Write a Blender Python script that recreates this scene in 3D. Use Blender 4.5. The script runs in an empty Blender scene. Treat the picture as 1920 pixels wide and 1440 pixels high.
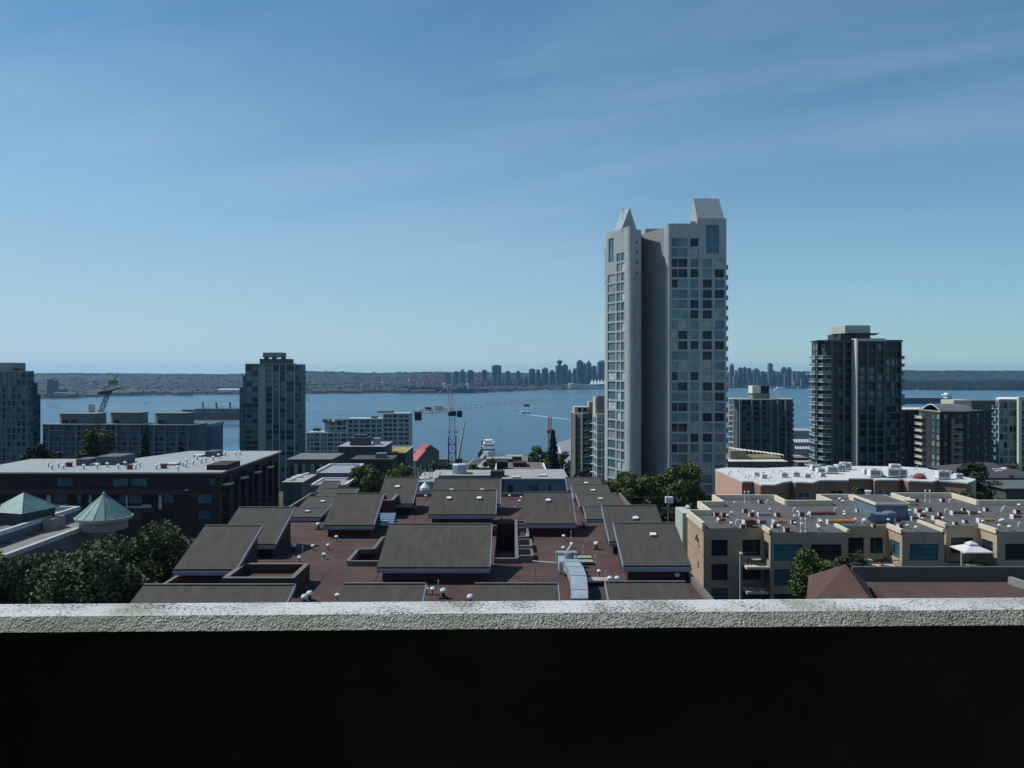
import bpy, math, random
import numpy as np
from mathutils import Vector, Matrix, noise as mnoise
random.seed(7); rng = np.random.default_rng(11)
scene = bpy.context.scene
C = bpy.data.collections.new("scene_objects"); scene.collection.children.link(C)
H = 97.0                       # camera height above the sea
F = 1500.0
def XP(px, D): return (px-960)*D/F
def ZP(py, D): return H-(py-693)/F*D
def G(y): return 65.5-.0755*y if y < 850 else 1.3      # ground height along the slope
# ------------------------------------------------------------------ materials
MATS = {}
def M(name, col, rough=.85, var=.18, scale=.6, bump=0., metal=0., spec=.4, col2=None, stretch=None, detail=5., bscale=None, coat=0.):
    if name in MATS: return MATS[name]
    m = bpy.data.materials.new(name); m.use_nodes = True; nt = m.node_tree; n = nt.nodes; l = nt.links
    b = n['Principled BSDF']; b.inputs['Roughness'].default_value = rough
    b.inputs['Metallic'].default_value = metal; b.inputs['Specular IOR Level'].default_value = spec
    if coat: b.inputs['Coat Weight'].default_value = coat
    geo = n.new('ShaderNodeNewGeometry'); src = geo.outputs['Position']
    if stretch:
        mp = n.new('ShaderNodeMapping'); mp.inputs['Scale'].default_value = stretch
        l.new(src, mp.inputs['Vector']); src = mp.outputs['Vector']
    if var > 0 or col2:
        t = n.new('ShaderNodeTexNoise'); t.inputs['Scale'].default_value = scale; t.inputs['Detail'].default_value = detail
        t.inputs['Roughness'].default_value = .62
        l.new(src, t.inputs['Vector'])
        r = n.new('ShaderNodeValToRGB'); r.color_ramp.elements[0].position = .32; r.color_ramp.elements[1].position = .68
        c2 = col2 or tuple(min(1, c*(1+var)) for c in col)
        r.color_ramp.elements[0].color = (*[c*(1-var) for c in col], 1); r.color_ramp.elements[1].color = (*c2, 1)
        l.new(t.outputs['Fac'], r.inputs['Fac']); l.new(r.outputs['Color'], b.inputs['Base Color'])
    else: b.inputs['Base Color'].default_value = (*col, 1)
    if bump:
        t2 = n.new('ShaderNodeTexNoise'); t2.inputs['Scale'].default_value = bscale or scale*8; t2.inputs['Detail'].default_value = 6
        l.new(src, t2.inputs['Vector'])
        bp = n.new('ShaderNodeBump'); bp.inputs['Strength'].default_value = bump; bp.inputs['Distance'].default_value = .05
        l.new(t2.outputs['Fac'], bp.inputs['Height']); l.new(bp.outputs['Normal'], b.inputs['Normal'])
    MATS[name] = m; return m
def leafmat(name, c1, c2, scale=.5):
    m = M(name, c1, .75, 0, scale, col2=c2, spec=.2, detail=3)
    b = m.node_tree.nodes['Principled BSDF']
    return m
def glass(name, col, rough=.07, var=.35, spec=.6):
    return M(name, col, rough, var, .35, spec=spec, detail=2)
g_dark = glass('dark_glass', (.008, .024, .034), spec=.22); g_teal = glass('teal_glass', (.05, .14, .17), .1)
g_blue = glass('blue_glass', (.035, .10, .16), .08); g_mid = glass('grey_glass', (.085, .145, .17), .12)  # teal and blue tints also stand in for reflected sky
g_blind = glass('blinds_behind_glass', (.24, .29, .28), .2, .3); g_bright = glass('sun_painted_glass', (.5, .55, .52), .2, .3)  # the brightest glass has sunlight on the panes put into its colour
def stain(m, scale, col, lo, hi, amt, stretch=None):
    nt = m.node_tree; n = nt.nodes; l = nt.links; b = n['Principled BSDF']; src = b.inputs['Base Color'].links[0].from_socket
    geo = n.new('ShaderNodeNewGeometry'); mp = n.new('ShaderNodeMapping'); mp.inputs['Scale'].default_value = stretch or (1, 1, 1); l.new(geo.outputs['Position'], mp.inputs[0])
    t = n.new('ShaderNodeTexNoise'); t.inputs['Scale'].default_value = scale; t.inputs['Detail'].default_value = 7; t.inputs['Roughness'].default_value = .65; l.new(mp.outputs[0], t.inputs['Vector'])
    r = n.new('ShaderNodeMapRange'); r.inputs['From Min'].default_value = lo; r.inputs['From Max'].default_value = hi; r.inputs['To Max'].default_value = amt; l.new(t.outputs['Fac'], r.inputs[0])
    mx = n.new('ShaderNodeMix'); mx.data_type = 'RGBA'; l.new(r.outputs[0], mx.inputs[0]); l.new(src, mx.inputs[6]); mx.inputs[7].default_value = (*col, 1); l.new(mx.outputs[2], b.inputs['Base Color'])
white = M('white_paint', (.78, .78, .75), .6, .06, 1.5)
concrete = M('tower_concrete', (.335, .36, .365), .85, .08, .12, bump=.15)
alu = M('window_frame_grey', (.20, .25, .26), .5, .05)
stain(concrete, .9, (.17, .18, .18), .50, .78, .7, (1, 1, .06))
dframe = M('dark_frame', (.03, .05, .05), .5, .05)
# ------------------------------------------------------------------ mesh builder
class MB:
    def __init__(s): s.v = []; s.f = []; s.m = []
    def face(s, pts, mi=0):
        k = len(s.v); s.v += [tuple(p) for p in pts]; s.f.append(tuple(range(k, k+len(pts)))); s.m.append(mi)
    def box(s, x0, y0, z0, x1, y1, z1, mi=0, top=None):
        p = [(x0,y0),(x1,y0),(x1,y1),(x0,y1)]; s.prism(p, z0, z1, mi, mi if top is None else top)
    def prism(s, pts, z0, z1, mi=0, top=None, bottom=True):
        n = len(pts); zt = z1 if hasattr(z1, '__len__') else [z1]*n; k = len(s.v); top = mi if top is None else top
        s.v += [(p[0], p[1], z0) for p in pts]+[(p[0], p[1], z) for p, z in zip(pts, zt)]
        for i in range(n):
            j = (i+1) % n; s.f.append((k+i, k+j, k+n+j, k+n+i)); s.m.append(mi)
        s.f.append(tuple(k+n+i for i in range(n))); s.m.append(top)
        if bottom: s.f.append(tuple(k+i for i in reversed(range(n)))); s.m.append(mi)
    def seg(s, A, B, w, z0, z1, mi=0, za=None):
        dx, dy = B[0]-A[0], B[1]-A[1]; L = math.hypot(dx, dy) or 1; nx, ny = -dy/L*w/2, dx/L*w/2
        s.prism([(A[0]-nx,A[1]-ny),(B[0]-nx,B[1]-ny),(B[0]+nx,B[1]+ny),(A[0]+nx,A[1]+ny)], z0, z1, mi)
    def bar(s, p, q, r, mi=0, n=4, r2=None):
        p, q = Vector(p), Vector(q); d = q-p
        if d.length < 1e-6: return
        u = d.normalized(); a = u.cross(Vector((0,0,1)) if abs(u.z) < .9 else Vector((1,0,0))).normalized(); b = u.cross(a)
        k = len(s.v); r2 = r if r2 is None else r2
        for c, rr in ((p, r), (q, r2)):
            for i in range(n):
                t = 2*math.pi*(i+.5)/n; s.v.append(tuple(c+a*math.cos(t)*rr+b*math.sin(t)*rr))
        for i in range(n):
            j = (i+1) % n; s.f.append((k+i, k+n+i, k+n+j, k+j)); s.m.append(mi)
        s.f.append(tuple(k+i for i in range(n))); s.f.append(tuple(k+n+i for i in reversed(range(n)))); s.m += [mi, mi]
    def lathe(s, cx, cy, prof, n=12, mi=0, ph=0):
        k = len(s.v)
        for r, z in prof:
            for i in range(n):
                t = 2*math.pi*i/n+ph; s.v.append((cx+r*math.cos(t), cy+r*math.sin(t), z))
        for a in range(len(prof)-1):
            for i in range(n):
                j = (i+1) % n; s.f.append((k+a*n+i, k+a*n+j, k+(a+1)*n+j, k+(a+1)*n+i)); s.m.append(mi)
        s.f.append(tuple(k+i for i in reversed(range(n)))); s.f.append(tuple(k+(len(prof)-1)*n+i for i in range(n))); s.m += [mi, mi]
    def build(s, name, mats, parent=None, label=None, kind=None, smooth=False):
        if not isinstance(mats, (list, tuple)): mats = [mats]
        me = bpy.data.meshes.new(name)
        off = Vector(parent['_loc']) if parent is not None and '_loc' in parent else Vector((0, 0, 0))
        me.from_pydata([(x-off.x, y-off.y, z-off.z) for x, y, z in s.v], [], s.f)
        for m in mats: me.materials.append(m)
        if len(mats) > 1: me.polygons.foreach_set('material_index', s.m)
        if smooth: me.polygons.foreach_set('use_smooth', [True]*len(me.polygons))
        me.update()
        o = bpy.data.objects.new(name, me); C.objects.link(o)
        if parent is not None: o.parent = parent
        if label: o['label'] = label
        if kind: o['kind'] = kind
        return o
def tag(o, label, cat=None, group=None):
    o['label'] = label
    if cat: o['category'] = cat
    if group: o['group'] = group
    return o
ROOTS = []
def thing(name, label, cat, loc, group=None):
    o = bpy.data.objects.new(name, None); C.objects.link(o); o.location = loc; o['_loc'] = tuple(loc); o.empty_display_size = .5
    ROOTS.append(o); return tag(o, label, cat, group)
def sub(par, o):      # make o a sub-part of par (both already in the root's local frame)
    o.parent = par; return o
def inst(me, name, parent, loc, rz=0, sc=None):
    o = bpy.data.objects.new(name, me); C.objects.link(o)
    off = Vector(parent['_loc']) if '_loc' in parent else Vector((0,0,0))
    o.parent = parent; o.location = Vector(loc)-off; o.rotation_euler = (0, 0, rz)
    if sc: o.scale = sc
    return o
def struct(name, mb, mats, smooth=False, kind='structure'):
    return mb.build(name, mats, None, kind=kind, smooth=smooth)
# ------------------------------------------------------------------ facades with real openings
def facade(mb, A, B, z0, z1, ops, dep, mi=0, rmi=None):
    dx, dy = B[0]-A[0], B[1]-A[1]; L = math.hypot(dx, dy); dx /= L; dy /= L; nx, ny = dy, -dx
    rmi = mi if rmi is None else rmi
    P = lambda u, v, d=0: (A[0]+dx*u-nx*d, A[1]+dy*u-ny*d, v)
    ops = [(max(0, a), min(L, b), max(z0, c), min(z1, d)) for a, b, c, d in ops if min(L, b)-max(0, a) > .05 and min(z1, d)-max(z0, c) > .05]
    us = sorted({0, L, *[round(o[0], 3) for o in ops], *[round(o[1], 3) for o in ops]})
    vs = sorted({z0, z1, *[round(o[2], 3) for o in ops], *[round(o[3], 3) for o in ops]})
    ops_r = [tuple(round(x, 3) for x in o) for o in ops]
    uc = {}
    for j in range(len(vs)-1):
        vm = (vs[j]+vs[j+1])/2; row = [o for o in ops_r if o[2] < vm < o[3]]
        start = None
        for i in range(len(us)-1):
            um = (us[i]+us[i+1])/2; hole = any(o[0] < um < o[1] for o in row)
            if not hole and start is None: start = us[i]
            if hole and start is not None:
                mb.face([P(start, vs[j]), P(us[i], vs[j]), P(us[i], vs[j+1]), P(start, vs[j+1])], mi); start = None
        if start is not None: mb.face([P(start, vs[j]), P(L, vs[j]), P(L, vs[j+1]), P(start, vs[j+1])], mi)
    for a, b, c, d in ops:
        mb.face([P(a, c), P(a, c, dep), P(a, d, dep), P(a, d)], rmi); mb.face([P(b, d), P(b, d, dep), P(b, c, dep), P(b, c)], rmi)
        mb.face([P(a, c), P(b, c), P(b, c, dep), P(a, c, dep)], rmi); mb.face([P(a, d, dep), P(b, d, dep), P(b, d), P(a, d)], rmi)
    return ops
WM = {}
def win_mesh(w, h, g, fr, nx, nz):
    key = (round(w, 2), round(h, 2), g.name, fr.name, nx, nz)
    if key in WM: return WM[key]
    mb = MB(); t = .05 if w < 4 else .08; x0, x1 = -w/2, w/2
    mb.box(x0, -.04, 0, x1, .02, t, 0); mb.box(x0, -.04, h-t, x1, .02, h, 0)
    mb.box(x0, -.04, t, x0+t, .02, h-t, 0); mb.box(x1-t, -.04, t, x1, .02, h-t, 0)
    for i in range(1, nx): x = x0+w*i/nx; mb.box(x-t/2, -.037, t, x+t/2, .02, h-t, 0)
    for i in range(1, nz): z = h*i/nz; mb.box(x0+t, -.034, z-t/2, x1-t, .02, z+t/2, 0)
    mb.face([(x0, 0, 0), (x1, 0, 0), (x1, 0, h), (x0, 0, h)], 1)
    me = bpy.data.meshes.new('window'); me.from_pydata(mb.v, [], mb.f); me.materials.append(fr); me.materials.append(g)
    me.polygons.foreach_set('material_index', mb.m); me.update(); WM[key] = me; return me
BM = {}
def balc_mesh(w, d, slab, rail, style):
    key = (round(w, 2), round(d, 2), slab.name, rail.name, style)
    if key in BM: return BM[key]
    mb = MB(); mb.box(-w/2, -d, -.22, w/2, -.01, 0, 0)
    if style == 'glass':
        mb.box(-w/2+.02, -d+.02, .05, w/2-.02, -d+.05, .95, 1)
        mb.box(-w/2+.02, -d+.05, .05, -w/2+.05, -.02, .95, 1); mb.box(w/2-.05, -d+.05, .05, w/2-.02, -.02, .95, 1)
        mb.box(-w/2, -d, .95, w/2, -d+.06, 1.02, 0)
    elif style == 'solid':
        mb.box(-w/2, -d, 0, w/2, -d+.12, .85, 0); mb.box(-w/2, -d+.12, 0, -w/2+.12, -.02, .85, 0); mb.box(w/2-.12, -d+.12, 0, w/2, -.02, .85, 0)
    elif style == 'bars':
        mb.box(-w/2, -d, .95, w/2, -d+.05, 1.02, 1); mb.box(-w/2, -d+.05, .95, -w/2+.05, -.02, 1.02, 1); mb.box(w/2-.05, -d+.05, .95, w/2, -.02, 1.02, 1)
        k = int(w/.35)
        for i in range(k+1): x = -w/2+.02+(w-.06)*i/k; mb.box(x, -d+.01, 0, x+.03, -d+.04, .95, 1)
    me = bpy.data.meshes.new('balcony'); me.from_pydata(mb.v, [], mb.f); me.materials.append(slab); me.materials.append(rail)
    me.polygons.foreach_set('material_index', mb.m); me.update(); BM[key] = me; return me
SPLIT = set(); SM = {}
def split_mesh(me):
    if me.name in SM: return SM[me.name]
    out = []
    for want in (1, 0):
        v = []; f = []
        for p in me.polygons:
            if p.material_index == want: k = len(v); v += [tuple(me.vertices[i].co) for i in p.vertices]; f.append(tuple(range(k, k+len(p.vertices))))
        m2 = bpy.data.meshes.new('pane' if want else 'frame'); m2.from_pydata(v, [], f); m2.materials.append(me.materials[want]); m2.update(); out.append(m2)
    SM[me.name] = out; return out
def place_parts(root, name, items, cap=100):
    """items: (score, mesh, x, y, z, rz).  The best `cap` become parts, the rest one stuff mesh."""
    items.sort(key=lambda t: -t[0])
    for sc, me, x, y, z, rz in items[:cap]:
        if name == 'window':
            pane, frame = split_mesh(me); o = inst(pane, 'window', root, (x, y, z), rz); f = bpy.data.objects.new('frame', frame); C.objects.link(f); f.parent = o
        else: inst(me, name, root, (x, y, z), rz)
    rest = items[cap:]
    if rest:
        mats = []; mb = MB()
        for sc, me, x, y, z, rz in rest:
            k = len(mb.v); c, s_ = math.cos(rz), math.sin(rz); idx = []
            for m in me.materials:
                if m not in mats: mats.append(m)
                idx.append(mats.index(m))
            for v in me.vertices: mb.v.append((x+v.co.x*c-v.co.y*s_, y+v.co.x*s_+v.co.y*c, z+v.co.z))
            for p in me.polygons: mb.f.append(tuple(k+i for i in p.vertices)); mb.m.append(idx[p.material_index])
        mb.build(name, mats, root, kind='stuff')
class Bld:
    def __init__(s, name, label, cat, loc, group=None):
        s.root = thing(name, label, cat, loc, group); s.w = MB(); s.wins = []; s.balcs = []; s.loc = loc
    def face(s, A, B, z0, z1, cols=(), rows=(), dep=.2, mi=0, rmi=None, gl=None, fr=None, nx=2, nz=1, skip=0):
        gl = gl or [g_dark]; fr = fr or alu
        L = math.hypot(B[0]-A[0], B[1]-A[1]); dx, dy = (B[0]-A[0])/L, (B[1]-A[1])/L; nxv, nyv = dy, -dx
        ops = [(a, b, c, d) for a, b in cols for c, d in rows if not (skip and random.random() < skip)]
        ops = facade(s.w, A, B, z0, z1, ops, dep, mi, rmi)
        rz = math.atan2(dy, dx)
        for a, b, c, d in ops:
            u = (a+b)/2; x, y = A[0]+dx*u-nxv*(dep-.04), A[1]+dy*u-nyv*(dep-.04)
            facing = -(x*nxv+y*nyv)/math.hypot(x, y)
            if facing <= 0.0 and len(ops) > 30: facing = .001
            me = win_mesh(b-a, d-c, random.choice(gl), fr, max(1, nx if b-a > 1.3 else 1), nz)
            vis = .2 if c < G(y)+3 else 1
            s.wins.append(((b-a)*(d-c)*max(facing, .001)*vis/(x*x+y*y), me, x, y, c, rz))
    def balc(s, A, B, u0, u1, zs, dep, slab, rail, style='glass'):
        L = math.hypot(B[0]-A[0], B[1]-A[1]); dx, dy = (B[0]-A[0])/L, (B[1]-A[1])/L; rz = math.atan2(dy, dx)
        u = (u0+u1)/2; x, y = A[0]+dx*u, A[1]+dy*u
        me = balc_mesh(u1-u0, dep, slab, rail, style)
        for z in zs: s.balcs.append((z+1000, me, x, y, z, rz))
    def poly(s, pts, z0, z1, spec=None, mi=0, default=None):
        spec = spec or {}
        for i in range(len(pts)):
            A, B = pts[i], pts[(i+1) % len(pts)]; k = spec.get(i, default)
            if k is None: s.face(A, B, z0, z1, mi=mi)
            else:
                k = dict(k); L = math.hypot(B[0]-A[0], B[1]-A[1])
                if 'bay' in k:
                    bay, frac = k.pop('bay'), k.pop('frac', .6); n = max(1, round(L/bay)); k['cols'] = [((j+.5-frac/2)*L/n, (j+.5+frac/2)*L/n) for j in range(n)]
                s.face(A, B, z0, z1, mi=mi, **k)
    def roof(s, pts, z, mat, over=.0, th=.12, name='roof', label=None):
        mb = MB(); mb.prism(pts, z, z+th); return mb.build(name, mat, s.root, label)
    def parapet(s, segs, z, h, w, mat, name='parapet'):
        mb = MB()
        for A, B in segs: mb.seg(A, B, w, z, z+h)
        return mb.build(name, mat, s.root)
    def finish(s, mats, name='wall'):
        o = s.w.build(name, mats, s.root); place_parts(s.root, 'window', s.wins)
        if s.balcs: place_parts(s.root, 'balcony', s.balcs)
        return s.root
def rows(ztop, pitch, n, head, h): return [(ztop-head-i*pitch-h, ztop-head-i*pitch) for i in range(n)]
def pxcols(A, D, lst): return [((p-960)*D/F-A[0], (q-960)*D/F-A[0]) for p, q in lst]
# ------------------------------------------------------------------ trees
bark = M('bark', (.07, .05, .035), .95, .3, 3)
LEAF = {'green': leafmat('leaf_green', (.05, .088, .025), (.13, .18, .05), .7),
        'bright': leafmat('leaf_bright', (.055, .09, .018), (.13, .17, .035), .7),
        'dark': leafmat('leaf_dark', (.018, .03, .018), (.045, .065, .03), .7),
        'olive': leafmat('leaf_olive', (.05, .065, .025), (.10, .11, .05), .7),
        'conifer': leafmat('needle_dark', (.01, .02, .012), (.022, .036, .018), .7),
        'soft': leafmat('leaf_soft', (.052, .075, .034), (.115, .14, .062), .9)}
def leaf_cloud(centers, rads, n, size, flat=.8):
    k = len(centers); ci = rng.integers(0, k, n); c = np.array(centers)[ci]; r = np.array(rads)[ci]
    d = rng.normal(size=(n, 3)); d /= np.linalg.norm(d, axis=1)[:, None]
    rr = r*(rng.random(n)**.45)
    p = c+d*rr[:, None]*np.array([1, 1, flat])
    a = rng.normal(size=(n, 3)); a[:, 2] *= .6; a /= np.linalg.norm(a, axis=1)[:, None]
    b = np.cross(a, rng.normal(size=(n, 3))); b /= np.linalg.norm(b, axis=1)[:, None]
    s = size*(.6+.8*rng.random(n))[:, None]; a *= s; b *= s*.6
    v = np.stack([p-a, p-b, p+a, p+b], 1).reshape(-1, 3); return v
def quads_obj(v, name, mat, parent, label=None):
    n = len(v)//4; me = bpy.data.meshes.new(name)
    if parent is not None and '_loc' in parent: v = v-np.array(parent['_loc'])
    me.vertices.add(len(v)); me.vertices.foreach_set('co', v.astype(np.float32).ravel())
    me.loops.add(n*4); me.loops.foreach_set('vertex_index', np.arange(n*4, dtype=np.int32))
    me.polygons.add(n); me.polygons.foreach_set('loop_start', np.arange(0, n*4, 4, dtype=np.int32))
    me.update(calc_edges=True); me.materials.append(mat)
    o = bpy.data.objects.new(name, me); C.objects.link(o)
    if parent is not None: o.parent = parent
    return o
def tree(name, label, x, y, ztop, rx, rz, n=2500, leaf=.3, kind='green', zbase=None, lobes=16, group=None, cat='tree'):
    zb = G(y) if zbase is None else zbase
    t = thing(name, label, cat, (x, y, zb), group)
    cz = ztop-rz; cen = []; rad = []
    for i in range(lobes):
        a = random.random()*6.283; u = random.uniform(-.8, .95); q = math.sqrt(max(0, 1-u*u))*random.uniform(.45, .82)
        cen.append((x+math.cos(a)*q*rx, y+math.sin(a)*q*rx, cz+u*rz*.78)); rad.append(random.uniform(.26, .42)*min(rx, rz))
    cen.append((x, y, cz)); rad.append(.55*min(rx, rz))
    quads_obj(leaf_cloud(cen, rad, n, leaf), 'crown', LEAF[kind], t)
    mb = MB(); mb.bar((x, y, zb-.3), (x, y, cz), .045*rx+.1, n=8, r2=.025*rx+.05)
    for c in cen[:8]: mb.bar((x, y, cz-rz*.5), c, .02*rx+.04, n=5, r2=.02)
    mb.build('trunk', bark, t); return t
def conifer(name, label, x, y, ztop, rx, n=1800, leaf=.35, zbase=None, kind='conifer', group=None):
    zb = G(y) if zbase is None else zbase; t = thing(name, label, 'tree', (x, y, zb), group); hh = ztop-zb
    u = rng.random(n)**.8; z = ztop-u*hh*.93; tier = .75+.35*np.abs(np.sin(u*26))
    a = rng.random(n)*6.283; r = rx*u**.8*tier*(rng.random(n)**.4)
    p = np.stack([x+np.cos(a)*r, y+np.sin(a)*r, z-.25*r], 1)
    d = np.stack([np.cos(a), np.sin(a), -.5+0*a], 1)+rng.normal(size=(n, 3))*.3
    b = np.cross(d, rng.normal(size=(n, 3))); b /= np.linalg.norm(b, axis=1)[:, None]
    s = leaf*(.6+.8*rng.random(n))[:, None]; d = d*s*1.2; b = b*s*.5
    quads_obj(np.stack([p-d, p-b, p+d, p+b], 1).reshape(-1, 3), 'crown', LEAF[kind], t)
    mb = MB(); mb.bar((x, y, zb-.3), (x, y, ztop-.5), .03*hh*.5+.1, n=7, r2=.03); mb.build('trunk', bark, t); return t
# ================================================================== camera, light, sky
cam = bpy.data.objects.new('camera', bpy.data.cameras.new('camera')); C.objects.link(cam); scene.camera = cam
cam.location = (0, 0, H); cam.rotation_euler = (math.radians(90), 0, 0); cam.data.sensor_width = 36; cam.data.lens = 36*F/1920
cam.data.shift_y = -27/1920; cam.data.clip_end = 60000; cam.data.clip_start = .1
S = Vector((-.60, .23, .77)).normalized(); elev = math.asin(S.z)
sun = bpy.data.objects.new('sun', bpy.data.lights.new('sun', 'SUN')); C.objects.link(sun)
sun.rotation_euler = S.to_track_quat('Z', 'Y').to_euler(); sun.data.energy = 4.1; sun.data.angle = math.radians(.53); sun.data.color = (.97, .97, .92)
w = bpy.data.worlds.new('World'); scene.world = w; w.use_nodes = True; nt = w.node_tree; N = nt.nodes; Lk = nt.links
bg = N['Background']; sky = N.new('ShaderNodeTexSky'); sky.sky_type = 'NISHITA'; sky.sun_disc = False
sky.sun_elevation = elev; sky.sun_rotation = math.atan2(S.x, S.y); sky.altitude = 60; sky.air_density = 1.0; sky.dust_density = .15; sky.ozone_density = 3.5
tc = N.new('ShaderNodeTexCoord'); sep = N.new('ShaderNodeSeparateXYZ'); Lk.new(tc.outputs['Generated'], sep.inputs[0])
def mth(op, a, b=None, clamp=False):
    m = N.new('ShaderNodeMath'); m.operation = op; m.use_clamp = clamp
    for i, q in enumerate((a, b)):
        if q is None: continue
        if isinstance(q, (int, float)): m.inputs[i].default_value = q
        else: Lk.new(q, m.inputs[i])
    return m.outputs[0]
zz = mth('ADD', sep.outputs['Z'], .12); cx = mth('DIVIDE', sep.outputs['X'], zz); cy = mth('DIVIDE', sep.outputs['Y'], zz)
cmb = N.new('ShaderNodeCombineXYZ'); Lk.new(cx, cmb.inputs[0]); Lk.new(cy, cmb.inputs[1])
mp = N.new('ShaderNodeMapping'); mp.vector_type = 'TEXTURE'; mp.inputs['Rotation'].default_value = (0, 0, math.radians(-24)); mp.inputs['Scale'].default_value = (2.6, .6, 1)
Lk.new(cmb.outputs[0], mp.inputs[0])
n1 = N.new('ShaderNodeTexNoise'); n1.inputs['Scale'].default_value = 1.1; n1.inputs['Detail'].default_value = 9; n1.inputs['Roughness'].default_value = .58; n1.inputs['Distortion'].default_value = .5
Lk.new(mp.outputs[0], n1.inputs['Vector'])
n2 = N.new('ShaderNodeTexNoise'); n2.inputs['Scale'].default_value = .5; n2.inputs['Detail'].default_value = 3; Lk.new(cmb.outputs[0], n2.inputs['Vector'])
r1 = N.new('ShaderNodeMapRange'); r1.inputs['From Min'].default_value = .38; r1.inputs['From Max'].default_value = .80; Lk.new(n1.outputs['Fac'], r1.inputs[0])
r2 = N.new('ShaderNodeMapRange'); r2.inputs['From Min'].default_value = .30; r2.inputs['From Max'].default_value = .62; Lk.new(n2.outputs['Fac'], r2.inputs[0])
cl0 = mth('MULTIPLY', mth('MULTIPLY', r1.outputs[0], r2.outputs[0]), .50, True)
up = mth('POWER', mth('SUBTRACT', 1.0, mth('MULTIPLY', mth('MAXIMUM', sep.outputs['Z'], 0.0), 1.75), True), 1.9)   # milky air low over the horizon
lft = mth('ADD', .78, mth('MULTIPLY', sep.outputs['X'], -.45))
cl = mth('MINIMUM', mth('ADD', mth('MULTIPLY', cl0, mth('SUBTRACT', 1.0, up)), mth('MULTIPLY', mth('MULTIPLY', up, lft), .95)), .93)
mx = N.new('ShaderNodeMix'); mx.data_type = 'RGBA'; Lk.new(cl, mx.inputs[0]); Lk.new(sky.outputs[0], mx.inputs[6]); mx.inputs[7].default_value = (10.2, 7.0, 7.6, 1)
tint = N.new('ShaderNodeMix'); tint.data_type = 'RGBA'; tint.blend_type = 'MULTIPLY'; tint.inputs[0].default_value = 1; tint.inputs[7].default_value = (.54, 1.04, 1.16, 1); Lk.new(mx.outputs[2], tint.inputs[6])
Lk.new(tint.outputs[2], bg.inputs[0]); bg.inputs[1].default_value = .080
scene.view_settings.view_transform = 'Standard'; scene.view_settings.look = 'None'; scene.view_settings.gamma = 1; scene.view_settings.exposure = 0
scene.cycles.use_denoising = True; scene.cycles.max_bounces = 6; scene.cycles.volume_bounces = 1; scene.cycles.transparent_max_bounces = 6
# ================================================================== air
hz = bpy.data.materials.new('haze_air'); hz.use_nodes = True; hn = hz.node_tree.nodes; hn.remove(hn['Principled BSDF'])
pv = hn.new('ShaderNodeVolumePrincipled'); pv.inputs['Color'].default_value = (.36, .68, 1.0, 1); pv.inputs['Density'].default_value = 3.8e-5; pv.inputs['Anisotropy'].default_value = .3
hz.node_tree.links.new(pv.outputs[0], hn['Material Output'].inputs['Volume'])
mb = MB(); mb.box(-9500, -60, -6, 9500, 12900, 158); o = mb.build('haze', hz, kind='stuff')
# ================================================================== water, ground, far shore
def water_mat():
    m = bpy.data.materials.new('sea_water'); m.use_nodes = True; n = m.node_tree.nodes; l = m.node_tree.links; b = n['Principled BSDF']
    b.inputs['Roughness'].default_value = .22; b.inputs['IOR'].default_value = 1.33
    geo = n.new('ShaderNodeNewGeometry')
    t = n.new('ShaderNodeTexNoise'); t.inputs['Scale'].default_value = .0013; t.inputs['Detail'].default_value = 9; t.inputs['Distortion'].default_value = 1.2; mp = n.new('ShaderNodeMapping'); mp.inputs['Scale'].default_value = (.55, 2.6, 1)
    mp.inputs['Rotation'].default_value = (0, 0, .12)
    l.new(geo.outputs['Position'], mp.inputs[0]); l.new(mp.outputs[0], t.inputs['Vector'])
    r = n.new('ShaderNodeValToRGB'); r.color_ramp.elements[0].position = .35; r.color_ramp.elements[1].position = .68
    r.color_ramp.elements[0].color = (.014, .062, .112, 1); r.color_ramp.elements[1].color = (.09, .18, .24, 1)
    l.new(t.outputs['Fac'], r.inputs[0]); l.new(r.outputs[0], b.inputs['Base Color'])
    rr = n.new('ShaderNodeMapRange'); rr.inputs['From Min'].default_value = .35; rr.inputs['From Max'].default_value = .65; rr.inputs['To Min'].default_value = .16; rr.inputs['To Max'].default_value = .42
    l.new(t.outputs['Fac'], rr.inputs[0]); l.new(rr.outputs[0], b.inputs['Roughness'])
    w1 = n.new('ShaderNodeTexNoise'); w1.inputs['Scale'].default_value = .12; w1.inputs['Detail'].default_value = 8
    l.new(geo.outputs['Position'], w1.inputs['Vector'])
    bp = n.new('ShaderNodeBump'); bp.inputs['Strength'].default_value = 1; bp.inputs['Distance'].default_value = 2.2
    l.new(w1.outputs['Fac'], bp.inputs['Height']); l.new(bp.outputs[0], b.inputs['Normal']); return m
mb = MB(); mb.face([(-9000, 500, 0), (9000, 500, 0), (9000, 13000, 0), (-9000, 13000, 0)]); struct('water', mb, water_mat())
asph = M('asphalt', (.05, .05, .052), .9, .3, .15); gmat = M('ground_mix', (.05, .052, .045), .95, .3, .05, col2=(.06, .08, .04))
mb = MB(); ys = [-60, 0, 40, 80, 120, 160, 200, 260, 330, 420, 520, 640, 760, 850, 868]; xs = list(range(-1500, 1501, 100))
for j in range(len(ys)-1):
    for i in range(len(xs)-1):
        q = []
        for a, b in ((i, j), (i+1, j), (i+1, j+1), (i, j+1)):
            x, y = xs[a], ys[b]; z = G(y) if y < 851 else -2
            if y >= 850: y += 18*math.sin(x*.011)+8*math.sin(x*.037)
            q.append((x, y, z))
        mb.face(q)
struct('ground', mb, gmat)
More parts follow.
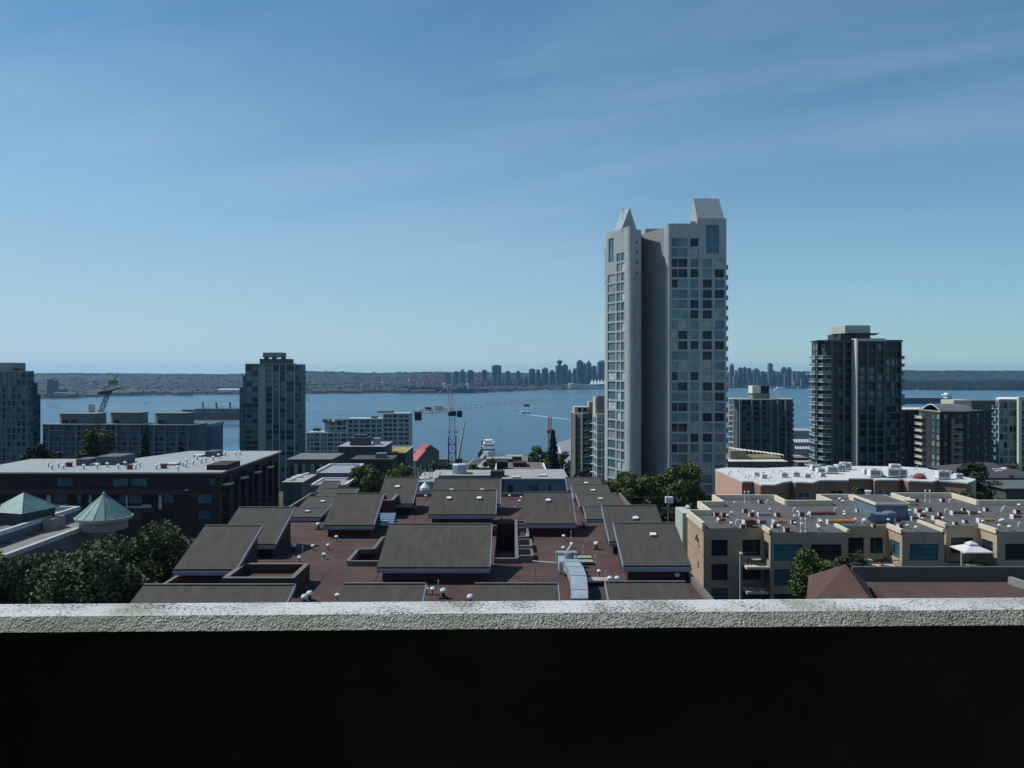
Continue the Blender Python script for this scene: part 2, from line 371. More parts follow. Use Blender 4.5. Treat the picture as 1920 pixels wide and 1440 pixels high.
# streets as sheets following the slope
def street(name, x0, x1, y0, y1):
    mb = MB(); n = max(1, int((y1-y0)/20))
    for k in range(n):
        a, b = y0+(y1-y0)*k/n, y0+(y1-y0)*(k+1)/n
        mb.face([(x0, a, G(a)+.06), (x1, a, G(a)+.06), (x1, b, G(b)+.06), (x0, b, G(b)+.06)])
    struct(name, mb, asph)
    mb = MB()
    for xa in (x0-2.4, x1):
        for k in range(n):
            a, b = y0+(y1-y0)*k/n, y0+(y1-y0)*(k+1)/n
            z0, z1 = G(a)+.15, G(b)+.15
            mb.face([(xa, a, z0), (xa+2.4, a, z0), (xa+2.4, b, z1), (xa, b, z1)])
            e = xa+2.4 if xa < x0 else xa
            mb.face([(e, a, z0-.2), (e, b, z1-.2), (e, b, z1), (e, a, z0)])
    struct('pavement', mb, M('pavement_concrete', (.24, .235, .22), .9, .15, .6))
street('road', -40, -30, 58, 845); street('road', 17.2, 22, 60, 240)
shore = [(-1500, 770), (-400, 757), (40, 749), (130, 748), (200, 742.5), (400, 741), (570, 739), (700, 738), (890, 737), (1000, 732), (1140, 730), (1370, 728), (1520, 729), (1700, 731), (1920, 732.5), (3400, 739)]
crest = [(-1500, 706), (0, 700.5), (200, 700), (430, 702), (560, 695.5), (620, 697), (700, 700), (800, 697.5), (860, 698), (1000, 700), (1140, 700), (1370, 698.5), (1480, 696.5), (1700, 694.8), (1920, 695.5), (3400, 699)]
def itp(t, x):
    for (a, b), (c, d) in zip(t, t[1:]):
        if a <= x <= c: return b+(d-b)*(x-a)/(c-a)
    return t[-1][1]
def terrain(px, D):
    Ds = H*F/(itp(shore, px)-693); Dc = 7200
    if D < Ds: return -3
    zc = H-(itp(crest, px)-693)/F*Dc
    t = min(1, (D-Ds)/50); z = 3.5*t
    u = min(1, max(0, (D-Ds-700)/(Dc-Ds-700))); z += (zc-3.5)*(u*u*(3-2*u))*.98
    z += 3*mnoise.noise(Vector((px*.02, D*.0012, 0)))*min(1, (D-Ds)/500)
    return z
land = M('far_land', (.007, .013, .011), .95, .3, .004, col2=(.02, .024, .02), detail=8)
mb = MB(); pxs = list(range(-1500, 3401, 20)); grid = []
for p in pxs:
    Ds = H*F/(itp(shore, p)-693); dl = [Ds-25, Ds+2, Ds+30, Ds+200, Ds+450, Ds+800]+[Ds+800+(7200-Ds-800)*k/9 for k in range(1, 10)]+[8200, 10000, 12500]
    for D in dl:
        z = terrain(p, min(D, 7200)); 
        if D > 7200: z -= (D-7200)*.012
        mb.v.append((XP(p, D), D, z))
nr = len(dl)
for i in range(len(pxs)-1):
    for j in range(nr-1): k = i*nr+j; mb.f.append((k, k+nr, k+nr+1, k+1)); mb.m.append(0)
struct('hills', mb, land, smooth=True)
# woods and roofscape of the far side that nobody could count
def blobs(pts, name, mat, label=None, cone=False):
    pts = np.array(pts)  # x y z rx rz
    if cone: base = np.array([(1,0,0),(.31,.95,0),(-.81,.59,0),(-.81,-.59,0),(.31,-.95,0),(0,0,1)], float); fc = [(0,1,5),(1,2,5),(2,3,5),(3,4,5),(4,0,5)]
    else: base = np.array([(1,0,0),(.5,.87,0),(-.5,.87,0),(-1,0,0),(-.5,-.87,0),(.5,-.87,0),(.5,.2,.75),(-.3,.45,.8),(-.3,-.5,.7)], float); fc = [(0,1,6),(1,7,6),(1,2,7),(2,3,7),(3,8,7),(3,4,8),(4,5,8),(5,6,8),(5,0,6),(6,7,8)]
    n = len(pts); k = len(base); ang = rng.random(n)*6.28; c, s = np.cos(ang), np.sin(ang)
    v = np.repeat(base[None], n, 0)*(1+.25*rng.normal(size=(n, k, 1))*(0 if cone else 1)); x = v[:, :, 0]*c[:, None]-v[:, :, 1]*s[:, None]; y = v[:, :, 0]*s[:, None]+v[:, :, 1]*c[:, None]
    vv = np.stack([x*pts[:, 3:4]+pts[:, 0:1], y*pts[:, 3:4]+pts[:, 1:2], v[:, :, 2]*pts[:, 4:5]+pts[:, 2:3]], 2).reshape(-1, 3)
    ff = (np.array(fc)[None]+(np.arange(n)*k)[:, None, None]).reshape(-1, 3)
    me = bpy.data.meshes.new(name); me.from_pydata(vv.tolist(), [], ff.tolist()); me.materials.append(mat); me.update()
    o = bpy.data.objects.new(name, me); C.objects.link(o); o['kind'] = 'stuff'; return o
fw = M('far_wood', (.006, .013, .010), .95, .5, .01, col2=(.015, .024, .016), detail=4)
pts = []
for _ in range(15000):
    p = random.uniform(-300, 2200); Ds = H*F/(itp(shore, p)-693); D = Ds+60+(7300-Ds)*random.random()**1.3
    if random.random() < .35: D = random.uniform(6300, 7250)
    r = random.uniform(5, 12)*(1+D/9000); pts.append((XP(p, D), D, terrain(p, min(D, 7200))-2, r, random.uniform(4, 8)))
blobs(pts, 'woodland', fw)
pts = []
for _ in range(5200):
    p = random.uniform(1688, 2300); Ds = H*F/(itp(shore, p)-693); D = Ds+15+700*random.random()**1.2
    hmx = 24+10*mnoise.noise(Vector((p*.02, D*.004, 3))); pts.append((XP(p, D), D, 3, random.uniform(5, 9), hmx*random.uniform(.75, 1.2)+min(12, (D-Ds)*.03)))
blobs(pts, 'forest', M('park_conifers', (.010, .026, .016), .95, .4, .01, col2=(.025, .045, .025)), cone=True)
# ================================================================== balcony we look out from
capm = bpy.data.materials.new('weathered_white_concrete'); capm.use_nodes = True
def _cap():
    n = capm.node_tree.nodes; l = capm.node_tree.links; b = n['Principled BSDF']; b.inputs['Roughness'].default_value = .9; b.inputs['Specular IOR Level'].default_value = .2
    geo = n.new('ShaderNodeNewGeometry'); pos = geo.outputs['Position']
    mp = n.new('ShaderNodeMapping'); mp.inputs['Scale'].default_value = (1, 1.6, 1.6); mp.inputs['Rotation'].default_value = (0, 0, .5); l.new(pos, mp.inputs[0])
    a = n.new('ShaderNodeTexNoise'); a.inputs['Scale'].default_value = 75; a.inputs['Detail'].default_value = 4; l.new(mp.outputs[0], a.inputs['Vector'])
    c = n.new('ShaderNodeTexNoise'); c.inputs['Scale'].default_value = 5; c.inputs['Detail'].default_value = 5; l.new(pos, c.inputs['Vector'])
    ad = n.new('ShaderNodeMath'); ad.operation = 'MULTIPLY_ADD'; l.new(c.outputs['Fac'], ad.inputs[0]); ad.inputs[1].default_value = .62; l.new(a.outputs['Fac'], ad.inputs[2])
    r = n.new('ShaderNodeValToRGB'); e = r.color_ramp.elements; e[0].position = .685; e[0].color = (.09, .095, .09, 1); e[1].position = .76; e[1].color = (.56, .585, .575, 1)
    l.new(ad.outputs[0], r.inputs[0])
    moss = n.new('ShaderNodeTexNoise'); moss.inputs['Scale'].default_value = 2.3; moss.inputs['Detail'].default_value = 7; l.new(pos, moss.inputs['Vector'])
    mr = n.new('ShaderNodeMapRange'); mr.inputs['From Min'].default_value = .50; mr.inputs['From Max'].default_value = .70; mr.inputs['To Max'].default_value = .75; l.new(moss.outputs['Fac'], mr.inputs[0])
    mix = n.new('ShaderNodeMix'); mix.data_type = 'RGBA'; l.new(mr.outputs[0], mix.inputs[0]); l.new(r.outputs[0], mix.inputs[6]); mix.inputs[7].default_value = (.17, .18, .12, 1)
    l.new(mix.outputs[2], b.inputs['Base Color'])
    bp = n.new('ShaderNodeBump'); bp.inputs['Strength'].default_value = .8; bp.inputs['Distance'].default_value = .004; l.new(a.outputs['Fac'], bp.inputs['Height']); l.new(bp.outputs[0], b.inputs['Normal'])
_cap()
pebble = bpy.data.materials.new('rough_chamfer_concrete'); pebble.use_nodes = True
def _peb():
    n = pebble.node_tree.nodes; l = pebble.node_tree.links; b = n['Principled BSDF']; b.inputs['Roughness'].default_value = .85
    geo = n.new('ShaderNodeNewGeometry'); pos = geo.outputs['Position']
    v = n.new('ShaderNodeTexVoronoi'); v.inputs['Scale'].default_value = 120; l.new(pos, v.inputs['Vector'])
    a = n.new('ShaderNodeTexNoise'); a.inputs['Scale'].default_value = 160; a.inputs['Detail'].default_value = 4; l.new(pos, a.inputs['Vector'])
    c = n.new('ShaderNodeTexNoise'); c.inputs['Scale'].default_value = 3; c.inputs['Detail'].default_value = 6; l.new(pos, c.inputs['Vector'])
    r = n.new('ShaderNodeValToRGB'); e = r.color_ramp.elements; e[0].position = .36; e[0].color = (.26, .27, .23, 1); e[1].position = .58; e[1].color = (.66, .68, .63, 1); l.new(a.outputs['Fac'], r.inputs[0])
    mr = n.new('ShaderNodeMapRange'); mr.inputs['From Min'].default_value = .4; mr.inputs['From Max'].default_value = .65; l.new(c.outputs['Fac'], mr.inputs[0])
    mix = n.new('ShaderNodeMix'); mix.data_type = 'RGBA'; mix.blend_type = 'MULTIPLY'; mul = n.new('ShaderNodeMath'); mul.operation = 'MULTIPLY'; l.new(mr.outputs[0], mul.inputs[0]); mul.inputs[1].default_value = .7; l.new(mul.outputs[0], mix.inputs[0])
    l.new(r.outputs[0], mix.inputs[6]); mix.inputs[7].default_value = (.55, .56, .38, 1); l.new(mix.outputs[2], b.inputs['Base Color'])
    bp = n.new('ShaderNodeBump'); bp.inputs['Strength'].default_value = 1; bp.inputs['Distance'].default_value = .0022; l.new(v.outputs['Distance'], bp.inputs['Height']); l.new(bp.outputs[0], b.inputs['Normal'])
_peb()
blackwall = M('shade_dark_wall', (.085, .09, .08), .9, .3, 1.2, spec=.1)  # dark colour stands in for the deep shade inside the balcony
yaw = .0225
def PY(x, y): return (x*math.cos(yaw)-y*math.sin(yaw), x*math.sin(yaw)+y*math.cos(yaw))
pt = thing('parapet', 'rough white concrete parapet across the bottom of the view, dark on its inner side', 'parapet', (0, 3, H-2.2))
def strip(profile, x0, x1, step, amp, mat, name):
    mb = MB(); nx = int((x1-x0)/step); k = len(profile)
    for i in range(nx+1):
        x = x0+(x1-x0)*i/nx
        for (y, z, a) in profile:
            d = mnoise.noise(Vector((x*60, y*60, z*60)))*amp*a+mnoise.noise(Vector((x*9, y*9, z*9+4)))*amp*a*.9
            px_, py_ = PY(x, y); mb.v.append((px_, py_-d*.7, z+d*.7))
    for i in range(nx):
        for j in range(k-1): q = i*k+j; mb.f.append((q, q+k, q+k+1, q+1)); mb.m.append(0)
    return mb.build(name, mat, pt, smooth=True)
zt = H-.9; yo, yi = 3.118, 2.955
def lerp(a, b, n, amp): return [(a[0]+(b[0]-a[0])*i/n, a[1]+(b[1]-a[1])*i/n, amp) for i in range(n+1)]
top = [(yo, zt-1.3, 0), (yo, zt-.01, .3)]+lerp((yo-.006, zt), (yi, zt), 14, .25)
strip(top, -4.3, 4.3, .007, .003, capm, 'coping')
ch = lerp((yi, zt, ), (yi-.036, zt-.046), 10, .8)
strip([(a, b, c if i else .25) for i, (a, b, c) in enumerate(ch)], -4.3, 4.3, .007, .0022, pebble, 'chamfer')
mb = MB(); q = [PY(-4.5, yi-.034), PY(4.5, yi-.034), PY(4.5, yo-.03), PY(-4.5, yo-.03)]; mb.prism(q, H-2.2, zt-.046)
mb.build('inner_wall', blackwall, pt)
bl = thing('building_interior', 'unlit balcony floor, ceiling and side walls of the building the view is taken from', 'balcony', (0, 0, H-2.2))
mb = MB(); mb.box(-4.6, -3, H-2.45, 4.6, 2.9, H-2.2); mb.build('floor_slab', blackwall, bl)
mb = MB(); mb.box(-4.6, -3, H+1.75, 4.6, 1.9, H+2.0); mb.build('ceiling_slab', blackwall, bl)  # unseen ceiling, cut short to set the light on the inner wall
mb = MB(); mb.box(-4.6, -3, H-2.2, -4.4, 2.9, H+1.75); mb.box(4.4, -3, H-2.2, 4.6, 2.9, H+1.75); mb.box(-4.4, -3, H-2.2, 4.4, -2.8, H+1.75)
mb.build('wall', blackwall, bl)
# ================================================================== small roof fittings
metal = M('galvanised', (.55, .57, .58), .35, .12, 3, metal=.7); rust = M('rust_red', (.13, .035, .028), .8, .4, 4, col2=(.22, .07, .04))
orange = M('rust_orange', (.30, .08, .03), .7, .5, 5, col2=(.75, .30, .08)); grey = M('grey_metal', (.22, .23, .24), .6, .15, 1); black = M('black_rubber', (.02, .02, .022), .8, .2)
pale = M('pale_metal', (.68, .69, .67), .5, .1, 2); pinkm = M('pink_pot', (.5, .3, .24), .8, .2, 3)
def mk(name, fn, mats):
    mb = MB(); fn(mb); me = bpy.data.meshes.new(name); me.from_pydata(mb.v, [], mb.f)
    for m in mats: me.materials.append(m)
    me.polygons.foreach_set('material_index', mb.m); me.update(); return me
def _mush(mb): mb.lathe(0, 0, [(.07, 0), (.07, .45)], 8, 1); mb.lathe(0, 0, [(.2, .42), (.22, .52), (.12, .62), (.02, .64)], 10, 0)
def _turb(mb): mb.box(-.42, -.42, 0, .42, .42, .12, 1); mb.lathe(0, 0, [(.16, .12), (.16, .55)], 8, 1); mb.lathe(0, 0, [(.16, .5), (.32, .62), (.35, .78), (.22, .95), (.03, 1.0)], 12, 0)
def _redbox(mb): mb.box(-.22, -.25, 0, .22, .25, .42, 0); mb.box(-.29, -.3, .42, .29, .3, .5, 0); mb.box(-.33, -.26, 0, -.225, .26, .46, 1)
def _pipe(mb): mb.lathe(0, 0, [(.06, 0), (.06, 1.5)], 8, 0); mb.lathe(0, 0, [(.13, 1.48), (.13, 1.66), (.03, 1.74)], 8, 0); mb.lathe(0, 0, [(.16, 0), (.07, .16)], 8, 0)
def _goose(mb):
    for i in range(7): a, b = math.pi*i/7, math.pi*(i+1)/7; mb.bar((.22-.22*math.cos(a), 0, .4+.2*math.sin(a)), (.22-.22*math.cos(b), 0, .4+.2*math.sin(b)), .1, 0, 8)
    mb.lathe(0, 0, [(.1, 0), (.1, .4)], 8, 0)
def _hvac(mb): mb.box(-.9, -.6, .15, .9, .6, 1.25, 0); mb.box(-.8, -.5, 0, .8, .5, .15, 1); mb.lathe(0, 0, [(.4, 1.25), (.4, 1.36)], 14, 1); mb.box(-.7, -.63, .35, .7, -.603, 1.05, 1)
def _sky(mb): mb.box(-.5, -.4, 0, .5, .4, .12, 1); mb.box(-.42, -.33, .12, .42, .33, .2, 0)
V = {'m': mk('roof_vent', _mush, [white, grey]), 't': mk('roof_turbine_vent', _turb, [pale, black]), 'r': mk('roof_vent_box', _redbox, [rust, pale]),
     'p': mk('vent_pipe', _pipe, [pale]), 'g': mk('gooseneck_vent', _goose, [pale]), 'h': mk('rooftop_unit', _hvac, [pale, grey]), 's': mk('skylight', _sky, [white, grey])}
VN = {'m': 'roof_vent', 't': 'turbine_vent', 'r': 'vent_box', 'p': 'vent_pipe', 'g': 'gooseneck_vent', 'h': 'rooftop_unit', 's': 'skylight'}
def fit(root, kind, px, py, drop, sc=1., name=None, rz=None):
    D = drop*F/(py-693); inst(V[kind], name or VN[kind], root, (XP(px, D), D, H-drop), random.uniform(-.2, .2) if rz is None else rz, (sc, sc, sc)); return D
def tray(root, px, py, drop, wpx, mat, hh=.45):
    D = drop*F/(py-693); x, z = XP(px, D), H-drop; L = wpx*D/F; mb = MB()
    mb.box(x-L/2, D-.35, z, x+L/2, D+.35, z+.2, 1); n = 6
    prof = [(D-.33*math.cos(math.pi*i/n), z+.2+(hh-.2)*math.sin(math.pi*i/n)) for i in range(n+1)]
    k = max(2, int(L/.28))
    for q in range(k):
        xa, xb = x-L/2+.05+(L-.1)*q/k, x-L/2+.05+(L-.1)*(q+.86)/k
        for (a, b), (c, d) in zip(prof, prof[1:]): mb.face([(xa, a, b), (xb, a, b), (xb, c, d), (xa, c, d)], 0)
        mb.face([(xa, a, b) for a, b in reversed(prof)], 0); mb.face([(xb, a, b) for a, b in prof], 0)
    mb.box(x-L/2-.1, D-.37, z, x-L/2-.01, D+.37, z+hh, 1)
    mb.build('ridge_skylight', [mat, pale], root)
# ================================================================== red-roofed complex in the foreground
shingle = M('brown_shingle', (.062, .055, .047), .95, .14, 2.2, bump=.5, col2=(.078, .069, .059), bscale=9, stretch=(1, .22, .22))
redroof = M('red_felt_roof', (.066, .036, .031), .95, .22, .35, col2=(.10, .052, .044), bump=.3, bscale=5)
stain(shingle, .45, (.085, .085, .055), .55, .75, .55); stain(shingle, 3.5, (.03, .028, .026), .58, .8, .5); stain(redroof, .22, (.045, .03, .028), .52, .66, .6); stain(redroof, 1.6, (.13, .085, .07), .60, .8, .5)
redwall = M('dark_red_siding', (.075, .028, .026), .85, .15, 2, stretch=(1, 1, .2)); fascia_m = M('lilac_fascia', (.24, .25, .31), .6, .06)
coping = M('brown_coping', (.16, .135, .12), .85, .15, 1); ridge_m = M('ridge_flashing', (.14, .13, .115), .7, .2, 1)
RX0, RX1, RY0, RY1, zf = -28.6, 15.4, 47., 113.5, H-18.
R = thing('apartment_complex', 'low complex with a dark red flat roof and many brown sloped roof blocks', 'apartment building', (-6, 85, G(80)))
holes = [(-14.9, 73.6, -11.2, 78.2), (-13.4, 78.2, -11.2, 84), (-12.6, 84, -10.0, 90.2), (-1.7, 74.6, .3, 93.6), (-9.6, 86.4, -1.7, 90)]
us = sorted({RX0, RX1, *[h[0] for h in holes], *[h[2] for h in holes]}); vs = sorted({RY0, RY1, *[h[1] for h in holes], *[h[3] for h in holes]})
mb = MB(); pit = MB()
inh = lambda x, y: any(h[0] < x < h[2] and h[1] < y < h[3] for h in holes)
for i in range(len(us)-1):
    for j in range(len(vs)-1):
        a, b, c, d = us[i], vs[j], us[i+1], vs[j+1]
        if not inh((a+c)/2, (b+d)/2): mb.face([(a, b, zf), (c, b, zf), (c, d, zf), (a, d, zf)])
        else:
            zb = zf-11; pit.face([(a, b, zb), (c, b, zb), (c, d, zb), (a, d, zb)], 1)
            for (p, q, tx, ty) in (((a, b), (a, d), a-.1, (b+d)/2), ((c, d), (c, b), c+.1, (b+d)/2), ((c, b), (a, b), (a+c)/2, b-.1), ((a, d), (c, d), (a+c)/2, d+.1)):
                if not inh(tx, ty): pit.face([(*p, zb), (*q, zb), (*q, zf), (*p, zf)], 0)
mb.build('flat_roof', redroof, R)
pit.build('courtyard', [redwall, M('courtyard_floor', (.05, .05, .045), .95, .2)], R)
mb = MB(); mb.prism([(RX0, RY0), (RX1, RY0), (RX1, RY1), (RX0, RY1)], G(RY1)-2, zf-.01, bottom=False); mb.f.pop(4); mb.m.pop(4); mb.build('wall', redwall, R)
for k, (a, b, c, d, h) in enumerate(((-1.65, 86, .25, 93.5, 3.2), (-9.5, 86.5, -4, 89.9, 2.6), (-1.65, 79, .25, 82, 2.4), (-14.8, 73.7, -13.2, 78, 2.2))):
    mb = MB(); mb.box(a, b, zf-11, c, d, zf-h, 0); mb.box(a+.1, b+.1, zf-h, c-.1, b+.2, zf-h+.9, 1); mb.build('court_terrace', [M('court_grey', (.16, .16, .165), .9, .12), M('lilac_fascia', (.3, .3, .4))], R)
def rim(segs, name='parapet', h=.45, w=.32):
    for k, (a, b) in enumerate(segs): mb = MB(); mb.seg(a, b, w, zf+.005*k, zf+h+.003*k); mb.build(name, coping, R)
rim([((-15.06, 73.45), (-11.5, 73.45)), ((-15.06, 73.6), (-15.06, 78.2)), ((-15.0, 78.35), (-13.56, 78.35)), ((-13.56, 78.4), (-13.56, 84)), ((-13.5, 84.15), (-12.76, 84.15)), ((-12.76, 84.2), (-12.76, 90.4))])
rim([((.46, 74.45), (.46, 93.8)), ((-1.6, 74.45), (.4, 74.45)), ((-9.8, 90.15), (-1.7, 90.15)), ((-1.7, 93.75), (.4, 93.75))])
rim([((RX0+.16, RY0), (RX0+.16, RY1)), ((RX1-.16, RY0), (RX1-.16, RY1)), ((RX0, RY1-.16), (RX1, RY1-.16))], h=.5)
# little planter boxes along the right court
for (y0, y1, x1) in ((74.8, 77.6, 1.9), (78.9, 82, 1.9), (83.4, 88.3, 1.7), (90.2, 92, 1.5)):
    mb = MB(); xx0 = .66
    for k, (a, b) in enumerate((((xx0, y0), (x1, y0)), ((x1, y0), (x1, y1)), ((x1, y1), (xx0, y1)))): mb.seg(a, b, .24, zf+.004*k, zf+.62+.003*k)
    mb.face([(xx0, y0, zf+.15), (x1, y0, zf+.15), (x1, y1, zf+.15), (xx0, y1, zf+.15)], 1); mb.build('planter_box', [coping, black], R)
for k in range(9):
    x = RX0+3+4.6*k; 
    for (ya, yb_) in ((48, 72.5), (94.5, 112.8)): mb = MB(); mb.box(x, ya, zf+.003, x+.09, yb_, zf+.018); mb.build('roof_seam', M('seam_tar', (.028, .022, .02), .9, .1), R)
def block(xl, xr, De, Dr, ze, zr, lights=(), wl=0, label=None):
    yb = Dr-.15
    mb = MB(); i = .4; s = (zr-ze)/(Dr-De); y0 = De+.5
    mb.prism([(xl+i, y0), (xr-i, y0), (xr-i, yb), (xl+i, yb)], zf if Dr < 112 else zf-16, [ze+s*.5-.2]*2+[zr-.2]*2)
    o = mb.build('upper_storey', redwall, R, label)
    mb = MB(); th = .2
    p = [(xl, De, ze), (xr, De, ze), (xr, Dr, zr), (xl, Dr, zr)]; q = [(a, b, c-th) for a, b, c in p]
    mb.face(p); mb.face(q[::-1])
    for k in range(4): j = (k+1) % 4; mb.face([q[k], q[j], p[j], p[k]])
    rf = mb.build('sloped_roof', shingle, R); rf.parent = o
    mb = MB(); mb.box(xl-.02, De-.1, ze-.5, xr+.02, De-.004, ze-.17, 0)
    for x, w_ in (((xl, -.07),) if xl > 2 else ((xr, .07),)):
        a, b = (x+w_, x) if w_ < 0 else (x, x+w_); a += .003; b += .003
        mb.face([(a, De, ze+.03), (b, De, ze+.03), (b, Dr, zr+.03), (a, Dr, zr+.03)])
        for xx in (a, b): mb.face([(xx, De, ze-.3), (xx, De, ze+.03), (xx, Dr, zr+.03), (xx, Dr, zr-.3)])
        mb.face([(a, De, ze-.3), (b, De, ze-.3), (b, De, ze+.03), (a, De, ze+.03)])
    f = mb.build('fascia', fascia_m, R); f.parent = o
    mb = MB(); mb.box(xl+.01, Dr-.14, zr-.015, xr-.01, Dr+.05, zr+.06); g = mb.build('ridge_flashing', ridge_m, R); g.parent = o
    for fx, fy in lights:
        x = xl+(xr-xl)*fx; y = De+(Dr-De)*fy; z = ze+(zr-ze)*fy
        k = inst(V['s'], 'skylight', R, (x, y, z), 0, (.62, .62, 1)); k.rotation_euler = (math.atan2(zr-ze, Dr-De), 0, 0); k.parent = o
def rb(yr, xl, xr, lights=(), drop_r=14.3, run=6.9, drop_e=16.6, **k):
    Dr = drop_r*F/(yr-693); De = Dr-run; block(XP(xl, Dr), XP(xr, Dr), De, Dr, H-drop_e, H-drop_r, lights, **k)
def rbx(yr, xl, xr, Dr, De, drop_e=None, ye=None, lights=()):
    block(XP(xl, Dr), XP(xr, Dr), De, Dr, ZP(ye, De) if ye else H-drop_e, ZP(yr, Dr), lights)
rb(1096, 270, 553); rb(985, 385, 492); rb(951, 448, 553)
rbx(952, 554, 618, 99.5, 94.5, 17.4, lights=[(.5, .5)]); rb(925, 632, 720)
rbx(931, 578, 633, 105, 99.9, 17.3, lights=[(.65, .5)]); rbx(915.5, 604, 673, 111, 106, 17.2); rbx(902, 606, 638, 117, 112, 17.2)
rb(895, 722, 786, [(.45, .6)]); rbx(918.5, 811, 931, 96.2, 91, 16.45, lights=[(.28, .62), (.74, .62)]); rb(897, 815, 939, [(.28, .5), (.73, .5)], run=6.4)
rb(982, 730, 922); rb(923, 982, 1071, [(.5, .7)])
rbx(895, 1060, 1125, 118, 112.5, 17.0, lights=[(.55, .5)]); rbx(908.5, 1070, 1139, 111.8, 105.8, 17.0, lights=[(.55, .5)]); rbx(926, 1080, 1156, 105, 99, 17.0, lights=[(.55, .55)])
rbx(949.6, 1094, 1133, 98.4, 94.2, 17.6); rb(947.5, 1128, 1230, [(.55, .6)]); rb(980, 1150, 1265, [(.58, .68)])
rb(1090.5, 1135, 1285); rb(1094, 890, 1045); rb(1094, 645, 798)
# raised parapet box and chimney box on the roof
def openbox(x0, y0, x1, y1, zt_, zfloor, w_=.35, label=None):
    mb = MB(); mb.box(x0, y0, zf, x1, y0+w_, zt_); mb.box(x0, y1-w_, zf, x1, y1, zt_); mb.box(x0, y0+w_, zf, x0+w_, y1-w_, zt_); mb.box(x1-w_, y0+w_, zf, x1, y1-w_, zt_)
    o = mb.build('roof_box', redwall, R, label); mb = MB(); mb.box(x0+w_, y0+w_, zf, x1-w_, y1-w_, zfloor); a = mb.build('inner_roof', redroof, R); a.parent = o
    mb = MB()
    for k, (a_, b_) in enumerate((((x0, y0+w_/2), (x1, y0+w_/2)), ((x0, y1-w_/2), (x1, y1-w_/2)), ((x0+w_/2, y0+w_), (x0+w_/2, y1-w_)), ((x1-w_/2, y0+w_), (x1-w_/2, y1-w_)))): mb.seg(a_, b_, w_+.06, zt_, zt_+.07+.002*k)
    a = mb.build('coping', coping, R); a.parent = o
openbox(-23, 63.5, -17.3, 68.4, H-16.6, H-17.3); openbox(-16.4, 97, -14.4, 102.6, H-15.9, H-16.6)
# slatted glass skylight by the left court
mb = MB()
for i in range(6): y = 91.3+i*.42; mb.face([(-15.6, y, zf+.2+i*.17), (-13.6, y, zf+.2+i*.17), (-13.6, y+.3, zf+.32+i*.17), (-15.6, y+.3, zf+.32+i*.17)], 0)
mb.box(-15.7, 91.1, zf, -15.6, 94, zf+.3, 1); mb.box(-13.6, 91.1, zf, -13.5, 94, zf+.3, 1); mb.box(-15.6, 93.9, zf, -13.6, 94, zf+1.2, 1); mb.build('slatted_skylight', [M('blue_glazing', (.2, .32, .42), .2, .1), coping], R)
c2 = lambda x, y: (240+x/3.692, 860+y/3.692); c3 = lambda x, y: (640+x/3.692, 860+y/3.692); c4 = lambda x, y: (960+x/4.8, 860+y/4.8)
for x, y in ((1280, 635), (1385, 630), (1443, 570), (1357, 695), (1188, 718), (1450, 985)): fit(R, 'm', *c2(x, y), 18, .95)
for x, y in ((1145, 640), (1318, 490), (442, 855), (1258, 985), (1222, 1010)): fit(R, 't', *c2(x, y), 18, .8)
for x, y in ((510, 362), (305, 415), (585, 280), (1198, 362), (1236, 316), (1165, 278), (1246, 290), (1540, 565), (1537, 648), (1595, 620), (1545, 684), (1784, 815), (588, 940), (632, 940), (1110, 430), (1290, 560)): fit(R, 'm', *c3(x, y), 18, .95)
for x, y in ((1766, 628), (706, 965), (893, 1010), (1678, 475)): fit(R, 't', *c3(x, y), 18, .8)
for x, y in ((1484, 1100), (948, 1130), (882, 1130)): fit(R, 't', *c4(x, y), 18, .7)
for x, y in ((1345, 690), (1372, 700), (1210, 650), (1352, 615), (1142, 715)): fit(R, 'p', *c2(x, y), 18, .35)
for x, y in ((1674, 650), (1758, 720), (672, 900), (1830, 830), (1590, 545)): fit(R, 'p', *c3(x, y), 18, .4)
# the silver duct
duct = M('duct_steel', (.38, .43, .47), .45, .14, 1.3, metal=.35, col2=(.48, .53, .56))
mb = MB(); dx, dy = XP(1063, 73), 70.6
mb.box(dx-.85, dy-.3, zf+.1, dx+.75, dy+2.2, zf+1.1); mb.box(dx-1, dy+2.2, zf+.3, dx+.9, dy+2.9, zf+1.35); mb.box(dx-.55, dy-1.0, zf+.15, dx+.85, dy-.3, zf+1.35)
hd = mb.build('duct_housing', duct, R)
mb = MB(); mb.lathe(dx+.1, dy+.9, [(.42, zf+1.1), (.42, zf+1.6), (.36, zf+1.7)], 14); o = mb.build('fan_cowl', grey, R); o.parent = hd
mb = MB(); n = 14; prev = None
for i in range(n+1):
    t = i/n; y = dy-1.0-9.6*t; z = zf+1.3+.35*math.sin(t*3.0)-.5*t*t; x = dx+.15+.22*math.sin(t*2.4)-.25*t*t; hw = .66-.02*t; th = .8
    cur = [(x-hw, y, z-th), (x+hw, y, z-th), (x+hw, y, z), (x-hw, y, z)]
    if prev:
        for k in range(4): j = (k+1) % 4; mb.face([prev[k], cur[k], cur[j], prev[j]])
        if i % 4 == 0: mb.box(x-hw-.04, y-.03, z-th-.04, x+hw+.04, y+.03, z+.04)
    else: mb.face(cur[::-1])
    prev = cur
mb.face(prev); mb.build('duct', duct, R)
mb = MB(); xx = XP(1111, 67.5); mb.box(xx-1.3, 66.4, zf+.35, xx+1.2, 67.5, zf+.5, 0); mb.box(xx-1.2, 66.6, zf, xx+1.1, 67.4, zf+.35, 1); mb.build('roof_hatch', [M('stained_steel', (.40, .26, .16), .6, .1, 1.2, col2=(.42, .48, .52)), black], R)
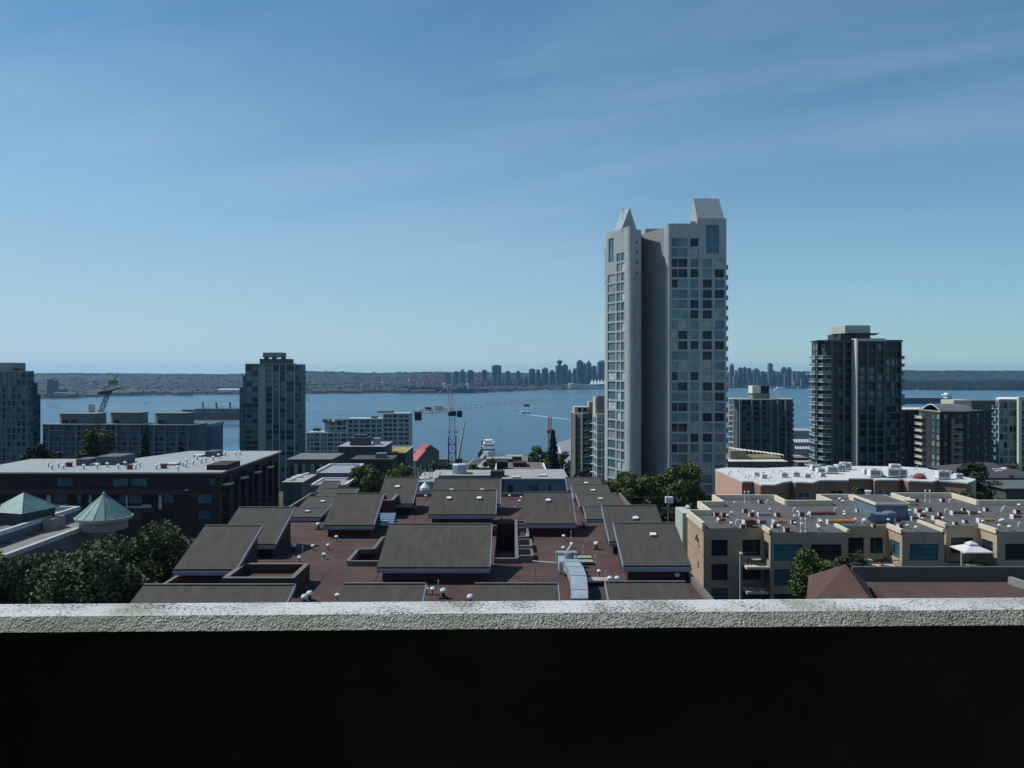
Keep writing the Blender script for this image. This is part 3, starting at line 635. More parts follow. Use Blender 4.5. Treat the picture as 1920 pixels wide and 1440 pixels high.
for k in range(2):
    mb = MB(); y = 73.6+k*1.6; mb.box(5.6, y, zf+.15, 7.5, y+.9, zf+.32, 0); mb.box(5.7, y+.1, zf, 7.4, y+.8, zf+.15, 1); mb.build('roof_hatch', [M('lichen_metal', (.30, .33, .27), .6, .25, 3), black], R)
mb = MB(); D0 = 18*F/(1057-693); mb.bar((1.9, D0, zf+.25), (4.2, D0-.6, zf+.22), .05, n=6); mb.bar((5.2, 75.5, zf+.9), (5.9, 78.6, zf+.9), .07, n=6); mb.build('roof_pipe', pale, R)
# ================================================================== cream apartment building on the right
cream = M('cream_stucco', (.42, .32, .215), .9, .06, .35, bump=.15, bscale=3); stain(cream, .8, (.24, .19, .13), .52, .8, .5, (1, 1, .12)); creamcap = M('cream_coping', (.66, .57, .42), .8, .05)
gravel = M('grey_gravel_roof', (.098, .098, .094), .97, .14, .5, bump=.4, bscale=6); stain(gravel, .25, (.06, .06, .058), .5, .68, .7); stain(gravel, 1.2, (.15, .145, .13), .58, .75, .5)
dB = 19.7; zr_ = H-dB; zg = G(96)-2
BE = Bld('apartment_building', 'cream stucco apartment building with stepped bays, grey roof and many small vents', 'apartment building', (45, 108, zg))
P = [(23.7, 99), (31.2, 99.4), (31.2, 96.6), (40.6, 96.6), (40.6, 100.5), (47.2, 100.5), (47.2, 96.8), (52.3, 96.8), (52.3, 103), (54.6, 103), (54.6, 100.6), (58.8, 100.6), (58.8, 97), (75, 97), (75, 116.2),
     (67.6, 116.2), (67.6, 123), (58.4, 123), (58.4, 116), (51.2, 116), (51.2, 121.6), (46.4, 121.6), (46.4, 116), (39.7, 116), (39.7, 121), (30.4, 121), (30.4, 115), (26.8, 115), (26.8, 108), (23.7, 108)]
fl = [(zr_-1.4-3*i-2, zr_-1.4-3*i) for i in range(6)]
gl = [glass('green_black_glass', (.012, .03, .032)), g_dark, g_teal]
def sp(cols, **k): return dict(cols=cols, rows=fl, dep=.18, gl=gl, fr=dframe, nz=3, nx=1, **k)
spec = {0: sp([(1.0, 3.05), (4.9, 7.2)]), 2: sp([(.45, 3.9), (4.9, 8.6)]), 1: sp([(.3, .01+2.2)]), 4: sp([(1.3, 3.6), (4.4, 6)]), 6: sp([(.9, 4.4)]), 5: sp([(.6, 3.1)]), 10: sp([(.6, 3.4)]), 11: sp([(.5, 2.8)]), 12: sp([(1, 5.6), (7.5, 12)]), 28: None, 27: None}
for i in range(len(P)):
    A, B = P[i], P[(i+1) % len(P)]
    if i == 29:  # the sunlit blank west wall with one little window
        BE.face(A, B, zg, zr_, [(5.9, 6.5)], [(zr_-5.6, zr_-4.7)], .15, fr=dframe, nx=1)
    else:
        k = spec.get(i)
        BE.face(A, B, zg, zr_, mi=0, **(k or {}))
BE.w.face([(x, y, zr_-.02) for x, y in P], 1)
SPLIT.add(BE.root.name); BE.finish([cream, gravel])
mb = MB(); mb.prism([(P[k][0]+(.02 if P[k][0] < 50 else -.02), P[k][1]) for k in range(len(P))], zr_, zr_+.03); mb.build('roof', gravel, BE.root)
segs = [(13, 14), (14, 15), (15, 16), (16, 17), (17, 18), (18, 19), (19, 20), (20, 21), (21, 22), (22, 23), (23, 24), (24, 25), (25, 26), (26, 27), (27, 28), (28, 29), (29, 0), (1, 2), (3, 4), (5, 6), (7, 8), (9, 10), (11, 12)]
mb = MB(); cx_, cy_ = 50, 107
for k, (a, b) in enumerate(segs):
    A, B = P[a], P[b]; back = a >= 14 and b != 0 or a == 29
    hh = .75 if a >= 14 else .35; dxx = .17 if (A[0]+B[0])/2 < 24 else 0
    mb = MB(); mb.seg(A, B, .34, zr_-.1-.004*k, zr_+hh+.002*k); mb.build('parapet', creamcap, BE.root)
# score line and roof mark on the west wall
mb = MB(); mb.box(23.66, 99.1, zr_-.72, 23.7, 107.9, zr_-.66); mb.box(23.66, 99.1, zr_-3.35, 23.7, 107.9, zr_-3.3); mb.build('wall_joint', M('joint', (.22, .17, .11), .9, .05), BE.root)
mb = MB(); x = 23.64; Y = lambda u: 103.6-u*2.6; Z = lambda v: zr_-2.55+v*1.15
pp = [(0, .35), (.12, .3), (.45, 1.0), (.58, .98), (.66, .55), (.60, .38), (.42, .4), (.36, .62)]
for a, b in zip(pp, pp[1:]): mb.bar((x, Y(a[0]), Z(a[1])), (x, Y(b[0]), Z(b[1])), .045, n=5)
pp = [(.62+.19*math.cos(t*.6), .52+.26*math.sin(t*.6)) for t in range(-2, 8)]
for a, b in zip(pp, pp[1:]): mb.bar((x, Y(a[0]), Z(a[1])), (x, Y(b[0]), Z(b[1])), .045, n=5)
mb.bar((x, Y(.72), Z(.3)), (x, Y(.95), Z(.02)), .05, n=5); mb.bar((x, Y(.62), Z(-.12)), (x, Y(.98), Z(-.16)), .05, n=5)
mb.build('wall_emblem', M('emblem_dark_green', (.03, .06, .05), .6, .1), BE.root)
b1 = lambda x, y: (1340+x/6.4, 860+y/6.4); b2 = lambda x, y: (1620+x/6.4, 860+y/6.4)
for f_, L_ in ((b1, [(205, 685), (155, 720), (45, 780), (255, 797), (200, 824), (465, 672), (665, 645), (945, 640), (1000, 677), (1130, 715), (960, 730), (1440, 640), (1555, 672), (1558, 712), (965, 812), (1242, 775), (1275, 800), (1238, 850), (1250, 875), (710, 800), (770, 858), (1045, 835), (240, 560), (620, 552), (1690, 765), (1500, 525), (1540, 548), (1775, 780), (1800, 790)]),
               (b2, [(550, 668), (700, 755), (950, 757), (970, 655), (722, 690), (1390, 690), (1425, 790), (1650, 640), (1665, 780), (1625, 845), (1745, 868), (1852, 820), (290, 780), (520, 840), (625, 868), (1025, 535), (540, 512), (1860, 600), (1640, 790), (1675, 620)])):
    for k, (x, y) in enumerate(L_): fit(BE.root, 'g' if k % 4 == 3 else 'm', *f_(x, y), dB, random.uniform(.85, 1.15))
for f_, L_ in ((b1, [(25, 695), (370, 650), (445, 697), (755, 695), (105, 700), (1045, 692), (340, 838), (470, 790), (715, 832), (868, 880), (552, 538), (945, 785), (1720, 640)]),
               (b2, [(625, 525), (780, 632), (915, 685), (940, 522), (1095, 795), (1215, 775), (432, 828), (120, 822), (1195, 630), (1470, 632), (1840, 660)])):
    for x, y in L_: fit(BE.root, 'r', *f_(x, y), dB, random.uniform(.8, 1.15))
fit(BE.root, 'r', *b1(400, 818), dB, 1.9)
for f_, L_ in ((b1, [(90, 765, 14, rust), (580, 793, 14, rust), (785, 790, 25, orange), (610, 700, 27, grey), (1300, 690, 48, rust), (1520, 788, 51, orange)]),
               (b2, [(665, 655, 12, rust), (705, 712, 13, rust), (610, 745, 14, rust), (880, 742, 15, rust), (1145, 680, 28, rust), (1310, 682, 17, rust), (1465, 772, 29, orange), (1830, 725, 16, rust), (405, 775, 13, rust)])):
    for x, y, w_, mt in L_: tray(BE.root, *f_(x, y), dB, w_, mt, .62)
for f_, L_ in ((b1, [(362, 528), (407, 530), (1036, 880), (1092, 880)]), (b2, [(737, 512), (790, 515)])):
    for x, y in L_: fit(BE.root, 'p', *f_(x, y), dB, 1.0)
bluemet = M('blue_grey_sheet', (.12, .16, .20), .45, .15, .8)
mb = MB(); mb.box(47.8, 105, zr_, 52.0, 112, zr_+1.9, 0); mb.build('roof_hut', bluemet, BE.root)
mb = MB(); mb.box(47.6, 104.8, zr_+1.9, 52.2, 112.2, zr_+2.2); mb.box(47.9, 105.1, zr_+2.2, 51.9, 111.9, zr_+2.24, 1); mb.build('hut_roof', [creamcap, gravel], BE.root)
mb = MB(); mb.box(46.4, 102.4, zr_+.15, 49.2, 104.3, zr_+1.15); mb.prism([(45.8, 102.2), (46.4, 102.4), (46.4, 104.3), (45.8, 104.5)], zr_+.85, zr_+1.35); mb.lathe(48.7, 103.3, [(.85, zr_+.15), (.85, zr_+1.3), (.5, zr_+1.45)], 14); mb.build('air_handler', bluemet, BE.root)
mb = MB(); mb.lathe(50.4, 113.2, [(.3, zr_), (.3, zr_+2.4)], 12); mb.lathe(50.4, 113.2, [(.46, zr_+2.4), (.48, zr_+2.6)], 12); mb.box(49.8, 112.7, zr_, 50.8, 113.7, zr_+.9); mb.build('chimney', pale, BE.root)
# terraces in the recesses
darkmet = M('dark_railing', (.03, .035, .035), .5, .1)
for (A, u0, u1, z, d) in (((28.4, 99), 0, 2.7, zr_-4.2, 2.2), ((40.7, 100.4), 0, 6.4, zr_-4.4, 3.4), ((52.4, 102.9), 0, 6.3, zr_-4.6, 6.4), ((28.4, 99), 0, 2.7, zr_-7.2, 2.2)):
    mb = MB(); x0, y1 = A; mb.box(x0+.02, y1-d, z-.3, x0+u1, y1-.05, z, 0); k = int(u1/.18)
    for i in range(k+1): x = x0+.05+(u1-.1)*i/k; mb.box(x, y1-d+.02, z, x+.03, y1-d+.05, z+.95, 1)
    mb.box(x0+.02, y1-d, z+.95, x0+u1, y1-d+.07, z+1.02, 1); mb.build('terrace', [creamcap, darkmet], BE.root)
# parasol, table, plants on the terraces
um = thing('patio_parasol', 'white two-tier square parasol shading the terrace of the cream building', 'parasol', (56.3, 99, zr_-4.6))
mb = MB(); uc, ud = 56.4, 98.2; zt2 = zr_-2.35
def pyr(mb, x, y, r, z0, z1, mi=0):
    c = [(x-r, y-r, z0), (x+r, y-r, z0), (x+r, y+r, z0), (x-r, y+r, z0)]
    for k in range(4): mb.face([c[k], c[(k+1) % 4], (x, y, z1)], mi)
    for k in range(4): a, b = c[k], c[(k+1) % 4]; mb.face([(a[0], a[1], a[2]-.16), (b[0], b[1], b[2]-.16), b, a], mi)
pyr(mb, uc, ud, 1.75, zt2, zt2+.75); pyr(mb, uc, ud, .55, zt2+.72, zt2+1.05); mb.build('canopy', M('canvas', (.62, .6, .6), .9, .06, 2), um)
mb = MB(); mb.bar((uc, ud, zr_-4.6), (uc, ud, zt2+.7), .04, n=8)
for sx in (-1, 1):
    for sy in (-1, 1): mb.bar((uc+sx*1.7, ud+sy*1.7, zr_-4.6), (uc+sx*1.7, ud+sy*1.7, zt2), .035, n=6)
mb.build('pole', dframe, um)
for k, (x, y, z, l) in enumerate(((43.6, 98.2, zr_-4.4, 'white round table on the railed terrace left of the parasol bay'), (29.9, 98, zr_-4.2, 'pale round table on the small dark terrace behind the white pole'))):
    t = thing('patio_table', l, 'table', (x, y, z)); mb = MB(); mb.lathe(x, y, [(.65, z+.7), (.65, z+.74)], 16); mb.build('tabletop', white, t)
    mb = MB(); mb.lathe(x, y, [(.3, z), (.05, z+.06), (.05, z+.7)], 8); mb.build('leg', grey, t)
for k, (x, y, z, l) in enumerate(((45.4, 98.3, zr_-4.4, 'leafy potted shrub beside the white terrace table'), (41.6, 98.6, zr_-4.4, 'taller potted shrub at the left end of the railed terrace'))):
    t = thing('potted_plant', l, 'plant', (x, y, z)); mb = MB(); mb.lathe(x, y, [(.22, z), (.3, z+.45)], 12); mb.build('pot', pinkm, t)
    quads_obj(leaf_cloud([(x, y, z+.9)], [.55], 500, .12), 'foliage', LEAF['soft'], t)
# ================================================================== brown gabled roof bottom right
brick = M('brown_brick', (.10, .05, .04), .9, .2, 1)
BR = Bld('low_building', 'low building with a brown pyramid roof and a dark parapet at the bottom right', 'building', (40, 66, G(66)))
redroof2 = M('brown_felt_roof', (.085, .048, .04), .95, .2, .4, bump=.3, bscale=5)
zb2 = H-19.2; mb = MB(); mb.box(31.4, 50, G(60)-2, 70, 72.6, zb2); mb.build('wall', brick, BR.root)
mb = MB(); mb.box(31.5, 50, zb2, 69.9, 72.5, zb2+.05); mb.build('roof', redroof2, BR.root)
mb = MB(); mb.seg((30.9, 72.7), (70, 72.7), .35, zb2-.3, zb2+1.3); mb.build('back_parapet', M('dark_parapet', (.085, .082, .08), .8, .1), BR.root)
mb = MB(); mb.seg((28.2, 63.5), (31.3, 72), .35, zb2, zb2+.5); mb.build('roof_kerb', M('kerb_flashing', (.22, .22, .21), .7, .1), BR.root); mb = MB(); mb.seg((57.5, 63), (46.2, 73), .4, zb2+.01, zb2+.8) if 0 else mb.seg((44.5, 71.5), (47.3, 55), .4, zb2+.01, zb2+.7)
mb.build('roof_kerb', M('kerb_flashing', (.22, .22, .21), .7, .1), BR.root)
mb = MB(); ap = (28.6, 68.6, H-16.7); c = [(24.3, 66.2, H-19.9), (29.4, 62.4, H-19.9), (31.0, 70.6, H-18.4), (27.6, 74.5, H-19.2)]
for k in range(4): mb.face([c[k], c[(k+1) % 4], ap])
mb.build('pyramid_roof', M('brown_tile', (.095, .05, .038), .9, .18, 1.1, bump=.6, bscale=10), BR.root)
mb = MB(); mb.prism([(25, 66.4), (29.3, 63.2), (32, 70.2), (27.8, 73.6)], G(66)-2, H-20.1); mb.build('gable_wall', brick, BR.root)
# ================================================================== towers and blocks down the slope
pe = lambda px, D: (XP(px, D), D)
def lu(A, B, px):
    k = (px-960)/F; dx, dy = B[0]-A[0], B[1]-A[1]; t = (k*A[1]-A[0])/(dx-k*dy); return t*math.hypot(dx, dy)
def lc(A, B, rs): return [tuple(sorted((lu(A, B, a), lu(A, B, b)))) for a, b in rs]
def bez(a, b, c, n=6): return [((1-t)**2*a[0]+2*t*(1-t)*b[0]+t*t*c[0], (1-t)**2*a[1]+2*t*(1-t)*b[1]+t*t*c[1]) for t in [i/n for i in range(1, n)]]
def seg3(z0, pitch, n, h): return [(z0-i*pitch-h, z0-i*pitch) for i in range(n)]
# ---- the tall pale tower
T = Bld('apartment_tower', 'tallest pale concrete apartment tower with two steep metal peaks on its roof', 'tower', (46, 226, G(226)-1))
A, Bp, Cc, C2, Dd, E, Fp, Mp, Gp = pe(1137, 233), pe(1171, 224), pe(1190, 221.4), pe(1202, 222.6), pe(1203, 232.5), pe(1245.5, 221.6), pe(1259, 217.3), pe(1310, 217.7), pe(1362, 218)
Gb, Bk1, Bk2, Bk3 = (Gp[0]+.3, 236), (52, 246), (34, 249), (28, 242)
zT, zG = 136.7, G(226)-1; R0 = 132.75
rw = seg3(R0, 2.8, 29, 2.28); g_az = glass('azure_glass', (.10, .20, .24), .1)
gT = [g_dark, g_dark, g_teal, g_az, g_mid, g_blue, g_az, g_blind, g_dark, g_teal]; gL = [g_mid, g_blind, g_teal, g_blind, g_bright, g_mid]  # paler mix on the left face imitates sunlit panes
T.face(A, Bp, zG, zT, lc(A, Bp, [(1156.5, 1163)]), rw, .3, gl=gL, nx=2)
# the wall above is rebuilt with three columns, so start over with the right openings
T.w = MB(); T.wins = []
def opface(A, B, z0, z1, items, **k):
    L = math.hypot(B[0]-A[0], B[1]-A[1]); ops = []
    for (a, b), rr, g, nx, nz in items:
        (u0, u1), = lc(A, B, [(a, b)]); ops += [((u0, u1, c, d), g, nx, nz) for c, d in rr]
    o2 = facade(T.w, A, B, z0, z1, [o[0] for o in ops], .3)
    dx, dy = (B[0]-A[0])/L, (B[1]-A[1])/L; rz = math.atan2(dy, dx)
    for (a, b, c, d), (_, g, nx, nz) in zip(o2, ops):
        u = (a+b)/2; x, y = A[0]+dx*u-dy*.26, A[1]+dy*u+dx*.26; fac = max(.05, -(x*dy-y*dx)/math.hypot(x, y)); vis = .2 if c < 62 else 1
        T.wins.append(((b-a)*(d-c)*fac*vis, win_mesh(b-a, d-c, random.choice(g), alu, nx, nz), x, y, c, rz))
opface(A, Bp, zG, zT, [((1139.3, 1153.8), rw[3:], gL, 3, 1), ((1156, 1163.4), rw[1:], gL, 2, 1), ((1164.6, 1170.8), rw[1:], gL, 2, 1), ((1141, 1151), [(128, 134.8)], gL, 2, 3)])
arc = [Bp]+bez(Bp, pe(1179, 220.4), Cc, 7)+[Cc]
for a, b in zip(arc, arc[1:]): T.face(a, b, zG, zT)
T.face(Cc, C2, zG, zT-.8, lc(Cc, C2, [(1193, 1196)]), seg3(R0, 2.8, 4, .8), .3); T.face(C2, Dd, zG, zT-.8)
T.face(Dd, E, zG, zT-.4, mi=1); arc2 = [E]+bez(E, pe(1249, 216.6), Fp, 8)+[Fp]
for a, b in zip(arc2, arc2[1:]): T.face(a, b, zG, zT)
opface(Fp, Mp, zG, zT, [((1259.4, 1270.8), rw, gT, 1, 1), ((1272, 1289), rw, gT, 2, 1), ((1294.6, 1309.7), rw, gT, 2, 1)])
opface(Mp, Gp, zG, zT+1.5, [((1317.5, 1335), rw[2:], gT, 2, 1), ((1340.5, 1358), rw[2:], gT, 2, 1), ((1324, 1348), [(128.6, 136.4)], [g_blue], 2, 2)])
T.face(Gp, Gb, zG, zT+1.5); bk = [Gb, Bk1, Bk2, Bk3, A]
for a, b in zip(bk, bk[1:]): T.face(a, b, zG, zT, [(2.5+4*i, 4.6+4*i) for i in range(int((math.hypot(b[0]-a[0], b[1]-a[1])-2)/4))], rw[::1] if a == Gb else rw[:4], .3, gl=gT)
T.w.face([(*p, zT-.9) for p in [A]+arc+[C2, Dd, E]+arc2[1:]+[Mp, Gp, Gb, Bk1, Bk2, Bk3]], 1)
T.balc(Gp, Gb, 1.0, 3.6, [r[0]-.15 for r in rw[2:28]], .75, concrete, g_teal, 'glass'); T.balc(Gp, Gb, 6, 9, [r[0]-.15 for r in rw[2:28]], .85, concrete, g_teal, 'glass')
T.finish([concrete, M('recess_concrete', (.26, .265, .26), .9, .12, .2)])
mb = MB()
for i in range(30):
    z = R0+.35-2.8*i
    for a, b in list(zip(arc, arc[1:]))+list(zip(arc2, arc2[1:])): mb.seg(a, b, .03, z, z+.05)
mb.build('floor_joint', M('joint_grey', (.16, .16, .15), .9, .05), T.root)  # thin dark lines at each floor of the curved corners
seam = M('seamed_metal_roof', (.36, .37, .40), .5, .08, 1, metal=.3)
mb = MB(); q = [(30.9, 225), (35.6, 228), (34.4, 235), (29.4, 232)]; f0, f1 = (33.3, 226.5, 142.9), (31.9, 233.5, 143.1)
mb.prism(q, zT-.85, zT+.1); c = [(x, y, zT+.1) for x, y in q]
mb.face([c[0], c[1], f0], 1); mb.face([c[1], c[2], f1, f0], 0); mb.face([c[2], c[3], f1], 1); mb.face([c[3], c[0], f0, f1], 0); mb.build('metal_peak', [seam, concrete], T.root)
mb = MB(); x0, x1 = 50.8, 58.3; ya, ym, yb, z0, z1 = 219.4, 224, 229, zT+1.5, 144.9
mb.box(x0, ya, zT-.85, x1, yb, z0, 1); mb.face([(x0, ya, z0), (x1, ya, z0), (x1-.4, ym, z1), (x0, ym, z1)]); mb.face([(x1, yb, z0), (x0, yb, z0), (x0, ym, z1), (x1-.4, ym, z1)])
mb.face([(x0, yb, z0), (x0, ya, z0), (x0, ym, z1)], 1); mb.face([(x1, ya, z0), (x1, yb, z0), (x1-.4, ym, z1)], 1)
for i in range(17):
    x = x0+.15+(x1-x0-.5)*i/16; mb.bar((x, ya-.02, z0+.03), (x, ym-.02, z1+.03), .055)
mb.build('metal_peak', [seam, concrete], T.root)
mb = MB(); mb.box(49.2, 220.5, zT-.9, 50.6, 227, zT+1.2); mb.build('roof_plant', concrete, T.root); mb = MB(); mb.box(38.5, 231, zT-.9, 44, 236, zT+1.0); mb.build('roof_plant', concrete, T.root)
mb = MB()
for x, y, h in ((31.4, 228, 6.2), (32, 229, 6.6), (54, 224, 8.8), (54.9, 224, 8.7)): mb.bar((x, y, zT+3), (x, y, zT+h), .06)
mb.build('antenna', dframe, T.root)
# ---- generic helper for the remaining towers; faces are (pxA, DA, pxB, DB, columns px, rows, options)
def bpx(name, label, cat, pts, ztop, faces, mats, ground_D, extra=None, group=None, zroof=None, roofm=None):
    P_ = [pe(*p) for p in pts]; cx_ = sum(p[0] for p in P_)/len(P_); cy_ = sum(p[1] for p in P_)/len(P_); zg_ = G(ground_D)-1.5
    b = Bld(name, label, cat, (cx_, cy_, zg_), group)
    for i in range(len(P_)):
        A_, B_ = P_[i], P_[(i+1) % len(P_)]; k = faces.get(i)
        if k: k = dict(k); cols = lc(A_, B_, k.pop('cols')); b.face(A_, B_, zg_, ztop, cols, **k)
        else: b.face(A_, B_, zg_, ztop)
    b.w.face([(*p, ztop-.02) for p in P_]); 
    if extra: extra(b, P_)
    b.finish(mats); b.roof(P_, ztop, roofm or M('pale_roof_slab', (.30, .31, .29), .9, .12, .3), th=.35)
    return b
teal_wall = M('teal_grey_panel', (.07, .125, .135), .6, .1, .2); cool = M('cool_concrete', (.20, .22, .225), .85, .08, .1)
gq = [g_dark, g_teal, g_dark, glass('sea_green_glass', (.035, .125, .13), .09), g_blue]
# ---- glass tower left of the crane
zt1 = ZP(684, 420); r1_ = seg3(zt1-.6, 2.8, 22, 2.15)
ex = lambda b, P_: None
TL = bpx('glass_tower', 'teal glass tower with a blank concrete stripe, left of the white harbour blocks', 'tower', [(460, 420), (553, 419), (566, 423), (573, 432), (571, 446), (462, 448)], zt1,
    {0: dict(cols=[(461, 471.5), (473, 483), (499, 510), (512.8, 522.8), (525.8, 535), (537.5, 551.5)], rows=r1_, gl=gq, dep=.25, fr=teal_wall), 1: dict(cols=[(554.5, 559), (560.5, 565)], rows=r1_, gl=gq, dep=.25), 2: dict(cols=[(566.8, 569.5), (570.2, 572.6)], rows=r1_, gl=gq, dep=.25)},
    [teal_wall], 430)
mb = MB(); zg_ = G(430); a, b_ = pe(484.5, 419.4), pe(498, 419.4); mb.box(a[0], 419.2, zg_, b_[0], 420, zt1+.1); mb.build('concrete_pier', M('tower_pier_grey', (.27, .28, .275), .85, .06), TL.root)
for (p0, p1, yt, dd) in ((455, 460, 705, 424), (449, 455, 727, 427)):
    mb = MB(); z = ZP(yt, dd); x0_, x1_ = XP(p0, dd), XP(p1, dd)+.2; mb.box(x0_, dd, zg_, x1_, 444, z); mb.build('stepped_wing', teal_wall, TL.root)
    mb = MB(); mb.box(x0_-.3, dd-.3, z, x1_-.05, 444, z+.35); mb.build('terrace_slab', cool, TL.root)
    place_parts(TL.root, 'window', [(1, win_mesh(.9, 2.1, random.choice(gq), teal_wall, 1, 1), x0_+.75, dd-.02, z-2.7-2.8*i, 0) for i in range(16)])
mb = MB()
for px_ in (511.5, 524.2, 536.2, 552.3): xx = XP(px_, 419); mb.box(xx-.18, 418.6, zg_, xx+.18, 419.5, zt1-.1 if px_ != 524.2 else zt1-.1)
mb.build('fin', M('pale_fin', (.36, .40, .42), .6, .05), TL.root)
mb = MB(); mb.box(XP(488, 426), 425, zt1+.3, XP(541, 426), 436, zt1+3.2, 1); mb.box(XP(494, 428), 427, zt1+4.0, XP(529, 428), 436, zt1+6.6, 0)
for px_ in (495, 510, 527): mb.box(XP(px_, 428), 428, zt1+3.2, XP(px_, 428)+.5, 435, zt1+4.0, 1)
mb.build('penthouse', [cool, M('dark_plant_room', (.05, .06, .065), .8, .1)], TL.root)
mb = MB(); mb.box(XP(458.5, 419), 418.2, zt1+.35, XP(554, 419), 421, zt1+.6); mb.build('roof_edge', M('pale_edge', (.34, .38, .37), .7, .05), TL.root)
# ---- tower at the left edge
zt1 = ZP(697, 330); r2_ = seg3(zt1-.7, 2.8, 20, 2.1)
LT = bpx('glass_tower', 'blue-grey glass tower cut by the left edge, with a pale penthouse', 'tower', [(-70, 330), (52, 329), (63, 333), (64, 350), (-70, 356)], zt1,
    {0: dict(cols=[(-60+9.2*i, -54+9.2*i) for i in range(12)], rows=r2_, gl=gq, dep=.25, fr=teal_wall), 1: dict(cols=[(53, 57.3), (58, 62.5)], rows=r2_, gl=gq, dep=.2)}, [M('blue_grey_panel', (.10, .13, .15), .7, .1, .2)], 330)
for p0, p1, yt, dd in ((52, 70, 718, 334), (60, 75.5, 740, 337)):
    mb = MB(); z = ZP(yt, dd); mb.prism([pe(p0, dd), pe(p1, dd), pe(p1+.5, dd+14), pe(p0, dd+14)], G(330)-1, z); mb.build('stepped_wing', teal_wall, LT.root)
    place_parts(LT.root, 'window', [(1, win_mesh(1.2, 2.1, random.choice(gq), teal_wall, 1, 1), XP(p1, dd)-.8, dd-.02, z-2.7-2.8*i, 0) for i in range(14)])
mb = MB(); mb.box(XP(-40, 336), 336, zt1, XP(21, 336), 346, ZP(680, 336)); mb.build('penthouse', cool, LT.root)
quads_obj(leaf_cloud([(XP(p, 334), 334, zt1+.9) for p in (26, 30, 34, 38, 43)], [.9]*5, 500, .2), 'roof_planting', LEAF['green'], LT.root)
# ---- dark tower with curved balconies
dk = M('dark_bronze_panel', (.040, .048, .048), .7, .15, .2); lit = M('lit_cream_band', (.62, .59, .50), .8, .08)  # cream with sun-side brightness put into it; some roof slabs share it
zt1 = ZP(641, 290); r3 = seg3(zt1-3.6, 2.8, 22, 2.1); r3b = seg3(zt1-.7, 2.8, 1, 2.1)
gd = [g_dark, g_blue, g_mid, g_teal, g_dark, g_dark, g_dark]
pts = [(1522, 300), (1533, 291), (1538, 291.5), (1547, 288), (1558, 287.5), (1605.5, 287.5), (1607, 283.5), (1660, 283.5), (1661, 287.5), (1690, 290), (1691, 312), (1530, 318)]
def ex(b, P_):
    for i, u0, u1, d in ((0, .6, None, 1.1), (2, 0, None, 1.0), (3, -.2, 2.0, 1.0)):
        A_, B_ = P_[i], P_[i+1]; L = math.hypot(B_[0]-A_[0], B_[1]-A_[1]); b.balc(A_, B_, u0, u1 or L+.4, [r[0]-.3 for r in r3[:21]], d, lit, g_mid, 'glass')
    A_, B_ = P_[9], P_[10]; b.balc(A_, B_, .5, 4, [r[0]-.3 for r in r3[:21]], 1.1, dk, g_mid, 'glass')
DT = bpx('apartment_tower', 'dark glass tower with cream curved balconies and a boxy penthouse, right of the tallest tower', 'tower', pts, zt1,
    {0: dict(cols=[(1523, 1527), (1528, 1532)], rows=r3+r3b, gl=[g_mid, g_blind, g_bright, g_mid], dep=.2), 2: dict(cols=[(1539, 1542.5), (1543, 1546.6)], rows=r3+r3b, gl=[g_blind, g_mid], dep=.2),
     3: dict(cols=[(1547.5, 1551), (1553, 1557)], rows=r3+r3b, gl=gd, dep=.2), 4: dict(cols=[(1573, 1580), (1586, 1594), (1595.5, 1602)], rows=r3+r3b, gl=gd, dep=.4, fr=dk), 6: dict(cols=[(1613, 1624), (1629, 1641), (1646, 1656)], rows=r3+seg3(zt1-.9, 2.8, 1, 2.6), gl=gd, dep=.35, fr=dk),
     8: dict(cols=[(1662.5, 1670), (1671.5, 1679), (1681, 1688)], rows=r3, gl=gd, dep=.3, fr=dk)}, [dk], 290, ex)
mb = MB(); zg_ = G(290); a = pe(1607, 283.2); mb.box(a[0]-.25, 283.0, zg_, a[0]+.35, 287.3, zt1+1); mb.box(a[0]+.35, 283.0, zt1, XP(1660, 283.2), 284, zt1+1.0)
mb.build('corner_pier', M('pale_pier', (.50, .49, .45), .8, .06), DT.root)
mb = MB()
for px_, w_ in ((1560, 1.0), (1582, .8), (1626, .5), (1643, .5), (1658, .5), (1689, .4)):
    D_ = 287.2 if px_ < 1606 else (283.2 if px_ < 1661 else 289.5); xx = XP(px_, D_); mb.box(xx-w_/2, D_-.25, zg_, xx+w_/2, D_+.4, zt1-.3)
mb.build('pier', M('olive_grey_pier', (.10, .115, .115), .8, .1, .3), DT.root)
mb = MB()
for i in range(22):
    z = zt1-3.35-2.8*i; mb.box(XP(1609.5, 283.4), 283.35, z, XP(1660, 283.4), 283.5, z+.3); mb.box(XP(1559, 287.4), 287.32, z, XP(1605, 287.4), 287.5, z+.3)
    mb.prism([pe(1661.5, 287.3), pe(1689.5, 289.8), pe(1689.5, 290.2), pe(1661.5, 287.8)], z, z+.3)
mb.build('floor_band', M('slab_edge_grey', (.11, .125, .13), .8, .08), DT.root)
mb = MB(); mb.prism([pe(1519, 302), pe(1533, 288), pe(1605, 285), pe(1605, 300), pe(1560, 312)], zt1+.36, zt1+.6); mb.prism([pe(1661, 286), pe(1693.5, 288), pe(1693, 300), pe(1661, 300)], zt1+.37, zt1+.6); mb.build('roof_overhang', dk, DT.root)
mb = MB(); mb.box(XP(1572, 296), 294, zt1+.3, XP(1632, 294), 306, zt1+3.1, 1); mb.box(XP(1572, 300), 294, zt1+3.3, XP(1632, 294), 306, zt1+6.2, 0); mb.prism([pe(1557, 300), pe(1590, 291), pe(1649, 293), pe(1640, 308)], zt1+3.1, zt1+3.3, 1)
mb.build('penthouse', [M('pale_plant_room', (.42, .41, .37), .8, .06), dk], DT.root)
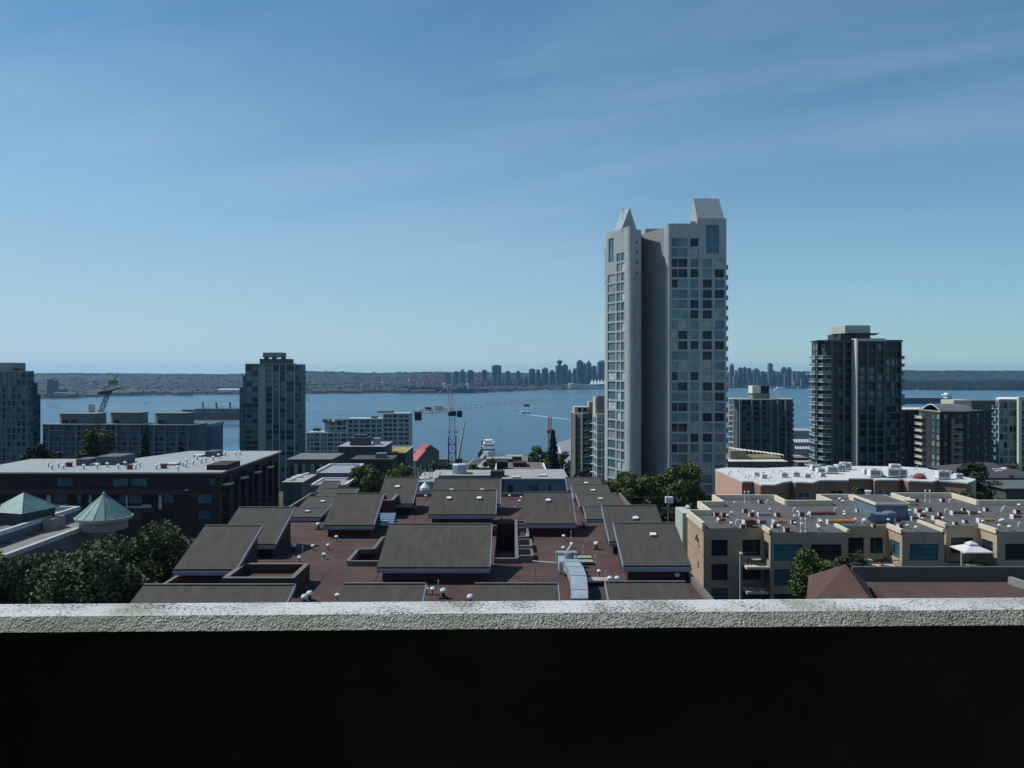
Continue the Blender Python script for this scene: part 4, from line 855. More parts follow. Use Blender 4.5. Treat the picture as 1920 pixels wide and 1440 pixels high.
# ---- mid-rise right of the tall tower
g415 = M('grey_brown_wall', (.085, .095, .10), .8, .12, .2); zt1 = ZP(750, 415); r4 = seg3(zt1-.6, 2.8, 14, 1.9)
def ex(b, P_): b.balc(P_[0], P_[1], 1.5, 7, [r[0]-.4 for r in r4], 1.3, lit, g_mid, 'bars'); b.balc(P_[4], P_[5], .5, 5, [r[0]-.4 for r in r4], 1.2, g415, g_mid, 'glass')
MR = bpx('apartment_building', 'grey mid-rise with a two-tone rooftop box between the tall tower and the dark tower', 'apartment building', [(1366, 428), (1384, 416), (1446, 415), (1460, 418), (1484, 416), (1487, 436), (1370, 440)], zt1,
    {0: dict(cols=[(1367, 1371), (1373, 1377)], rows=r4, gl=[g_mid, g_blind], dep=.2), 1: dict(cols=[(1392, 1399), (1400, 1407), (1414, 1424), (1430, 1436), (1437, 1443)], rows=r4, gl=gd+[g_teal], dep=.25, fr=g415), 3: dict(cols=[(1462, 1466.5), (1467.5, 1472), (1476, 1481)], rows=r4, gl=gd+[g_mid], dep=.25, fr=g415)},
    [g415], 415, ex, roofm=M('tan_roof', (.28, .26, .2), .9, .15, .2))
mb = MB()
for px_ in (1388, 1410.5, 1427, 1446, 1459, 1473.8): xx = XP(px_, 414.6); mb.box(xx-.35, 414.4, G(415), xx+.35, 415.4, zt1-.1)
mb.build('pier', M('mid_grey_pier', (.15, .165, .17), .8, .08), MR.root)
mb = MB(); mb.box(XP(1410, 424), 423, zt1+.3, XP(1442, 424), 430, zt1+3); mb.box(XP(1408, 424), 422.6, zt1+3, XP(1443, 424), 431, zt1+3.3); mb.build('plant_room', cool, MR.root)
mb = MB(); mb.box(XP(1409.5, 424), 422.8, zt1+3.3, XP(1425, 424), 430, zt1+7.2, 0); mb.box(XP(1425.3, 424), 423, zt1+3.3, XP(1441, 424), 430, zt1+7.1, 1); mb.build('rooftop_box', [M('lit_box_side', (.66, .64, .56), .8, .05), M('shaded_box_side', (.012, .012, .02), .8, .1)], MR.root)  # sunlit and shaded sides of one box painted as two tones
mb = MB(); x0_ = XP(1365, 421); mb.box(x0_, 420, zt1-12, x0_+.35, 420.4, zt1+.6); mb.box(XP(1373.5, 418), 417.2, zt1-40, XP(1373.5, 418)+.35, 417.6, zt1+.6); mb.box(x0_-.6, 417, zt1+.36, XP(1381, 418), 421, zt1+.7); mb.build('corner_frame', white, MR.root)
# ---- arched-roof building
zt1 = ZP(772, 330); r5 = seg3(zt1-.9, 2.8, 13, 2.0); dw = M('umber_wall', (.030, .028, .027), .85, .15, .2)
pts = [(1722, 345), (1745, 334), (1762, 326.5), (1812, 329), (1863, 346), (1862, 362), (1727, 366)]
def ex(b, P_):
    b.balc(P_[0], P_[1], 1.0, 6.2, [r[0]-.35 for r in r5], 1.4, M('cream_balcony', (.52, .46, .36), .8, .06), g_mid, 'solid'); b.balc(P_[2], P_[3], 5.8, 10, [r[0]-.35 for r in r5[1:]], 1.3, lit, g_mid, 'glass')
    b.balc(P_[0], P_[1], -1.2, 1.0, [r[0]-.35 for r in r5], 1.2, lit, g_mid, 'glass')
AR = bpx('apartment_building', 'dark apartment building with an arched metal roof and cream balconies at the right', 'apartment building', pts, zt1,
    {0: dict(cols=[(1723, 1727), (1728.5, 1733)], rows=r5, gl=[g_mid, g_blind, g_teal], dep=.2), 1: dict(cols=[(1746.5, 1752), (1755.5, 1761.5)], rows=r5, gl=[g_blind, g_teal], dep=.2), 2: dict(cols=[(1771, 1777), (1791, 1794), (1797, 1806)], rows=r5, gl=[g_teal, g_dark, g_mid, g_blind], dep=.25), 3: dict(cols=[(1814, 1820), (1832, 1838), (1846, 1852)], rows=r5, gl=gq, dep=.25, fr=dw)}, [dw], 330, ex)
mb = MB(); D_ = 327.4; xx = XP(1784, D_); mb.box(xx-.55, D_-1.2, G(330), xx+.55, D_+.4, zt1-2.4); mb.build('pier', M('ochre_pier', (.30, .21, .14), .85, .08), AR.root)
mb = MB(); a0, a1 = pe(1728, 343), pe(1763, 325.5); ext = (26, 14); n = 12; arcp = []
for i in range(n+1):
    t = i/n; z = zt1+.4+2.7*math.sin(math.pi*t); arcp.append((a0[0]+(a1[0]-a0[0])*t, a0[1]+(a1[1]-a0[1])*t, z))
for i in range(n):
    p, q = arcp[i], arcp[i+1]; e = lambda s, dz=0: (s[0]+ext[0]*(.35+.65*(n-i)/n if 0 else 1)*.68, s[1]+ext[1]*.5, s[2]+dz)
    mb.face([p, q, e(q), e(p)], 0); dn = lambda s: (s[0], s[1], s[2]-.35)
    mb.face([dn(p), dn(q), q, p], 1); mb.face([dn(q), dn(p), dn(e(p)), dn(e(q))], 0)
mb.build('arched_roof', [M('zinc_roof', (.16, .165, .17), .55, .1, .3), white], AR.root)
mb = MB(); mb.box(XP(1783, 340), 338, zt1, XP(1817, 340), 348, ZP(750, 340), 0); mb.box(XP(1817, 340)+.05, 340, zt1, XP(1863, 346), 350, ZP(751, 340), 1); mb.build('plant_room', [M('lit_plant_room', (.5, .46, .37), .8, .06), M('shaded_plant_room', (.12, .115, .105), .8, .1)], AR.root)  # light on the left and shade on the right put into the colours
# ---- right edge block
zt1 = ZP(750, 282); r6 = seg3(zt1-.8, 2.8, 11, 2.1); pw = M('pale_green_grey_wall', (.24, .28, .27), .8, .08, .2)
def ex(b, P_): b.balc(P_[0], P_[1], .4, 3.2, [r[0]-.35 for r in r6], 1.3, white, g_mid, 'glass'); b.balc(P_[3], P_[4], 0.4, 5, [r[0]-.35 for r in r6], 1.0, white, g_mid, 'glass')
RE = bpx('apartment_building', 'pale blue-green glass block with white wedge balconies at the right edge', 'apartment building', [(1867, 290), (1873, 283), (1906, 282), (1912, 281), (1990, 281), (1990, 300), (1872, 302)], zt1,
    {1: dict(cols=[(1875, 1881), (1882.5, 1889), (1893, 1899), (1900, 1905)], rows=r6, gl=[g_teal, g_mid, g_dark, g_blind], dep=.2), 0: dict(cols=[(1868.5, 1871.5)], rows=r6, gl=[g_mid], dep=.2), 3: dict(cols=[(1914, 1920), (1922, 1930), (1940, 1950)], rows=r6, gl=[g_teal, g_dark], dep=.25)}, [pw], 282, ex, roofm=white)
mb = MB(); mb.box(XP(1906.5, 281), 279.8, G(282), XP(1912.2, 281), 281, ZP(744, 281)); mb.box(XP(1912.4, 281), 280.2, zt1+.4, XP(1990, 281), 283, ZP(744, 281)); mb.build('corner_pier', M('cream_pier', (.5, .52, .44), .8, .05), RE.root)
# ---- block filling between
zt1 = ZP(769, 352); r7 = seg3(zt1-.8, 2.8, 12, 1.9)
FB = bpx('apartment_building', 'very dark narrow block between the dark tower and the arched building', 'apartment building', [(1686, 352), (1733, 353), (1733, 370), (1686, 370)], zt1, {0: dict(cols=[(1697, 1701), (1705, 1710), (1715, 1720)], rows=r7, gl=[g_dark, g_teal], dep=.2, fr=dk)}, [dk], 350, roofm=lit)
# ---- two slim buildings left of the tall tower
zt1 = ZP(776, 340); r8 = seg3(zt1-1.6, 2.8, 12, 2.1); cr = M('cream_frame', (.46, .43, .36), .8, .06); br_ = M('brown_block', (.13, .115, .10), .85, .12, .3)
def ex(b, P_): b.balc(P_[2], P_[3], .6, 3.0, [r[0]-.3 for r in r8], 1.0, white, g_mid, 'glass')
S1 = bpx('apartment_building', 'brown and cream apartment building with dark teal window bays, left of the tallest tower', 'apartment building', [(1071, 352), (1078, 341), (1091, 338), (1112, 342), (1112, 356), (1074, 362)], zt1,
    {1: dict(cols=[(1080.2, 1084), (1085, 1088.6)], rows=r8, gl=[g_teal, g_dark, g_teal, g_mid], dep=.35), 2: dict(cols=[(1094, 1101), (1103, 1109)], rows=r8, gl=[g_dark, g_dark, g_teal], dep=.3)}, [br_], 340, ex)
mb = MB()
for px_, D_ in ((1071.6, 351), (1078, 340.3), (1091.3, 337.4)): xx = XP(px_, D_); mb.box(xx-.3, D_-.5, G(340), xx+.3, D_+.5, zt1+(.1 if px_ < 1072 else 0))
mb.build('pier', cr, S1.root)
mb = MB(); a, b_ = XP(1077, 341), XP(1103, 341); z = zt1+.35; mb.box(a, 341.5, z, b_, 350, ZP(763, 341)); mb.build('upper_storey', cr, S1.root)
place_parts(S1.root, 'window', [(1, win_mesh(1.6, 1.6, g_dark, dframe, 2, 1), XP(p, 341), 341.45, z+.5, 0) for p in (1087, 1097)])
mb = MB(); mb.box(XP(1104, 344), 343, z, XP(1113, 344), 352, ZP(753, 344)); mb.build('stair_tower', M('tan_block', (.36, .31, .24), .85, .08), S1.root)
zt1 = ZP(778, 272); r9 = seg3(zt1-.9, 2.8, 10, 2.0); gw = M('pale_grey_frame', (.38, .40, .39), .8, .06)
def ex(b, P_): b.balc(P_[1], P_[2], .3, 1.9, [r[0]-.3 for r in r9], 1.0, white, g_mid, 'glass'); b.balc(P_[0], P_[1], .3, 1.4, [r[0]-.3 for r in r9], .9, white, g_mid, 'bars')
S2 = bpx('apartment_building', 'slim pale building with white balcony slabs squeezed against the left side of the tallest tower', 'apartment building', [(1111, 279), (1119, 272), (1129, 272), (1137, 274), (1144, 288), (1116, 292)], zt1,
    {0: dict(cols=[(1112, 1114.5), (1115.5, 1118)], rows=r9, gl=[g_mid, g_blind, g_teal], dep=.2), 1: dict(cols=[(1120.5, 1127.5)], rows=r9, gl=[g_mid, g_teal, g_blind], dep=.3), 2: dict(cols=[(1131, 1135)], rows=r9, gl=gd, dep=.2)}, [gw], 272, ex)
mb = MB(); mb.box(XP(1120, 275), 275, zt1+.35, XP(1137.5, 275), 284, ZP(742, 275), 0); mb.box(XP(1116.5, 275), 275.5, zt1+.35, XP(1120, 275)-.02, 284, ZP(745, 275), 1); mb.build('penthouse', [M('taupe_penthouse', (.2, .185, .165), .85, .08), cr], S2.root)
# ---- white harbour block left of the crane
hw = M('harbour_block_white', (.36, .40, .42), .8, .06, .2); WB = Bld('apartment_building', 'long stepped white apartment block with a grid of dark windows by the water', 'apartment building', (XP(670, 500), 505, G(500)-1))
gh = [g_dark, g_blue, g_dark, g_mid]
for p0, p1, yt, D_, cols, gg in ((574, 650, 811, 500, [(577.5, 580.5), (583, 587), (590, 598.5), (603, 606), (608, 612), (615, 624), (628, 631.5), (633.5, 637), (640, 649)], gh), (650.2, 718, 785, 497, [(653, 661), (663.5, 671), (675, 683), (685, 693), (697, 704), (707, 715)], gh), (718.2, 768, 775, 499, [(720, 727), (729, 735), (737, 744), (748, 757), (759, 766)], gq)):
    z = ZP(yt, D_); rr = seg3(z-.9, 2.8, 10, 1.75); a, b_ = pe(p0, D_), pe(p1, D_); wl = [a, b_, (b_[0], D_+14), (a[0], D_+14)]
    for i in range(4): WB.face(wl[i], wl[(i+1) % 4], G(500)-1, z, lc(a, b_, cols) if i == 0 else [], rr if i == 0 else [], dep=.25, gl=gg, fr=hw)
    WB.w.face([(*p, z) for p in wl])
z = ZP(790, 503); a, b_ = pe(609, 503), pe(650, 503); z0_ = ZP(811, 500)
WB.face(a, (b_[0]-.05, 503), z0_, z, lc(a, b_, [(619, 628), (632, 640), (642, 648)]), seg3(z-.8, 2.8, 2, 1.6), dep=.2, gl=gh, fr=hw); WB.face((a[0], 512), a, z0_, z); WB.w.face([(a[0], 503, z), (b_[0], 503, z), (b_[0], 512, z), (a[0], 512, z)])
WB.finish([hw])
mb = MB()
for p0, p1, y_ in ((590, 600, 803), (608, 620, 787.5), (630, 649, 788)):
    pass
v = leaf_cloud([(XP(p, 503), 502, ZP(y_, 502)) for p, y_ in ((590, 806), (594, 805), (599, 806), (609, 789), (614, 789), (620, 789), (632, 789), (638, 789), (645, 789), (649, 789))], [1.4]*10, 1500, .3); quads_obj(v, 'roof_planting', LEAF['soft'], WB.root)
mb = MB(); mb.box(XP(708, 505), 504, ZP(775, 499), XP(735, 505), 512, ZP(770, 505)); mb.build('roof_plant', M('roof_plant_grey', (.2, .21, .2), .85, .1), WB.root); mb = MB(); mb.box(XP(696, 500), 500, ZP(785, 497), XP(706, 500), 505, ZP(780, 500)); mb.build('roof_plant', M('roof_plant_grey', (.2, .21, .2), .85, .1), WB.root)
# ---- three low blocks behind the brown building, left
for p0, p1, yt, ph0, ph1, yp, lab in ((80, 184, 797, 106, 182, 775, 'leftmost of three low glass blocks with pale curved rooflines, beside the edge tower'), (186, 276, 797, 202, 262, 773, 'middle one of three low glass blocks with pale curved rooflines by the water'), (278, 366, 798, 286, 350, 774, 'rightmost of three low glass blocks with pale curved rooflines, next to the navy shed')):
    D_ = 430; z = ZP(yt, D_); a, b_ = pe(p0, D_), pe(p1, D_); b = Bld('apartment_building', lab, 'apartment building', ((a[0]+b_[0])/2, 436, G(430)-1))
    rr = seg3(z-.6, 2.8, 9, 2.0); pts_ = [a, (b_[0]-1.5, D_-.8), (b_[0], D_+2.5), (b_[0], D_+17), (a[0], D_+17)]; bw = M('slate_blue_wall', (.05, .08, .105), .7, .12, .2)
    for i in range(5):
        A_, B_ = pts_[i], pts_[(i+1) % 5]; L = math.hypot(B_[0]-A_[0], B_[1]-A_[1]); n = int(L/2.9)
        b.face(A_, B_, G(430)-1, z, [(.5+i2*L/n, .5+i2*L/n+(1.9 if i2 % 3 else 1.2)) for i2 in range(n)] if i == 0 else [], rr if i == 0 else [], dep=.25, gl=gh+[g_teal], fr=bw)
    b.w.face([(*p, z) for p in pts_]); b.finish([bw])
    for fl_ in range(7): mb = MB(); mb.box(a[0]+2+3*((fl_+int(p0)) % 2), D_-1.2, z-3.1-2.8*fl_, b_[0]-3, D_-.85, z-2.8-2.8*fl_); mb.build('floor_slab', M('pale_slab_edge', (.20, .24, .26), .8, .1), b.root)
    for q_ in range(4): xx = a[0]+(b_[0]-a[0])*(.12+.24*q_); mb = MB(); mb.box(xx, D_-1.0, G(430)-1, xx+.9, D_-.1, z-.3); mb.build('pier', M('blue_grey_pier', (.13, .16, .19), .8, .1), b.root)
    b.roof([(x, y-.6 if y < 434 else y) for x, y in pts_], z, M('pale_olive_roof', (.19, .21, .19), .9, .12, .2), th=.5)
    a2, b2_ = XP(ph0, D_+4), XP(ph1, D_+4); zp = ZP(yp, D_+4); mb = MB()
    curve = [(a2+2.5, D_+4), (b2_-1, D_+3.4), (b2_, D_+6), (b2_, D_+14), (a2+2.5, D_+14), (a2, D_+11), (a2, D_+7)]
    mb.prism(curve, z+.5, zp-.5, 0); mb.build('penthouse', M('penthouse_grey', (.13, .15, .145), .8, .08), b.root); b.roof([(x+(.6 if x > a2+3 else -.4), y-.5 if y < D_+5 else y) for x, y in curve], zp-.5, M('pale_olive_roof', (.19, .21, .19)), th=.4)
    place_parts(b.root, 'window', [(1, win_mesh(3.4, 1.8, g_dark, bw, 3, 1), a2+5+4.6*i, D_+3.75-.02*i, z+.9, -.03) for i in range(int((b2_-a2-6)/4.6))])
# navy shed and rust barge
sh = thing('warehouse', 'navy blue warehouse gable beside the water, left of the teal glass tower', 'warehouse', (XP(382, 640), 650, 15)); mb = MB(); x0_, x1_ = XP(366, 640), XP(397, 640); mb.prism([(x0_, 640), (x1_, 640), (x1_, 665), (x0_, 665)], 14, [ZP(800, 640), ZP(795, 640), ZP(795, 640), ZP(800, 640)]); mb.build('wall', M('navy_cladding', (.012, .028, .085), .6, .1, .2, stretch=(4, 1, .1)), sh)
mb = MB(); mb.prism([(x0_-.5, 639.4), (x1_+.5, 639.4), (x1_+.5, 666), (x0_-.5, 666)], ZP(800, 640), [ZP(799.5, 640), ZP(794, 640), ZP(794, 640), ZP(799.5, 640)]); mb.build('roof', cool, sh)
bg_ = thing('barge', 'rusty dark barge moored in front of the navy warehouse', 'barge', (XP(385, 900), 905, 0)); mb = MB(); x0_, x1_ = XP(363, 890), XP(408, 890); mb.prism([(x0_, 880), (x1_, 880), (x1_+6, 890), (x1_, 900), (x0_, 900)], .1, 5.5); mb.build('hull', M('dark_rust_hull', (.05, .028, .028), .8, .3, .2), bg_)
mb = MB(); mb.box(x0_+1, 883, 5.5, x1_-10, 897, 8.5); mb.box(x0_+16, 884, 8.5, x1_-12, 894, 10.5); mb.build('deckhouse', M('dull_red_deck', (.2, .09, .07), .8, .3, .3), bg_)
# ================================================================== brown building with the pale flat roof (left)
zr2 = H-18.2; brn = M('dark_brown_brick', (.034, .024, .021), .9, .2, .6); pal = M('pale_panel', (.42, .45, .48), .8, .08)
BB = Bld('apartment_building', 'dark brown brick apartment building with a wide pale flat roof dotted with vents', 'apartment building', (-75, 155, G(140)-2))
pp = [(-96, 140), (-51.2, 140), (-51.2, 175.5), (-70.5, 175.5), (-76, 160), (-96, 160)]; zg_ = G(140)-2
def pxr(ps, D=140): return [((a-960)*D/F+96, (b-960)*D/F+96) for a, b in ps]
fa, fb = (-96, 140), (-51.2, 140)
rowA, rowB, rowC = (ZP(912, 140), ZP(897, 140)), (ZP(944, 140), ZP(927, 140)), (ZP(974, 140), ZP(958, 140))
ops = [((a, b, *rowA)) for a, b in pxr([(75, 102), (105, 136), (210, 240), (243, 275), (390, 404)])]+[(a, b, *rowB) for a, b in pxr([(60, 78), (97, 126), (142, 152), (155, 166), (220, 236), (240, 266), (283, 297), (304, 325), (370, 396)])]+[(a, b, *rowC) for a, b in pxr([(97, 126), (142, 166), (220, 266), (304, 325), (370, 396)])]
o2 = facade(BB.w, fa, fb, zg_, zr2, ops, .25)
for a, b, c, d in o2: BB.wins.append(((b-a)*(d-c), win_mesh(b-a, d-c, random.choice([g_blue, g_dark, g_mid, g_teal]), dframe, 3 if b-a > 2 else 1, 1), fa[0]+(a+b)/2, 140.22, c, 0))
A_, B_ = (-51.2, 140), (-51.2, 175.5); cols = [(1.6, 2.6), (4.6, 6.0), (9.5, 10.9), (12.8, 14.0), (17.5, 19), (20.6, 21.8), (25.5, 27), (29.6, 31)]
BB.face(A_, B_, zg_, zr2, cols, seg3(zr2-1.6, 2.9, 6, 2.1), .5, gl=[g_dark, g_teal, g_mid], fr=dframe, nx=1)
for i in range(2, 6): BB.face(pp[i], pp[(i+1) % 6], zg_, zr2)
BB.w.face([(*p, zr2) for p in pp]); SPLIT.add(BB.root.name); BB.finish([brn])
BB.roof([(-96.4, 139.3), (-50.6, 139.3), (-50.6, 176), (-70.9, 176), (-76.3, 160.4), (-96.4, 160.4)], zr2+.01, M('pale_grey_membrane', (.30, .315, .32), .9, .08, .12, bump=.1), th=.3)
mb = MB(); z = ZP(917, 140)
mb.box(-96, 139.2, z-.25, -56.5, 139.99, z, 0); z = ZP(927, 139); mb.box(-96, 138.7, z, -57, 139.98, z+.9, 1); mb.box(-96, 138.7, z-3.1, -62, 139.98, z-2.5, 1); mb.build('balcony_band', [pal, M('brown_rail', (.055, .032, .028), .85, .15)], BB.root)
mb = MB()
for p0, p1, y0_, y1_ in ((88, 96, 927, 965), (96.2, 126, 946, 957), (167, 172, 928, 948), (236.5, 239.5, 928, 948), (297.5, 303.5, 928, 955), (220, 266, 949, 957), (266, 284, 946, 958)):
    mb = MB(); mb.box(XP(p0, 140), 139.93, ZP(y1_, 140), XP(p1, 140), 139.995, ZP(y0_, 140)); mb.build('wall_panel', pal, BB.root)
pass
mb = MB()
for k, y in enumerate((143.6, 148.3, 152.2, 156.4, 160, 164.8, 169.0, 173)):
    mb.box(-51.15, y-.5, zg_, -50.55, y+.5, zr2-.9-.8*(k % 2)); 
mb.build('brick_pier', brn, BB.root)
mb = MB()
for y in (142.3, 150.4, 158.4, 166.6): mb.box(-51.1, y-1.4, zr2-2.2, -49.9, y+1.4, zr2-2.0)
mb.build('canopy', M('pale_canopy', (.55, .56, .56), .7, .05), BB.root)
mb = MB(); mb.box(-54.4, 142.5, zr2+.3, -50.8, 149.5, zr2+1.2); mb.build('raised_parapet', brn, BB.root)
b3 = lambda x, y: (x/4, 660+y/4); droof = 17.89
for x, y in ((365, 862), (390, 882), (440, 868), (478, 880), (628, 880), (730, 876), (805, 866), (888, 878), (938, 858), (1020, 878), (1050, 862), (1175, 880), (1205, 866), (1350, 846), (1400, 836), (1395, 866), (1450, 848), (1335, 892), (1372, 858), (1480, 812), (1512, 836), (1545, 828), (1600, 816), (1640, 796), (1690, 778), (1770, 780), (1800, 772)): fit(BB.root, 'm', *b3(x, y), droof, 1.5)
for x, y in ((720, 848), (1300, 848), (1495, 784)): fit(BB.root, 's', *b3(x, y), droof, 2.0)
for x, y in ((520, 860), (975, 878), (1230, 872)): fit(BB.root, 'r', *b3(x, y), droof, 1.6)
for q_ in ((148, 172, 150, 153, 1.5), (186, 230, 151, 156, 1.9), (388, 408, 165, 168, 1.4)): mb = MB(); mb.box(XP(q_[0], q_[2]), q_[2]-1, zr2+.3, XP(q_[1], q_[2]), q_[3], zr2+q_[4]); mb.build('roof_plant', M('slate_plant_box', (.085, .095, .11), .8, .12), BB.root)
# ================================================================== teal cone roofs building (left)
copper = M('verdigris_copper', (.10, .20, .19), .6, .14, .5, metal=.1, col2=(.16, .28, .26), bump=.1)
CR = Bld('civic_building', 'low grey building with teal copper cone and pyramid roofs at the left', 'building', (-60, 95, G(95)-2)); zg_ = G(95)-2
z1_, z2_ = H-18.5, H-19.5; gr = M('blue_grey_wall', (.13, .145, .165), .85, .1, .3)  # one blue-grey base colour for all walls
for (x0_, y0_, x1_, y1_, zz_) in ((-95, 84, -57, 105, z1_), (-57, 82, -52, 105, z2_)):
    pr = [(x0_, y0_), (x1_, y0_), (x1_, y1_), (x0_, y1_)]
    for i in range(4):
        if x1_ == -57 and i == 1: CR.face(pr[i], pr[2], z2_, zz_)
        elif i == 1: CR.face(pr[i], pr[2], zg_, zz_, [(1.5+4.2*j, 3.6+4.2*j) for j in range(5)], seg3(zz_-1.6, 3.2, 4, 1.9), .25, gl=[g_dark, g_teal], fr=dframe)
        else: CR.face(pr[i], pr[(i+1) % 4], zg_, zz_)
    CR.w.face([(*p, zz_) for p in pr])
CR.finish([gr]); CR.roof([(-94.8, 84.2), (-57.2, 84.2), (-57.2, 104.8), (-94.8, 104.8)], z1_, M('buff_gravel_roof', (.15, .145, .135), .95, .15, .4), th=.05); CR.roof([(-57, 82.2), (-52.2, 82.2), (-52.2, 104.8), (-57, 104.8)], z2_, M('terrace_paving', (.20, .19, .17), .9, .12, .6), th=.05)
mb = MB(); mb.box(-57.25, 84, z1_+.06, -56.75, 105.2, z1_+.55); mb.box(-66, 104.7, z1_+.06, -57.3, 105.15, z1_+.57); mb.box(-52.3, 82, z2_+.06, -51.8, 96.4, z2_+.55); mb.build('parapet', M('dull_white_coping', (.45, .46, .46), .8, .12, 1), CR.root)
mb = MB()
for y in (85, 89.4, 93.8, 98.2): mb.prism([(-57.0+.02, y), (-56.2, y), (-56.2, y+.6), (-56.98, y+.6)], z2_-1, z1_-.8)
mb.build('buttress', M('navy_grey_frame', (.06, .075, .10), .7, .1), CR.root)
def cone(mb, x, y, r, z0, z1, n, ph=0):
    for i in range(n):
        a, b = 2*math.pi*i/n+ph, 2*math.pi*(i+1)/n+ph
        mb.face([(x+r*math.cos(a), y+r*math.sin(a), z0), (x+r*math.cos(b), y+r*math.sin(b), z0), (x+.12*math.cos(b), y+.12*math.sin(b), z1), (x+.12*math.cos(a), y+.12*math.sin(a), z1)], 0)
        mb.bar((x+r*math.cos(a), y+r*math.sin(a), z0+.02), (x+.1*math.cos(a), y+.1*math.sin(a), z1), .045, 0)
cxx, cyy = XP(195, 98), 98; mb = MB(); cone(mb, cxx, cyy, 3.2, H-17.9, ZP(926, 98), 16, .1); mb.lathe(cxx, cyy, [(.28, ZP(926, 98)-.25), (.22, ZP(926, 98)+.1), (.02, ZP(926, 98)+.3)], 10); mb.build('cone_roof', copper, CR.root)
mb = MB(); mb.lathe(cxx, cyy, [(3.15, H-18.3), (3.3, H-17.92)], 24); mb.build('gutter', M('pale_gutter', (.42, .45, .42), .6, .06), CR.root)
mb = MB(); mb.lathe(cxx, cyy, [(2.7, z2_+.05), (2.7, H-18.3)], 20); mb.build('drum_wall', M('buff_stucco', (.30, .26, .22), .85, .1, .5), CR.root)
mb = MB(); mb.box(-56.8, cyy-1.2, z2_+.05, -55.6, cyy+1.5, z1_+.4); mb.build('drum_buttress', M('buff_stucco', (.30, .26, .22)), CR.root)
px_, py_ = XP(40, 97), 97.5; mb = MB(); cone(mb, px_, py_, 3.8, ZP(956, 97), ZP(925, 97), 4, .5); mb.build('pyramid_roof', copper, CR.root)
mb = MB(); cone(mb, px_-2.9, py_-1.6, 1.9, ZP(958, 95.5), ZP(938, 95.5), 4, .5); mb.build('dormer_roof', copper, CR.root)
mb = MB(); mb.lathe(px_, py_, [(3.2, z1_+.05), (3.4, ZP(956, 97)-.02)], 4, ph=.5); mb.build('pavilion_wall', M('slate_wall', (.05, .055, .065), .8, .1), CR.root)
# ================================================================== low buildings between the complex and the water
def simple(name, label, px0, px1, D, depth, yt, wall, roofm, cols=None, rr=None, par=None, gl=None, over=.3, cat='building', yg=None):
    z = ZP(yt, D); x0, x1 = XP(px0, D), XP(px1, D); zg = G(D+depth)-1
    b = Bld(name, label, cat, ((x0+x1)/2, D+depth/2, zg)); p = [(x0, D), (x1, D), (x1, D+depth), (x0, D+depth)]
    for i in range(4):
        c = lc(p[0], p[1], cols) if (i == 0 and cols) else []
        b.face(p[i], p[(i+1) % 4], zg, z, c, rr(z) if (rr and c) else ([] if not c else [(z-3.6, z-1.4)]), dep=.2, gl=gl or [g_dark, g_mid], fr=dframe)
    b.w.face([(*q, z) for q in p]); b.finish([wall]); b.roof([(x0-over, D-over), (x1+over, D-over), (x1+over, D+depth+over), (x0-over, D+depth+over)], z+.01, roofm, th=.2)
    if par:
        mb = MB()
        for k, (A_, B_) in enumerate(((p[0], p[1]), (p[1], p[2]), (p[2], p[3]), (p[3], p[0]))):
            if k == 0 and par[2]: continue
            mb.seg(A_, B_, .35, z+.2-.003*k, z+par[0]+.003*k)
        mb.build('parapet', par[1], b.root)
    return b
blu = M('blue_grey_cladding', (.105, .15, .205), .75, .06, .3); lg = M('light_grey_roof', (.30, .31, .31), .9, .12, .3, bump=.1); bz = M('brown_ballast_roof', (.15, .125, .105), .95, .15, .4)
chg = M('charcoal_cladding', (.05, .052, .058), .8, .12, .3); ol = M('moss_gravel_roof', (.30, .23, .09), .95, .35, .25); brw = M('rust_brick_wall', (.06, .035, .03), .9, .2, .5)
pw_ = M('pale_stone_wall', (.24, .245, .25), .85, .08, .2)
b = simple('workshop', 'blue-grey box building with a pale flat roof behind the red-roofed complex', 944, 1063, 150, 13.5, 899, blu, lg, [(952, 963), (992, 1009), (1029, 1034)], lambda z: [(z-3.6, z-1.0), (z-6.6, z-4.6)], gl=[g_blue, glass('slate_glass', (.03, .05, .07))], par=None)
for x, y in ((1020, 890), (965, 893), (1058, 890), (1000, 892)): fit(b.root, 'p', x, y, 20.4, .9)
for x, y in ((1018, 893), (968, 896)): fit(b.root, 's', x, y, 20.4, 1.6)
mb = MB(); z = ZP(899, 150)+.2; mb.box(XP(920, 153), 152, z, XP(946, 153), 154.5, z+1.1); mb.build('roof_plant', chg, b.root)
b2_ = simple('workshop', 'long pale-roofed shed behind the middle of the red-roofed complex with a white rooftop unit', 812, 943, 156, 8, 893, blu, lg)
mb = MB(); z = ZP(893, 156)+.2; mb.box(XP(848, 158), 158, z, XP(858, 158)-.02, 161, z+1.7, 0); mb.box(XP(858, 158), 157.6, z, XP(873, 158), 161, z+1.8, 1); mb.build('rooftop_unit', [pale, M('unit_grey', (.34, .37, .39), .6, .08)], b2_.root)
b = simple('building', 'brown flat-roofed building with white edge trim and a dark stair box, behind the blue-grey box', 929, 1024, 172, 16, 888, brw, bz, par=(.45, white, True))
mb = MB(); z = ZP(888, 172)+.2; mb.box(XP(931, 173), 173, z, XP(952, 173), 180, z+2.2); mb.box(XP(962, 182), 182, z, XP(988, 182), 187, z+.9); mb.build('stair_box', M('maroon_box', (.028, .016, .016), .9, .15), b.root)
simple('gravel_yard_building', 'grey flat roof with a clutter of poles, between two brown roof blocks', 782, 812, 133, 12, 905, pw_, lg)
t = thing('tent', 'small white cone tent on the grey flat roof between brown roof blocks', 'tent', (XP(797, 122), 122, zf)); mb = MB(); x = XP(797, 119); mb.lathe(x, 119, [(.8, zf+.1), (.75, zf+.5), (.04, zf+1.3)], 12); mb.build('canopy', white, t)
